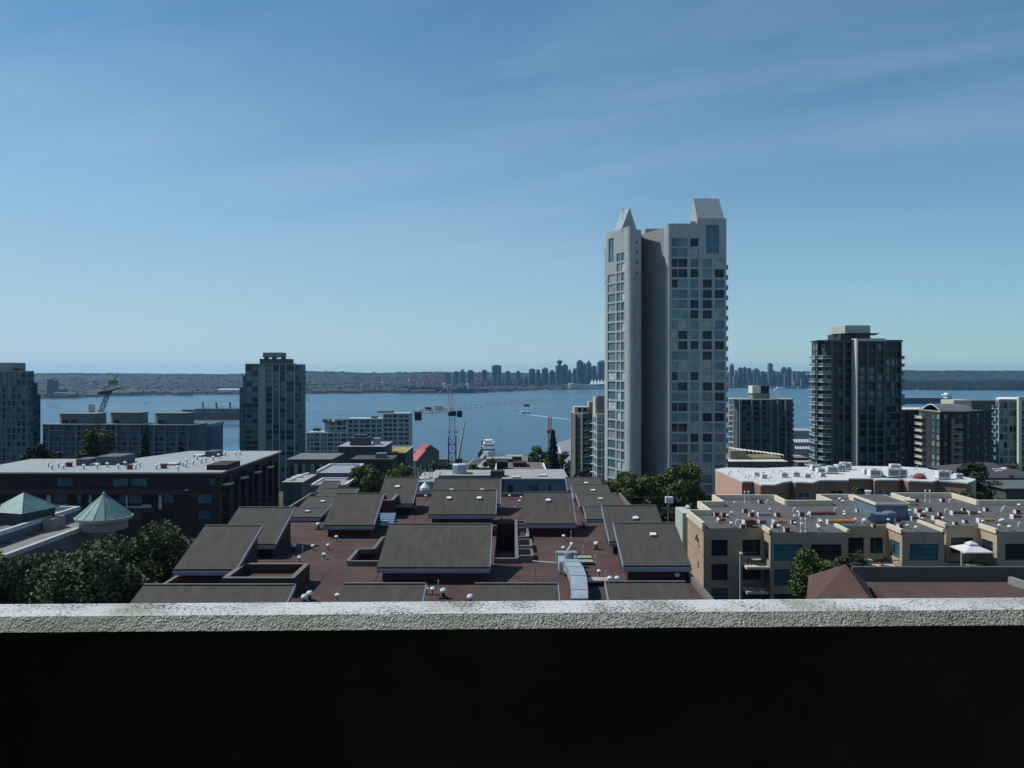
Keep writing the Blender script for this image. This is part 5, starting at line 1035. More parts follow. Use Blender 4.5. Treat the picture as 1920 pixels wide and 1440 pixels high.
t = thing('satellite_dish', 'cluster of white dishes and masts beside the small cone tent', 'antenna', (XP(790, 128), 128, zf))
mb = MB()
for i in range(9): x, y = XP(784+3*i, 126), 125+random.random()*3; mb.bar((x, y, zf-2), (x+random.uniform(-.8, .8), y, zf+1.5+random.random()*1.6), .05); mb.lathe(x, y, [(.05, zf+.6), (.35, zf+.9)], 8)
mb.build('mast', pale, t)
# stepped group left of the centre
b = simple('office_building', 'charcoal building with a pale roof and dark attic lump, right of the teal glass tower', 634, 720, 330, 22, 838, chg, lg)
mb = MB(); z = ZP(838, 330)+.2; mb.box(XP(656, 334), 334, z, XP(690, 334), 342, z+3.2); mb.box(XP(662, 334), 336, z+3.2, XP(684, 334), 341, z+4.2); mb.build('attic', M('attic_grey', (.07, .075, .07), .85, .12), b.root)
mb = MB(); mb.box(XP(700, 338), 338, z, XP(711, 338), 342, z+2.6); mb.build('roof_plant', lg, b.root)
b = simple('office_building', 'building with a yellow moss roof and white sloped edge, beside the charcoal one', 722, 760, 345, 28, 850, chg, ol, par=(.6, M('edge_white', (.6, .6, .58), .7, .05), True))
b = simple('pavilion', 'round-fronted brick building with a dark grey roof behind the centre-left trees', 658, 735, 300, 14, 862, brw, M('dark_slate_roof', (.055, .058, .066), .85, .12, .4), [(676, 684), (692, 700), (706, 714)])
mb = MB(); z = ZP(862, 300)+.2; mb.box(XP(704, 303), 303, z, XP(722, 303), 308, z+1.8); mb.build('roof_plant', bluemet, b.root)
b = simple('arcade_building', 'long grey-roofed building with a row of pale pillars, right of the brown brick building', 540, 620, 280, 20, 862, M('dusk_grey_wall', (.06, .062, .068), .85, .12, .3), M('mauve_grey_roof', (.15, .145, .15), .9, .12, .3), [(544, 553), (558, 568), (573, 583), (590, 600), (606, 614)], lambda z: [(z-7.5, z-2.2)], over=.6)
mb = MB()
for p in (555.5, 570.5, 586.5, 603): xx = XP(p, 279.8); mb.box(xx-.6, 279.3, ZP(890, 280), xx+.6, 279.98, ZP(869, 280))
mb.build('pillar', M('tan_pillar', (.22, .20, .17), .85, .08), b.root)
b = simple('glass_house', 'glazed building with three white slanted roof fins at the end of the brown building', 531, 566, 195, 14, 905, M('dark_mullion_wall', (.06, .075, .075), .7, .1), lg, [(533, 540), (541.5, 548), (549.5, 556), (557.5, 564)], lambda z: [(z-7, z-.4), (z-14, z-7.3)], gl=[g_mid, g_teal, g_blue])
mb = MB()
for p, y, w_ in ((532, 902, 16), (536, 897, 26), (546, 892, 28)):
    D_ = 196+(902-y)*1.0; x0, x1, z = XP(p, D_), XP(p+w_, D_), ZP(y, D_); mb.prism([(x0, D_), (x1, D_+1.5), (x1, D_+3.2), (x0, D_+1.5)], z-.5, [z-.3, z+.5, z+.5, z-.3])
mb.build('roof_fin', white, b.root)
b = simple('apartment_building', 'lilac-grey block with white-edged stepped roof terraces left of the centre trees', 594, 660, 185, 14, 888, pw_, M('lilac_roof', (.26, .27, .31), .85, .1, .3), par=(.7, white, True), cat='apartment building')
b = simple('apartment_building', 'lower lilac-grey wing with a white coping in front of the stepped terraces', 585, 648, 168, 10, 912, M('lilac_grey_wall', (.16, .165, .19), .85, .08, .2), pw_, [(588, 592), (598, 602)], par=(.5, white, False), cat='apartment building')
# lower right group
yb_ = M('yellow_brown_deck', (.28, .22, .12), .9, .2, .3)
b = simple('apartment_building', 'low grey block with a tan terrace and white pergola below the grey mid-rise', 1364, 1474, 245, 18, 866, M('blue_grey_stucco', (.15, .165, .18), .85, .08, .2), lit, [(1374, 1386), (1394, 1412), (1418, 1428), (1438, 1446), (1452, 1472)], lambda z: [(z-3.8, z-1.2), (z-6.8, z-4.4)], over=.5, cat='apartment building')
mb = MB(); z = ZP(866, 245)+.2; mb.box(XP(1366, 252), 250, z, XP(1396, 252), 260, z+2.6, 0); mb.box(XP(1396, 252)+.05, 250, z, XP(1462, 252), 259, z+.6, 1); mb.build('upper_storey', [M('taupe_stucco', (.2, .175, .155), .85, .08), yb_], b.root)
mb = MB()
for i in range(14): x = XP(1372+7*i, 255); mb.box(x, 252, z+2.9-.15*i, x+.25, 258, z+3.05-.15*i); mb.bar((x, 252, z+.3), (x, 252, z+2.9-.15*i), .08)
mb.build('pergola', white, b.root)
b = simple('ferry_terminal', 'pale waterfront hall with striped roof bands between the mid-rise and the dark tower', 1484, 1535, 700, 30, 808, M('terminal_wall', (.25, .27, .29), .8, .1, .1), lg)
mb = MB()
for k, (ya, yb2) in enumerate(((824, 829), (836, 840))):
    for i in range(17): p = 1485+3*i; mb.face([(XP(p, 690), 688-k*6, ZP(yb2, 690)), (XP(p+1.7, 690), 688-k*6, ZP(yb2, 690)), (XP(p+2.6, 694), 694-k*6, ZP(ya, 690)), (XP(p+.9, 694), 694-k*6, ZP(ya, 690))])
mb.build('louvre_roof', white, b.root)
# pink building with the white roof
pk = M('pink_stucco', (.50, .31, .245), .9, .05, .3); pk2 = M('rose_stucco', (.27, .13, .14), .9, .06); wr = M('white_roof_membrane', (.52, .525, .51), .9, .06, .25, col2=(.60, .60, .585), bump=.1, bscale=2); bwn = M('terracotta_stucco', (.26, .155, .11), .9, .1, .3)
PK = Bld('apartment_building', 'pink apartment building with a zigzag white roof of vents and units, behind the cream one', 'apartment building', (62, 158, G(150)-2))
zp_ = H-21.2; zg_ = G(150)-2; e = lambda px, y: (XP(px, 21.2*F/(y-693)), 21.2*F/(y-693))
fr_ = [(1391, 904.5), (1412, 904.5), (1426, 910.5), (1450, 911), (1468, 906), (1483, 903.5), (1491, 905.5), (1522, 907), (1535, 902.5), (1548, 902), (1589, 902.5), (1590, 899), (1636, 899), (1640, 901.5), (1680, 901.5), (1690, 899.5), (1703, 903), (1745, 905), (1757, 902), (1790, 905), (1812, 907), (1822, 904)]
bkk = [(1830, 901), (1760, 887), (1735, 880), (1690, 877), (1600, 876), (1480, 878), (1430, 880), (1362, 879), (1341, 882)]
FR = [e(*q) for q in fr_]; BK_ = [e(*q) for q in bkk]; FR[0] = (FR[0][0], FR[0][1]); ALL = FR+BK_
wcols = {0: [(.8, 2.0)], 2: [(.5, 2.1)], 6: [(.5, 2.6)], 9: [(.9, 3.2)], 11: [(.8, 3.4)], 13: [(.6, 3)], 16: [(.6, 3.5)], 18: [(.6, 2.6)]}
for i in range(len(ALL)):
    A_, B_ = ALL[i], ALL[(i+1) % len(ALL)]
    PK.face(A_, B_, zg_, zp_, wcols.get(i, []), seg3(zp_-1.7, 2.9, 4, 2.0), .2, mi=1 if i < len(FR)-1 else 0, gl=[g_blue, g_mid, g_dark], fr=white, nz=2)
PK.w.face([(*p, zp_-.02) for p in ALL]); SPLIT.add(PK.root.name); PK.finish([pk, bwn])
mb = MB(); mb.prism([(x, y-.45 if i < len(FR) else y) for i, (x, y) in enumerate(ALL)], zp_, zp_+.28); mb.build('roof', wr, PK.root)
mb = MB(); A_, B_ = BK_[-1], FR[0]; zq = zp_-5.5; mb.face([(A_[0]-.05, A_[1], zg_), (B_[0]-.05, B_[1], zg_), (B_[0]-.05, B_[1], zq-3), (A_[0]-.05, A_[1], zq+1)]); mb.build('rose_wall_base', pk2, PK.root)
for f_, L_ in ((b1, [(285, 165), (170, 195), (360, 185), (368, 235), (403, 248), (515, 265), (625, 220), (650, 262), (682, 235), (700, 165), (570, 205), (1060, 240), (1080, 215), (1150, 215), (1185, 240), (1095, 100), (1120, 105), (1535, 200), (1620, 130), (770, 185), (900, 170), (480, 240), (1270, 170), (340, 210)]),
               (b2, [(160, 165), (600, 155), (835, 200), (520, 205), (545, 240), (640, 150), (990, 180), (700, 220), (1050, 215), (950, 200)])):
    for k, (x, y) in enumerate(L_): fit(PK.root, 'mgp'[k % 3], *f_(x, y), 20.9, (1.1, 1.2, .7)[k % 3])
for f_, L_ in ((b1, [(1205, 145, 1.0), (1268, 178, .9), (1412, 178, 1.2), (1500, 150, 1.1), (1570, 130, 1.2), (835, 222, .7), (1110, 228, .6), (980, 215, .7), (1290, 215, .6), (500, 210, .6), (590, 235, .6), (1820, 180, .7)]), (b2, [(30, 185, .8), (330, 225, 1.4), (435, 215, 1.2), (370, 145, 1.1), (120, 222, 1.2), (940, 245, 1.3), (1130, 240, .8), (200, 215, .8)])):
    for x, y, s_ in L_: fit(PK.root, 'h', *f_(x, y), 20.9, s_)
t = thing('rooftop_tarp', 'dark red covered mound on the white roof, right of the white units', 'cover', (XP(1724, 156), 156, zp_)); mb = MB(); D_ = 20.9*F/(897-693); mb.lathe(XP(1724, D_), D_, [(1.2, zp_+.28), (1.1, zp_+.8), (.6, zp_+1.2), (.1, zp_+1.3)], 12); mb.build('cover', M('tarp_red', (.2, .05, .045), .7, .2, 2), t)
# dark hip-roofed buildings at the right edge
b = simple('hall', 'low dark hip-roofed hall with scattered skylights at the right edge', 1832, 1960, 225, 26, 897, M('dark_hall_wall', (.05, .05, .055), .85, .1), M('dark_hip_roof', (.06, .06, .07), .85, .15, .3))
mb = MB(); z = ZP(897, 225)+.2; x0, x1 = XP(1832, 225)-.5, XP(1960, 225); mb.face([(x0, 224.5, z), (x1, 224.5, z), (x1-8, 238, z+2.8), (x0+8, 238, z+2.8)]); mb.face([(x0, 251, z), (x0, 224.5, z), (x0+8, 238, z+2.8)]); mb.face([(x1, 251, z), (x0, 251, z), (x0+8, 238, z+2.8), (x1-8, 238, z+2.8)]); mb.build('hip_roof', M('dark_hip_roof', (.06, .06, .07)), b.root)
for i in range(9): fit(b.root, 's', 1865+random.random()*22, 878+random.random()*7, 28, 1.2)
b = simple('school', 'long low grey-green roofed building with white eaves below the dark hall', 1886, 2000, 170, 12, 917, M('olive_wall', (.07, .08, .07), .85, .1), M('grey_green_roof', (.10, .12, .11), .9, .15, .4), over=.6)
# ================================================================== harbour front
mk_roof = M('market_brown_roof', (.17, .15, .13), .95, .2, .12)
simple('market_hall', 'low brown-roofed market hall at the waterfront, right of the docked ferry', 940, 1062, 760, 60, 869, M('market_wall', (.14, .13, .13), .9, .15, .1), mk_roof, over=1)
simple('bus_depot', 'long low grey waterfront shed under the tower crane', 860, 938, 700, 50, 882, M('depot_wall', (.12, .115, .12), .9, .15, .1), M('depot_roof', (.17, .165, .165), .95, .15, .15), over=1)
t = thing('pier', 'wooden pier with dark piles running out beside the docked white ferry', 'pier', (XP(898, 880), 890, 0))
mb = MB(); x0, x1 = XP(897, 860), XP(906, 860); mb.prism([(x0, 850), (x1, 850), (x1+3, 985), (x0+6, 985)], 1.2, 2.4); mb.build('deck', M('pale_deck', (.35, .33, .30), .9, .1, .3), t)
mb = MB()
for i in range(14): y = 856+9.5*i; mb.bar((x0+.3+.045*(y-850), y, -1), (x0+.3+.045*(y-850), y, 8+.02*i), .8, n=6)
for i in range(2): mb.bar((XP(903+4*i, 960), 975, -1), (XP(903+4*i, 960), 975, 10), .9, n=6)
mb.build('pile', M('dark_timber', (.03, .03, .03), .9, .2), t)
wm = M('ship_white', (.74, .76, .76), .5, .04); navy = M('ship_navy', (.012, .022, .06), .5, .15, .02)
def ferry(label, x, y, L, Wd, ang, name='ferry'):
    t = thing(name, label, 'ferry', (x, y, 0)); c, s_ = math.cos(ang), math.sin(ang); T_ = lambda pts: [(x+a*c-b*s_, y+a*s_+b*c) for a, b in pts]
    hull = T_([(-L/2, -Wd/2), (L*.3, -Wd/2), (L/2, 0), (L*.3, Wd/2), (-L/2, Wd/2)]); mb = MB(); mb.prism(hull, -.3, 2.4, 0); mb.build('hull', wm, t)
    mb = MB(); mb.prism(T_([(-L*.46, -Wd*.42), (L*.28, -Wd*.42), (L*.38, 0), (L*.28, Wd*.42), (-L*.46, Wd*.42)]), 2.4, 3.9, 0); mb.build('window_band', M('ship_glass_band', (.08, .11, .10), .2, .1), t)
    mb = MB(); mb.prism(T_([(-L*.47, -Wd*.45), (L*.26, -Wd*.45), (L*.36, 0), (L*.26, Wd*.45), (-L*.47, Wd*.45)]), 3.9, 4.6); mb.prism(T_([(L*.0, -Wd*.25), (L*.2, -Wd*.25), (L*.24, 0), (L*.2, Wd*.25), (L*.0, Wd*.25)]), 4.6, 7.2); mb.build('upper_deck', wm, t)
    mb = MB(); p = T_([(L*.05, 0)])[0]; mb.bar((*p, 7.2), (*p, 11), .15); mb.build('mast', wm, t); return t
ferry('white passenger ferry under way with a foam wake in mid harbour', XP(983, 1750), 1750, 26, 9, math.radians(200))
mb = MB(); x, y = XP(992, 1730), 1712; pts_ = [(x-7, y+16, 2.5), (x+14, y-25, 4), (x+34, y-70, 4), (x+62, y-130, 3), (x+92, y-190, 1)]
for (a, b, w1), (c, d, w2) in zip(pts_, pts_[1:]): mb.face([(a-w1, b, .12), (a+w1, b, .12), (c+w2, d, .12), (c-w2, d, .12)])
mb.face([(XP(976, 1750)-5, 1742, .14), (XP(976, 1750)+2, 1738, .14), (XP(976, 1750)+2, 1752, .14)])
wk = struct('wake', mb, M('foam', (.55, .62, .66), .8, .3, .25))
f2 = thing('ferry', 'white multi-deck ferry seen end-on, docked at the wooden pier', 'ferry', (XP(915, 900), 905, 0)); x, y = XP(915, 890), 890
mb = MB(); mb.prism([(x-7, y+4), (x, y-1), (x+7, y+4), (x+7, y+44), (x-7, y+44)], -.2, 6); mb.build('hull', wm, f2)
mb = MB(); mb.box(x-6.4, y+6, 6, x+6.4, y+40, 8); mb.box(x-5.6, y+9, 11, x+5.6, y+36, 12.6); mb.build('window_band', M('ship_glass_band', (.02, .05, .045)), f2)
mb = MB(); mb.box(x-6.8, y+5.5, 8, x+6.8, y+41, 11); mb.box(x-6, y+8, 12.6, x+6, y+37, 14); mb.box(x-4.4, y+10, 14, x+4.4, y+24, 17.5); mb.bar((x, y+14, 17.5), (x, y+14, 26), .3); mb.build('upper_deck', wm, f2)
# red gabled building, leaning roofs near the water
redm = M('signal_red_roof', (.36, .028, .04), .6, .1, .3)
t = thing('gabled_building', 'bright red gabled roofs of a waterfront building left of the tower crane', 'building', (XP(795, 520), 525, G(520)))
gz = M('dark_grey_gable_wall', (.12, .11, .12), .85, .1)  # plain dark grey walls under the red roofs
def gab(p0, y0, p1, y1, D, wdt, zr_a, ang):
    x, y = XP((p0+p1)/2, D), D; L = (p1-p0)*D/F; c, s_ = math.cos(ang), math.sin(ang); R_ = lambda a, b, z: (x+a*c-b*s_, y+a*s_+b*c, z)
    zt_ = ZP(y0, D); ze_ = ZP(y1, D); mb = MB(); mb.face([R_(-L/2, -wdt/2, ze_), R_(L/2, -wdt/2, ze_), R_(L/2, 0, zt_), R_(-L/2, 0, zt_)]); mb.face([R_(L/2, wdt/2, ze_), R_(-L/2, wdt/2, ze_), R_(-L/2, 0, zt_), R_(L/2, 0, zt_)]); mb.build('roof', redm, t)
    mb = MB(); zg2 = G(D)-1
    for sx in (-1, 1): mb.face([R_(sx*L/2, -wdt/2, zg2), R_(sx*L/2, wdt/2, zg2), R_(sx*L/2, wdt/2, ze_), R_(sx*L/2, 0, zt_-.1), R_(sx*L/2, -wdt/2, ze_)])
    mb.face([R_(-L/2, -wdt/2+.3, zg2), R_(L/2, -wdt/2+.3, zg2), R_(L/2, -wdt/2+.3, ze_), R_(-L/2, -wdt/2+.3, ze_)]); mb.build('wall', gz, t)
gab(790, 833, 810, 846, 540, 16, 0, -.75); gab(781, 843, 802, 862, 520, 16, 0, -.75); gab(774, 850, 788, 861, 530, 12, 0, -.6)
# white hall right of the conifer
t = thing('shipyard_hall', 'long white hall with a grey roof at the shipyard, behind the dark conifer', 'hall', (XP(1060, 640), 660, G(640)))
p = [pe(1061, 560), pe(1090, 575), pe(1085, 780), pe(1046, 720)]; zt_ = 31; mb = MB(); mb.prism(p, 5, zt_); mb.build('wall', M('hall_white', (.6, .6, .63), .8, .05), t); mb = MB(); mb.prism([(x*1.003, y) for x, y in p], zt_, zt_+.6); mb.build('roof', M('hall_grey_roof', (.24, .23, .25), .9, .15, .1), t)
mb = MB(); A_, B_ = p[3], p[0]; mb.seg((A_[0]-.4, A_[1]), (B_[0]-.4, B_[1]), .3, zt_-7, zt_-5.4); mb.build('window_strip', g_dark, t); mb = MB(); mb.seg((A_[0]-1.2, A_[1]+10), (A_[0]+1, A_[1]-60), 3, 8, 18); mb.build('red_base', redm, t)
# ================================================================== cranes
cw = M('crane_white', (.52, .52, .48), .6, .12, .5); cb = M('crane_blue', (.02, .05, .085), .6, .1); cdark = M('crane_dark', (.03, .03, .035), .7, .1)
def lattice(mb, P0, P1, w, step, r=.09, mi=0, up=Vector((0, 0, 1)), tri=False):
    P0, P1 = Vector(P0), Vector(P1); d = (P1-P0); L = d.length; d.normalize(); a = d.cross(up).normalized() if abs(d.dot(up)) < .95 else Vector((1, 0, 0)); b = a.cross(d).normalized()
    cs = [(-1, 0), (1, 0), (0, 1.7)] if tri else [(-1, -1), (1, -1), (1, 1), (-1, 1)]; cs = [a*(x*w/2)+b*(y*w/2) for x, y in cs]; n = max(1, round(L/step)); m = len(cs)
    for c in cs: mb.bar(P0+c, P1+c, r, mi)
    for i in range(n):
        q0, q1 = P0+d*(L*i/n), P0+d*(L*(i+1)/n)
        for k in range(m):
            j = (k+1) % m; u, v = (k, j) if i % 2 else (j, k); mb.bar(q0+cs[u], q1+cs[v], r*.6, mi); mb.bar(q0+cs[k], q0+cs[j], r*.6, mi)
cx_, cy_ = XP(848, 280), 280.; zj = ZP(768, 280)
t = thing('tower_crane', 'white hammerhead tower crane with a dark blue lower mast, standing before the water', 'crane', (cx_, cy_, G(280)))
mb = MB(); lattice(mb, (cx_, cy_, G(280)), (cx_, cy_, ZP(818, 280)), 2.5, 2.9, .17); mb.build('lower_mast', cb, t)
mb = MB(); lattice(mb, (cx_, cy_, ZP(818, 280)), (cx_, cy_, zj-1.6), 1.9, 2.1, .12); mb.build('upper_mast', cw, t)
mb = MB(); mb.box(cx_-1.3, cy_-1.3, zj-2.2, cx_+1.3, cy_+1.3, zj-.5, 0)
for p_ in (841, 852, 856): mb.box(XP(p_, 279), 278, ZP(811, 279), XP(p_, 279)+.5, 279, ZP(811, 279)+.4, 0)
mb.build('slewing_ring', cdark, t)
mb = MB(); lattice(mb, (cx_-.2, cy_, zj), (cx_-1.2, cy_, ZP(722, 280)), 1.3, 1.7, .1); mb.box(cx_-1.8, cy_-.4, ZP(722, 280), cx_-.3, cy_+.4, ZP(722, 280)+.35); mb.bar((cx_+1.8, cy_, zj), (cx_-1.0, cy_, ZP(720, 280)), .09); mb.build('tower_peak', cw, t)
J1 = Vector((XP(1025, 345), 345, zj+.1)); J0 = Vector((cx_, cy_, zj)); mb = MB(); lattice(mb, J0+(J1-J0)*.03, J1, 1.5, 1.9, .06, tri=True); mb.build('jib', cw, t)
K = Vector((cx_-.48*22, cy_-.877*22, zj)); mb = MB(); lattice(mb, J0, K, 1.3, 2.2, .13); mb.build('counter_jib', cw, t)
mb = MB(); mb.box(K.x-.2, K.y-.5, zj-2.6, K.x+1.9, K.y+1.4, zj+.2); mb.build('counterweight', cdark, t)
q = J0+(K-J0)*.62; mb = MB(); mb.box(q.x-1.6, q.y-1, zj+.3, q.x+.4, q.y+1, zj+1.4, 1); q = J0+(K-J0)*.4; mb.box(q.x-1.2, q.y-1, zj+.2, q.x+1.6, q.y+1, zj+1.9, 0); mb.build('machinery_box', [cw, cdark], t)
mb = MB(); mb.box(cx_+1.7, cy_-1.4, zj-2.6, cx_+3.5, cy_+.2, zj-.4); mb.build('cab', cdark, t)
mb = MB(); q = J0+(J1-J0)*.755; mb.box(q.x-1.3, q.y-.8, zj-1.1, q.x+1.1, q.y+.8, zj-.4); mb.build('trolley', cdark, t)
mb = MB(); top_ = Vector((cx_-1.1, cy_, ZP(721, 280))); mb.bar(top_, J0+(J1-J0)*.62+Vector((0, 0, 1.3)), .045); mb.bar(top_, K+Vector((0, 0, .5)), .045); mb.build('stay_cable', cw, t)
t = thing('mobile_crane', 'thin tan telescopic crane boom rising beside the tower crane mast', 'crane', (XP(860, 430), 430, G(430))); mb = MB(); mb.bar((XP(859, 430), 430, ZP(862, 430)), (XP(872, 436), 436, ZP(790, 436)), .75, n=6, r2=.35); mb.build('boom', M('crane_tan', (.42, .38, .24), .7, .1), t)
mb = MB(); mb.box(XP(856, 430), 428, G(430), XP(866, 430), 434, ZP(860, 430)); mb.build('carrier', cdark, t)
t = thing('harbour_crane', 'red lattice harbour crane mast behind the dark conifer', 'crane', (XP(1031, 640), 640, G(640))); mb = MB(); lattice(mb, (XP(1030, 640), 640, G(640)), (XP(1031, 640), 640, ZP(780, 640)), 2.2, 3, .32); mb.build('mast', M('crane_red', (.42, .05, .08), .6, .1), t)
mb = MB(); mb.box(XP(1025, 640), 637, ZP(812, 640), XP(1034, 640), 643, ZP(806, 640)); mb.build('platform', M('crane_red', (.42, .05, .08)), t)
cy = M('crane_yellow', (.22, .18, .09), .7, .2)
t = thing('harbour_crane', 'grey and yellow luffing harbour crane behind the left low glass blocks', 'crane', (XP(190, 600), 600, G(600)))
mb = MB(); lattice(mb, (XP(186, 600), 600, G(600)), (XP(186, 600), 600, ZP(778, 600)), 5, 5, .35); lattice(mb, (XP(188, 600), 600, ZP(776, 600)), (XP(202, 600), 600, ZP(738, 600)), 2.4, 3, .28); lattice(mb, (XP(172, 600), 600, ZP(778, 600)), (XP(172, 600), 600, ZP(758, 600)), 2.6, 3, .28); mb.build('mast', M('crane_grey_beige', (.20, .195, .18), .7, .1), t)
mb = MB(); mb.prism([(XP(186, 600), 597), (XP(206, 600), 597), (XP(206, 600), 603), (XP(186, 600), 603)], ZP(739, 600), [ZP(736, 600), ZP(732, 600)]*1+[ZP(732, 600), ZP(736, 600)]); mb.bar((XP(205, 600), 600, ZP(734, 600)), (XP(229, 600), 600, ZP(725, 600)), .8, r2=.3); mb.build('machinery_deck', cdark, t)
mb = MB(); mb.box(XP(207, 600), 597, ZP(722, 600), XP(217, 600), 603, ZP(713, 600)); mb.bar((XP(212, 600), 600, ZP(714, 600)), (XP(222, 600), 600, ZP(702, 600)), .45); mb.bar((XP(192, 600), 600, ZP(736, 600)), (XP(211, 600), 600, ZP(715, 600)), .3); mb.build('cab', cy, t)
mb = MB(); mb.box(XP(221, 600), 598, ZP(726, 600), XP(226, 600), 602, ZP(723, 600)); mb.build('lamp_housing', wm, t)
# gantry cranes on the far quay
gr_ = M('gantry_red', (.55, .09, .05), .7, .15, .02)
def gantry(px, D, ytop, lab, up=False, s=1.):
    x = XP(px, D); h = ZP(ytop, D)-4; t = thing('gantry_crane', lab, 'crane', (x, D, 3)); w_ = 22*s; zb_ = 4+h*.52; mb = MB()
    for sx in (-1, 1):
        for sy in (-1, 1): mb.bar((x+sx*w_/2*1.1, D+sy*11, 3), (x+sx*w_/2*.85, D+sy*9, zb_), 1.4*s)
    mb.bar((x-w_*.5, D-10, zb_*.45), (x+w_*.5, D-10, zb_*.45), 1.1*s); mb.build('leg', gr_, t)
    mb = MB(); mb.box(x-w_*.5, D-14, zb_, x+w_*.5, D+14, zb_+5*s); mb.bar((x, D-10, zb_), (x, D-60 if not up else D-14, zb_+3 if not up else 4+h*1.15), 2.2*s); mb.build('boom', gr_, t)
    mb = MB(); mb.bar((x-w_*.42, D, zb_+4), (x, D, 4+h), 1.3*s); mb.bar((x+w_*.42, D, zb_+4), (x, D, 4+h), 1.3*s); mb.box(x-w_*.2, D-3, 4+h*.78, x+w_*.2, D+3, 4+h*.84); mb.build('a_frame', gr_, t)
gantry(774.5, 3420, 702, 'leftmost of the three red A-frame gantry cranes over the navy container ship'); gantry(800, 3420, 702, 'middle one of the three red A-frame gantry cranes over the navy container ship'); gantry(821, 3420, 701, 'rightmost and brightest of the three red A-frame gantry cranes over the navy ship')
gantry(899, 3400, 701, 'red gantry crane with its boom raised, alone at the end of the far quay', True); gantry(668, 3500, 708, 'dull red gantry crane left of the pale silo on the far quay', s=.9); gantry(708, 3500, 708, 'dull red gantry crane right of the pale silo on the far quay', s=.9)
# ================================================================== ships and boats
redh = M('hull_oxide_red', (.17, .035, .035), .7, .2, .05); hatch = M('hatch_grey', (.10, .115, .12), .8, .12, .05)
t = thing('bulk_carrier', 'bulk carrier with red lower hull and yellow deck cranes, left of the teal tower', 'ship', (XP(400, 1548), 1555, 0)); x0, x1 = XP(341, 1548), XP(500, 1548)
mb = MB(); mb.prism([(x0+9, 1555), (x0+22, 1543), (x1, 1543), (x1, 1567), (x0+22, 1567)], -1, 8); mb.build('lower_hull', redh, t)
mb = MB(); mb.prism([(x0, 1555), (x0+20, 1541.5), (x1, 1541.5), (x1, 1568.5), (x0+20, 1568.5)], 8, 15.5); mb.prism([(x0-3, 1555), (x0+8, 1548), (x0+26, 1541.6), (x0+26, 1568.4), (x0+8, 1562)], 15.5, 19.5); mb.build('upper_hull', M('hull_dark_green_grey', (.045, .065, .065), .7, .15, .05), t)
mb = MB(); mb.box(x0+20, 1541, 15.5, x1, 1541.45, 16.2); mb.build('deck_rail', M('deck_buff', (.30, .27, .2), .8, .1), t)
for i in range(5): mb = MB(); mb.box(x0+27+27.5*i, 1545, 15.5, x0+51.5+27.5*i, 1565, 21.5); mb.build('hatch_cover', hatch, t)
for i in range(4): x = x0+38+26.5*i; mb = MB(); mb.box(x-1.2, 1553.5, 15.5, x+1.2, 1556.5, 30); mb.box(x-1.8, 1553, 30, x+1.2, 1557, 33.5); mb.bar((x, 1555, 23.5), (x+15, 1555, 25), .6); mb.build('deck_crane', cy, t)
t = thing('cargo_ship', 'long navy cargo ship with a white stern house behind the arched building', 'ship', (XP(1735, 2273), 2280, 0)); x0, x1 = XP(1590, 2273), XP(1784, 2273)
mb = MB(); mb.prism([(x0, 2268), (x1-6, 2268), (x1, 2273), (x1, 2287), (x1-6, 2292), (x0, 2292)], -1, 15.5); mb.build('hull', navy, t); mb = MB(); mb.box(x0, 2269, 15.5, x1-26, 2291, 17.2); mb.build('deck', M('ship_deck_pink', (.28, .24, .24), .8, .1), t)
mb = MB(); mb.box(x1-14, 2270, 15.5, x1-4, 2290, 24); mb.box(x1-18, 2266, 24, x1-2, 2294, 27); mb.box(x1-13, 2272, 27, x1-6, 2288, 31); mb.build('stern_house', wm, t); mb = MB(); mb.box(x1-2.5, 2276, 15.5, x1+2, 2284, 30); mb.build('funnel', M('funnel_mauve', (.2, .17, .2), .7, .1), t)
for i in range(4): x = XP(1690+22*i, 2273); mb = MB(); mb.bar((x, 2280, 17), (x, 2280, 36), .35); mb.build('mast', M('mast_grey', (.3, .33, .35), .7, .05), t)
cont = [M('container_blue', (.02, .045, .11), .7, .15, .02), M('container_rust', (.17, .06, .045), .7, .15, .02), M('container_grey', (.16, .17, .18), .7, .15, .02), M('container_teal', (.03, .10, .12), .7, .15, .02)]
def cship(p0, p1, D, hh, lab, house=True, stacks=True):
    t = thing('container_ship', lab, 'ship', (XP((p0+p1)/2, D), D, 0)); x0, x1 = XP(p0, D), XP(p1, D); mb = MB(); mb.prism([(x0, D+8), (x0+12, D-14), (x1-8, D-14), (x1, D-8), (x1, D+20), (x0+12, D+20)], -1, hh); mb.build('hull', navy, t)
    if stacks:
        mb = MB(); n = int((x1-x0-40)/14)
        for i in range(n): k = random.randint(0, 3); mb.box(x0+18+14*i, D-12, hh, x0+30.5+14*i, D+16, hh+random.choice((3, 5, 8, 10)), k)
        mb.build('container_stack', cont, t)
    if house: mb = MB(); xa = x1-38; mb.box(xa, D-11, hh, xa+10, D+15, hh+22); mb.box(xa-2, D-14, hh+16, xa+12, D+18, hh+19); mb.build('bridge_house', wm, t)
cship(738, 847, 3330, 20, 'longest navy container ship at the far quay under the red cranes'); cship(849, 891, 3325, 18, 'shorter navy container ship moored right behind the long one at the far quay', stacks=True)
cship(648, 714, 3420, 10, 'low dark ship along the quay near the pale silo', False); cship(88, 131, 2700, 9, 'dark ship with a red stern near the far left shore', False)
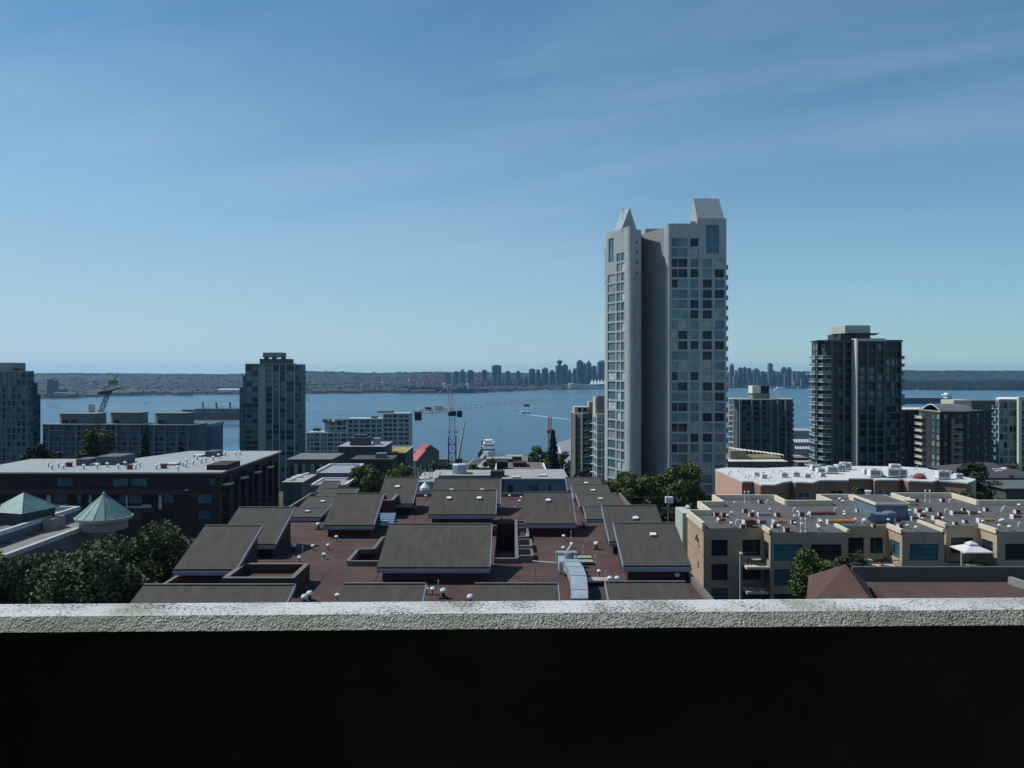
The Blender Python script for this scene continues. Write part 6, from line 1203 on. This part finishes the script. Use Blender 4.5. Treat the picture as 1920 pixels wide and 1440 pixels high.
def boat(lab, px, py, L, name='boat', group=None, cabin=.35, sail=0):
    D = H*F/(py-693); x = XP(px, D); t = thing(name, lab, 'boat', (x, D, 0), group); mb = MB(); mb.prism([(x-L/2, D-L*.13), (x+L*.3, D-L*.15), (x+L/2, D), (x+L*.3, D+L*.15), (x-L/2, D+L*.13)], -.3, L*.1+.6); mb.build('hull', wm, t)
    mb = MB(); mb.box(x-L*.3, D-L*.09, L*.1+.6, x+L*.15, D+L*.09, L*(.1+cabin*.5)+.6); mb.build('cabin', wm, t)
    if sail: mb = MB(); mb.prism([(x-L*.3, D), (x+L*.25, D-.2), (x+L*.25, D+.2)], 2, [3, 2+sail, 2+sail]); mb.bar((x+L*.25, D, 1), (x+L*.25, D, 3+sail), .15); mb.build('sail', wm, t)
boat('small white sailboat just right of the teal glass tower', 577, 751, 12, 'sailboat', sail=13); boat('white launch near the far waterfront, left of the domed office block', 986, 731.5, 14)
boat('white launch near the far shore, below the domed office block', 1023, 732, 20); boat('tiny white boat in front of the white convention sails', 1058, 740, 8); boat('small dark-shadowed boat in mid water right of the white jib tip', 1048, 756, 6)
boat('tiny boat crossing between the mid-rise and the dark tower', 1502, 753, 10); boat('small boat low in the water right of the tower crane', 936, 807, 5); boat('small boat in mid harbour left of the bulk carrier', 275, 756, 14); boat('white lighthouse-like marker boat off the forested park', 1720, 733, 12, sail=10)
for i in range(22): boat('small white boat moored in the marina row below the right skyline', 1446+3.6*i+random.uniform(-.8, .8), 727.6+random.uniform(-.3, .6), random.uniform(14, 22), group='boats moored in the far marina', cabin=.5)
boat('larger grey vessel in front of the marina row', 1463, 731, 55, 'vessel')
# ================================================================== far waterfront: halls, sails, skyline
sk = [M('skyline_slate', (.06, .075, .09), .7, .12, .01), M('skyline_grey', (.12, .13, .14), .8, .12, .01), M('skyline_tan', (.22, .19, .165), .8, .1, .01), M('skyline_glass', (.05, .09, .12), .35, .12, .01), M('skyline_white', (.45, .45, .44), .8, .08, .01)]
stripe = M('skyline_band', (.035, .045, .055), .4, .1, .01)
def high(px0, px1, yt, D, top='flat', m=0, label=None, group=None, y0=None):
    x0, x1 = XP(px0, D), XP(px1, D); z = ZP(yt, D); w_ = x1-x0; dp = max(18, w_*.9); zb = 3 if y0 is None else ZP(y0, D)
    t = thing('high_rise', label, 'high-rise', ((x0+x1)/2, D+dp/2, zb), group); mb = MB(); c = w_*.12
    mb.prism([(x0+c, D), (x1-c, D), (x1, D+c), (x1, D+dp-c), (x1-c, D+dp), (x0+c, D+dp), (x0, D+dp-c), (x0, D+c)], zb, z if top != 'step' else z-9); mb.build('wall', sk[m], t)
    mb = MB(); n = int((z-zb)/14)
    for i in range(1, n): mb.box(x0+c+.5, D-.35, zb+14*i, x1-c-.5, D-.02, zb+14*i+5)
    if n > 1: mb.build('window_band', stripe, t)
    mb = MB(); xm, ym = (x0+x1)/2, D+dp/2
    if top == 'flat': mb.box(xm-w_*.25, ym-5, z, xm+w_*.25, ym+5, z+4)
    elif top == 'dome': mb.lathe(xm, ym, [(w_*.46, z), (w_*.4, z+6), (w_*.22, z+11), (1, z+13)], 14)
    elif top == 'point': mb.lathe(xm, ym, [(w_*.45, z), (w_*.1, z+14), (.5, z+18)], 6)
    elif top == 'step': mb.box(x0+w_*.2, D+3, z-9, x1-w_*.2, D+dp-3, z-2); mb.box(x0+w_*.35, D+6, z-2, x1-w_*.35, D+dp-6, z+2)
    elif top == 'spire': mb.box(x0+w_*.2, D+3, z, x1-w_*.2, D+dp-3, z+5); mb.bar((xm, ym, z), (xm, ym, z+26), .9)
    mb.build('roof', sk[min(m, 1)], t); return t
SKL = [(833, 843, 699, 'flat', 1, 'low grey block behind the rightmost red gantry crane, first of the skyline from the left'), (851, 860, 697, 'flat', 0, 'slate block just left of the pointed pale tower in the skyline'), (861, 872, 696.5, 'point', 1, 'pale grey tower with a pointed top, left part of the skyline'),
 (876, 888, 695, 'flat', 0, 'slate block between the pointed tower and the raised-boom crane'), (903, 913, 694.5, 'flat', 0, 'slim slate block right beside the raised crane boom'), (922, 940, 685.5, 'flat', 3, 'broad blue-grey tower standing alone, widest in the left half of the skyline'),
 (947, 957, 696.5, 'flat', 1, 'small grey block right of the broad blue-grey tower'), (967, 976, 695, 'step', 0, 'narrow stepped block midway along the skyline'), (992, 1004, 692.5, 'flat', 3, 'blue-grey block with a flat top left of the round-topped pair'),
 (1005, 1013, 696, 'dome', 0, 'small round-topped block in the skyline'), (1016, 1028, 692.5, 'dome', 3, 'tall dome-topped blue office block in the skyline'), (1030, 1041, 694, 'step', 0, 'stepped dark block between the dome-topped one and the lookout tower'),
 (1042, 1056, 686, 'flat', 0, 'dark block directly under the saucer lookout'), (1054, 1065, 685, 'spire', 0, 'dark block with a mast right of the saucer lookout'), (1065, 1071, 692.5, 'step', 0, 'small stepped block right of the lookout group'),
 (1074, 1082, 694, 'dome', 0, 'rounded dark block left of the tallest slate tower'), (1081.5, 1094, 675.5, 'step', 0, 'tallest slate tower of the left skyline'), (1093, 1099, 682, 'flat', 2, 'tan slim tower right of the tallest slate tower'),
 (1099, 1109, 681, 'point', 0, 'dark tower with a peaked top beside the slim tan tower'), (1109, 1119, 687, 'flat', 0, 'flat dark block between the peaked tower and the last block before the pale tower'), (1121, 1138, 679.5, 'dome', 0, 'broad dark tower touching the left edge of the tall pale tower'),
 (1369, 1376.5, 685.5, 'dome', 3, 'first skyline tower right of the tall pale tower, slim and rounded'), (1378, 1383, 695, 'flat', 2, 'tiny tan tower second from the left in the right skyline'), (1385, 1393, 690, 'flat', 3, 'blue tower left of the stepped one in the right skyline'),
 (1393, 1401.5, 688, 'step', 3, 'stepped blue tower in the right skyline'), (1401.5, 1409, 691, 'flat', 0, 'slate tower right of the stepped blue one'), (1409, 1413, 696.5, 'flat', 1, 'small grey tower wedged in the right skyline'),
 (1413, 1425, 694, 'dome', 3, 'wide rounded blue tower above the mid-rise rooftop box'), (1427, 1434, 697, 'flat', 0, 'low slate tower above the mid-rise roof'), (1441, 1449.5, 682, 'flat', 1, 'tallest slim tower of the right skyline with a pale crown'),
 (1449.5, 1454, 695.5, 'flat', 0, 'small tower leaning against the tallest slim one'), (1466, 1475.5, 688.5, 'step', 3, 'blue tower, left one of the prominent pair above the marina'), (1476, 1485, 692, 'dome', 0, 'dark rounded tower, right one of the prominent pair above the marina'),
 (1471, 1477, 699, 'flat', 1, 'pale low tower in front of the prominent pair'), (1494, 1510, 698, 'flat', 1, 'broad grey block left of the dark glass tower in the right skyline'), (1512, 1521, 702, 'point', 1, 'short pointed block touching the dark tower in the right skyline'),
 (1448, 1458, 703, 'flat', 3, 'low blue block at the foot of the tallest slim tower'), (1458, 1466, 701, 'flat', 1, 'low grey block left of the prominent pair'), (1486, 1492, 697, 'flat', 2, 'slim tan block right of the prominent pair'), (1434, 1441, 703, 'flat', 0, 'low slate block left of the tallest slim tower')]
for k, (a, b, yt, tp, m, lab) in enumerate(SKL): high(a, b, yt, 4450+((k*137) % 300), tp, m, lab)
for k in range(70):
    p = random.choice([random.uniform(825, 1135), random.uniform(930, 1135), random.uniform(1366, 1522)]); w_ = random.uniform(4, 9)
    high(p, p+w_, random.uniform(703, 716), random.uniform(4150, 5000), random.choice(['flat', 'step']), random.choice([0, 1, 1, 2, 3]), 'low hazy block packed along the foot of the far skyline', 'low blocks at the foot of the far skyline')
t = thing('lookout_tower', 'round saucer lookout with a mast rising above the far skyline', 'tower', (XP(1049.5, 4470), 4480, 100)); x = XP(1049.5, 4470); mb = MB(); mb.lathe(x, 4480, [(9, ZP(688, 4480)), (9, ZP(682, 4480)), (17, ZP(679, 4480)), (19, ZP(677.5, 4480)), (12, ZP(676.5, 4480)), (6, ZP(675, 4480))], 18); mb.build('saucer', sk[0], t)
mb = MB(); mb.bar((x, 4480, ZP(676, 4480)), (x, 4480, ZP(668, 4480)), .9); mb.build('mast', sk[1], t)
t = thing('convention_centre', 'waterfront convention centre with white fabric sails left of the tall pale tower', 'building', (XP(1120, 4050), 4060, 2)); mb = MB(); mb.box(XP(1064, 4000), 4000, 0, XP(1142, 4000), 4060, 14); mb.box(XP(1067, 4000), 4010, 14, XP(1092, 4000), 4050, 25); mb.box(XP(1092, 4000), 4010, 14, XP(1140, 4000), 4050, 18); mb.build('hall', M('conv_hall', (.22, .24, .26), .8, .15, .03), t)
mb = MB(); mb.box(XP(1057, 3990), 3990, 21, XP(1073, 3990), 3996, 23.5); mb.box(XP(1066, 3990), 3998, 22, XP(1076, 3990), 4004, 30); mb.box(XP(1094, 3990), 3996, 19, XP(1120, 3990), 4002, 22.5); mb.build('white_deck', wm, t)
mb = MB()
for i in range(5):
    xa = XP(1110+6*i, 4040); w_ = 15; mb.face([(xa-w_/2, 4020, 24), (xa+w_/2, 4020, 24), (xa+1, 4040, 48)]); mb.face([(xa+w_/2, 4020, 24), (xa+w_/2, 4070, 24), (xa+1, 4040, 48)]); mb.face([(xa-w_/2, 4070, 24), (xa-w_/2, 4020, 24), (xa+1, 4040, 48)])
mb.build('sail', wm, t)
t = thing('cruise_ship', 'white cruise ship moored at the convention centre', 'ship', (XP(1080, 3960), 3960, 0)); mb = MB(); mb.prism([(XP(1064, 3960), 3965), (XP(1070, 3960), 3950), (XP(1136, 3960), 3950), (XP(1136, 3960), 3980), (XP(1070, 3960), 3980)], 0, 10); mb.box(XP(1068, 3960), 3953, 10, XP(1100, 3960), 3977, 22); mb.box(XP(1070, 3960), 3955, 22, XP(1086, 3960), 3975, 27); mb.build('hull', M('liner_white', (.42, .44, .45), .6, .25, .06), t)
t = thing('silo', 'pale slim silo among the far quay buildings', 'silo', (XP(680, 3600), 3600, 3)); mb = MB()
for i in range(3): mb.lathe(XP(677+3*i, 3600), 3600, [(3.2, 3), (3.2, 30+14*(i == 1))], 8)
mb.build('cylinder', sk[4], t)
t = thing('warehouse', 'long white shed on the far quay just left of the teal glass tower', 'warehouse', (XP(430, 3150), 3160, 3)); mb = MB(); mb.box(XP(408, 3150), 3150, 3, XP(452, 3150), 3190, 17); mb.build('wall', sk[4], t)
mb = MB(); n = 6; [mb.face([(XP(408, 3150), 3150+40*i/n, 17+5*math.sin(math.pi*i/n)), (XP(452, 3150), 3150+40*i/n, 17+5*math.sin(math.pi*i/n)), (XP(452, 3150), 3150+40*(i+1)/n, 17+5*math.sin(math.pi*(i+1)/n)), (XP(408, 3150), 3150+40*(i+1)/n, 17+5*math.sin(math.pi*(i+1)/n))]) for i in range(n)]; mb.build('roof', sk[4], t)
t = thing('grain_terminal', 'dark industrial plant rising on the far left shore behind the dark ship', 'plant', (XP(97, 3000), 3000, 3)); mb = MB(); mb.box(XP(88, 3000), 3000, 3, XP(95, 3000), 3020, ZP(711, 3000)); mb.box(XP(96, 3000), 3000, 3, XP(104, 3000), 3020, ZP(713, 3000)); mb.box(XP(104, 3000), 3000, 3, XP(122, 3000), 3020, ZP(730, 3000)); mb.build('tower_block', M('plant_slate', (.04, .05, .07), .8, .1), t)
# houses and sheds over the far shore
hmats = [M('house_white', (.42, .42, .40), .8, .1, .02), M('house_tan', (.16, .13, .11), .8, .1, .02), M('house_grey', (.09, .1, .11), .8, .1, .02), M('house_brick', (.26, .08, .05), .8, .1, .02)]; rfm = M('far_house_roof', (.04, .04, .045), .8, .1, .02)
def hmesh(m):
    mb = MB(); mb.box(-.5, -.5, 0, .5, .5, .6, 0); mb.face([(-.52, -.55, .6), (.52, -.55, .6), (.52, 0, 1), (-.52, 0, 1)], 1); mb.face([(.52, .55, .6), (-.52, .55, .6), (-.52, 0, 1), (.52, 0, 1)], 1); mb.face([(.5, -.5, .6), (.5, .5, .6), (.5, 0, 1)]); mb.face([(-.5, .5, .6), (-.5, -.5, .6), (-.5, 0, 1)])
    me = bpy.data.meshes.new('far_house'); me.from_pydata(mb.v, [], mb.f); me.materials.append(m); me.materials.append(rfm); me.polygons.foreach_set('material_index', mb.m); return me
hms = [hmesh(m) for m in hmats]
def house(me, x, y, z, sx, sy, sz, a, name, lab, cat, grp):
    o = bpy.data.objects.new(name, me); C.objects.link(o); o.location = (x, y, z); o.scale = (sx, sy, sz); o.rotation_euler = (0, 0, a); tag(o, lab, cat, grp)
for i in range(170):
    p = random.choice([random.uniform(60, 450), random.uniform(575, 930), random.uniform(575, 930)]); Ds = H*F/(itp(shore, p)-693); D = Ds+500+3000*random.random()
    house(random.choice(hms[:3]), XP(p, D), D, terrain(p, D)-1, random.uniform(14, 34), random.uniform(12, 24), random.uniform(9, 20), random.uniform(-.5, .5), 'far_house', 'pale house among the trees on the far hillside', 'house', 'houses scattered over the far hillside')
for i in range(110):
    p = random.choice([random.uniform(80, 450), random.uniform(575, 1060), random.uniform(575, 1060)]); Ds = H*F/(itp(shore, p)-693); D = Ds+random.uniform(15, 350)
    house(random.choice(hms), XP(p, D), D, terrain(p, D)-.5, random.uniform(25, 70), random.uniform(20, 30), random.uniform(8, 18), random.uniform(-.15, .15), 'port_shed', 'low shed in the clutter of the far port waterfront', 'shed', 'sheds along the far port waterfront')
# ================================================================== trees
tree('tree', 'large leafy green tree in the lower left, in front of the teal cone roof', XP(250, 72), 72, ZP(950, 72), 5.6, 7.5, 34000, .19, 'soft', lobes=34)
tree('tree', 'broad green tree filling the bottom left corner', XP(92, 66), 66, ZP(1034, 66), 5.4, 5.2, 24000, .18, 'soft', lobes=30)
tree('tree', 'leafy green tree between the corner tree and the large one, hugging the parapet', XP(185, 64), 64, ZP(1020, 64), 4.4, 5.2, 21000, .18, 'soft', lobes=26)
tree('tree', 'tree crown half cut by the left edge at the bottom', XP(-10, 64), 64, ZP(1030, 64), 4.4, 5, 11000, .22, 'soft', lobes=24)
tree('tree', 'bright green bushy tree at the left foot of the tallest tower', XP(1158, 165), 165, ZP(860, 165), 5.4, 9, 10000, .32, 'bright', lobes=26)
tree('tree', 'dark green tree between the two brighter ones at the foot of the tallest tower', XP(1196, 158), 158, ZP(880, 158), 4.6, 8, 8000, .32, 'green', lobes=24)
tree('tree', 'tall bright green tree in front of the recess of the tallest tower', XP(1228, 160), 160, ZP(858, 160), 4.4, 9.5, 8000, .32, 'bright', lobes=24)
tree('tree', 'wide bright tree covering the right foot of the tallest tower', XP(1282, 158), 158, ZP(856, 158), 5.2, 10, 11000, .32, 'green', lobes=28)
tree('tree', 'green tree between the tall bright one and the wide one below the tower', XP(1250, 166), 166, ZP(872, 166), 4.2, 8, 5000, .36, 'green', lobes=22)
tree('tree', 'low dark tree behind the utility pole with the white transformer', XP(1262, 140), 140, ZP(925, 140), 4.0, 5, 4500, .32, 'dark', lobes=20)
tree('tree', 'round green tree left of centre, in front of the round-fronted brick building', XP(690, 185), 185, ZP(866, 185), 6.4, 7.5, 6500, .38, 'green', lobes=26)
tree('tree', 'wide green tree just left of the brown roof block, centre-left', XP(750, 190), 190, ZP(872, 190), 6.2, 7, 6000, .38, 'green', lobes=24)
tree('tree', 'small green tree right of the lilac-grey block', XP(655, 175), 175, ZP(888, 175), 2.8, 4, 2200, .34, 'olive', lobes=12)
tree('tree', 'dark tree at the foot of the tower crane', XP(832, 300), 300, ZP(857, 300), 4.6, 6, 2600, .5, 'dark', lobes=16)
tree('tree', 'small tree below the red gabled roofs', XP(806, 330), 330, ZP(864, 330), 4, 5, 1800, .5, 'green', lobes=12)
tree('tree', 'yellow-green shrubby tree right of the white rooftop unit', XP(893, 200), 200, ZP(869, 200), 3.0, 3.4, 3000, .36, 'bright', lobes=16)
tree('tree', 'dark green tree behind the yellow-green one, below the docked ferry', XP(919, 240), 240, ZP(850, 240), 2.9, 6, 2400, .42, 'green', lobes=14)
tree('tree', 'round green tree at the left of the waterfront clump beside the conifer', XP(1008, 430), 430, ZP(833, 430), 6, 8.5, 2600, .62, 'green', lobes=18)
tree('tree', 'round green tree at the right of the waterfront clump beside the conifer', XP(1030, 425), 425, ZP(838, 425), 5.6, 8, 2400, .62, 'bright', lobes=18)
tree('tree', 'dark tree right of the conifer, in front of the shipyard hall', XP(1056, 410), 410, ZP(845, 410), 6.5, 9, 2600, .62, 'green', lobes=18)
tree('tree', 'low dark tree at the foot of the slim brown and cream building', XP(1105, 300), 300, ZP(880, 300), 8, 4.6, 2600, .5, 'dark', lobes=18)
conifer('conifer', 'tall dark pointed conifer before the water, beside the red crane mast', XP(1037, 400), 400, ZP(806, 400), 4.4, 3000, .6)
tree('tree', 'olive tree rising in front of the leftmost low glass block', XP(184, 205), 205, ZP(797, 205), 5.0, 6.2, 5500, .4, 'olive', lobes=26)
conifer('conifer', 'dark conifer-like tree behind the pale roof of the brown building', XP(272, 190), 190, ZP(815, 190), 4.6, 4200, .42, kind='dark')
tree('tree', 'dark round tree at the foot of the left-edge tower', XP(76, 190), 190, ZP(828, 190), 4.0, 5, 3600, .38, 'dark', lobes=18)
conifer('conifer', 'small dark conifer before the rightmost low glass block', XP(338, 230), 230, ZP(823, 230), 2.4, 1200, .4)
tree('tree', 'dark leafy tree at the right, covering the end of the white roof', XP(1838, 178), 178, ZP(880, 178), 5.4, 7, 5500, .38, 'dark', lobes=26)
tree('tree', 'dark tree before the arched-roof building', XP(1826, 200), 200, ZP(862, 200), 4.6, 6, 4500, .4, 'dark', lobes=22)
tree('tree', 'green shrubby tree behind the cream parapet, right of the pink building', XP(1800, 145), 145, ZP(918, 145), 3.6, 2.8, 3000, .3, 'green', lobes=16)
tree('tree', 'green shrubby tree behind the cream parapet near the right edge', XP(1858, 150), 150, ZP(928, 150), 4.2, 2.6, 3000, .3, 'green', lobes=16)
tree('palm_like_tree', 'small yellow-green tufted tree in front of the pink building', XP(1608, 140), 140, ZP(911, 140), 1.25, 1.3, 1200, .22, 'bright', lobes=9, zbase=ZP(911, 140)-9)
tree('tree', 'round green tree in front of the cream building', XP(1522, 86), 86, ZP(1026, 86), 2.75, 2.9, 6500, .17, 'green', lobes=24)
tree('tree', 'pale grey-green small tree right of the round tree by the cream building', XP(1588, 88), 88, ZP(1042, 88), 1.8, 1.6, 2200, .15, 'olive', lobes=14)
tree('shrub', 'light green climbing shrub by the railed terrace of the cream building', XP(1612, 94), 94, ZP(1028, 94), .8, 1.3, 1100, .12, 'soft', lobes=8, cat='shrub')
tree('tree', 'small tree above the right edge block roofline entrance', XP(1895, 240), 240, ZP(868, 240), 3.0, 2.6, 1500, .4, 'green', lobes=12)
# ================================================================== poles, wires, cars
wood = M('pole_timber', (.16, .13, .11), .9, .2, 2); pp_ = M('pale_pole', (.42, .41, .37), .7, .1)
for px, yt, D, m, lab in ((1253, 930, 128, wood, 'timber utility pole carrying white transformers by the trees'),):
    x = XP(px, D); t = thing('utility_pole', lab, 'utility pole', (x, D, G(D))); mb = MB(); mb.bar((x, D, G(D)-.5), (x, D, ZP(yt-4, D)), .16, n=8, r2=.12); mb.build('pole', m, t)
    mb = MB(); mb.box(x-1.1, D-.08, ZP(yt+24, D), x+1.1, D+.08, ZP(yt+24, D)+.14); mb.build('crossarm', m, t)
    for k, dx_ in enumerate((-.35, .1, .45)): mb = MB(); mb.lathe(x+dx_, D-.35-.05*k, [(.26, ZP(yt+12, D)), (.26, ZP(yt, D)-.1), (.1, ZP(yt, D))], 10); mb.build('transformer', M('transformer_white', (.62, .66, .68), .6, .05), t)
for px, yt, D, lab in ((1388, 1037, 84, 'slim pale lamp pole in front of the cream building, left of the round tree'), (1803, 1036, 84, 'shorter pale pole just left of the parasol')):
    x = XP(px, D); t = thing('lamp_pole', lab, 'pole', (x, D, G(D))); mb = MB(); mb.bar((x, D, G(D)-.3), (x, D, ZP(yt, D)), .09, n=8); mb.build('pole', pp_, t); mb = MB(); mb.box(x-.1, D-.7, ZP(yt, D), x+.1, D+.1, ZP(yt, D)+.12); mb.build('lamp_head', pp_, t)
wm_ = M('wire_grey', (.08, .075, .075), .8, .05)
def wire(lab, a, b, sag, r=.018):
    a, b = Vector(a), Vector(b); t = thing('overhead_wire', lab, 'wire', tuple((a+b)/2)); mb = MB(); n = 14; pr = None
    for i in range(n+1):
        s_ = i/n; p = a.lerp(b, s_); p.z -= sag*4*s_*(1-s_)
        if pr is not None: mb.bar(pr, p, r)
        pr = p
    mb.build('cable', wm_, t)
wire('thin overhead wire crossing in front of the brown building, upper one', (XP(0, 118), 118, ZP(922, 118)), (XP(560, 124), 124, ZP(936, 124)), -.4); wire('thin overhead wire crossing in front of the brown building, lower one', (XP(170, 112), 112, ZP(904, 112)), (XP(620, 126), 126, ZP(952, 126)), .5)
wire('wire running from the transformer pole to the cream building', (XP(1253, 128), 128, ZP(955, 128)), (23.8, 108, ZP(966, 109)), .2); wire('wire hanging between the transformer pole and the trees to the left', (XP(1253, 128), 128, ZP(930, 128)), (XP(1100, 150), 150, ZP(926, 150)), .4)
def car(lab, px, D, col, a=0, x=None):
    x = XP(px, D) if x is None else x; z = G(D)+.07; t = thing('parked_car', lab, 'car', (x, D, z)); c, s_ = math.cos(a), math.sin(a); Tm = lambda pts: [(x+u*c-v*s_, D+u*s_+v*c) for u, v in pts]
    mb = MB(); mb.prism(Tm([(-2.1, -.85), (2.1, -.85), (2.2, 0), (2.1, .85), (-2.1, .85), (-2.2, 0)]), z+.35, z+.85); mb.prism(Tm([(-1.5, -.75), (.9, -.75), (.9, .75), (-1.5, .75)]), z+1.3, z+1.45); mb.build('body', col, t)
    mb = MB(); mb.prism(Tm([(-1.75, -.78), (1.3, -.78), (1.3, .78), (-1.75, .78)]), z+.85, z+1.3); mb.build('window', g_dark, t)
    for u in (-1.35, 1.35):
        for v in (-.8, .8): q = Tm([(u, v-.1), (u, v+.1)]); mb = MB(); mb.bar((*q[0], z+.32), (*q[1], z+.32), .32, n=12); mb.build('wheel', black, t)
cc = [white, M('car_silver', (.4, .42, .44), .35, .05, metal=.5), M('car_dark', (.03, .03, .04), .3, .05), M('car_red', (.3, .03, .03), .35, .05)]
for k, (px, D, c, lab) in enumerate(((796, 392, 0, 'white car parked by the trees below the red gabled roofs'), (803, 396, 2, 'dark car parked beside the white one below the red gabled roofs'), (811, 400, 1, 'silver car parked right of the dark one below the red gabled roofs'),
    (1866, 345, 0, 'white car parked behind the cream building, left of the silver one'), (1880, 350, 1, 'silver car parked behind the cream building near the right edge'), (1896, 348, 0, 'white car parked behind the cream building, nearest the right edge'), (1853, 352, 3, 'red car parked behind the cream building near the shrubs'))): car(lab, px, D, cc[c], .1*k)
# glazed white shed beside the cream building
t = thing('stair_enclosure', 'pale green-grey stair enclosure topped by a vent at the cream building corner', 'building', (XP(1282, 113), 113, G(112))); x0, x1 = XP(1277, 113), XP(1286, 113)+.6; mb = MB(); mb.box(x0, 112, G(112)-1, x1, 117, ZP(962, 112)); mb.build('wall', M('pale_green_wall', (.42, .48, .44), .8, .05), t)
mb = MB(); mb.lathe((x0+x1)/2+.4, 113.4, [(.35, ZP(962, 112)), (.35, ZP(962, 112)+.7), (.05, ZP(962, 112)+.9)], 12); mb.build('roof_vent', pale, t)
# more housing down the slope that only shows in slivers
for k in range(26):
    px = random.choice([random.uniform(500, 620), random.uniform(760, 1060), random.uniform(1470, 1530), random.uniform(1690, 1920)]); D = random.uniform(430, 690); z = G(D)+random.uniform(6, 11); x = XP(px, D); w_ = random.uniform(12, 22)
    t = thing('town_building', 'low building tucked among trees on the slope down to the harbour', 'building', (x, D, G(D)), 'low buildings down the harbour slope'); mb = MB(); mb.box(x-w_/2, D, G(D+12)-1, x+w_/2, D+12, z); mb.build('wall', random.choice([chg, pw_, brw, blu]), t); mb = MB(); mb.box(x-w_/2-.4, D-.4, z, x+w_/2+.4, D+12.4, z+.4); mb.build('roof', random.choice([lg, bz, mk_roof]), t)
for k in range(34):
    px = random.uniform(440, 1940); D = random.uniform(330, 720); yt_ = 693+(H-G(D)-random.uniform(8, 12))*F/D
    if 860 < px < 1000 and D > 500: continue
    tree('tree', 'distant street tree on the slope down to the harbour', XP(px, D), D, ZP(yt_, D), random.uniform(4, 6), random.uniform(4, 5.5), 700, .8, random.choice(['green', 'dark', 'green']), lobes=10, group='street trees down the harbour slope')
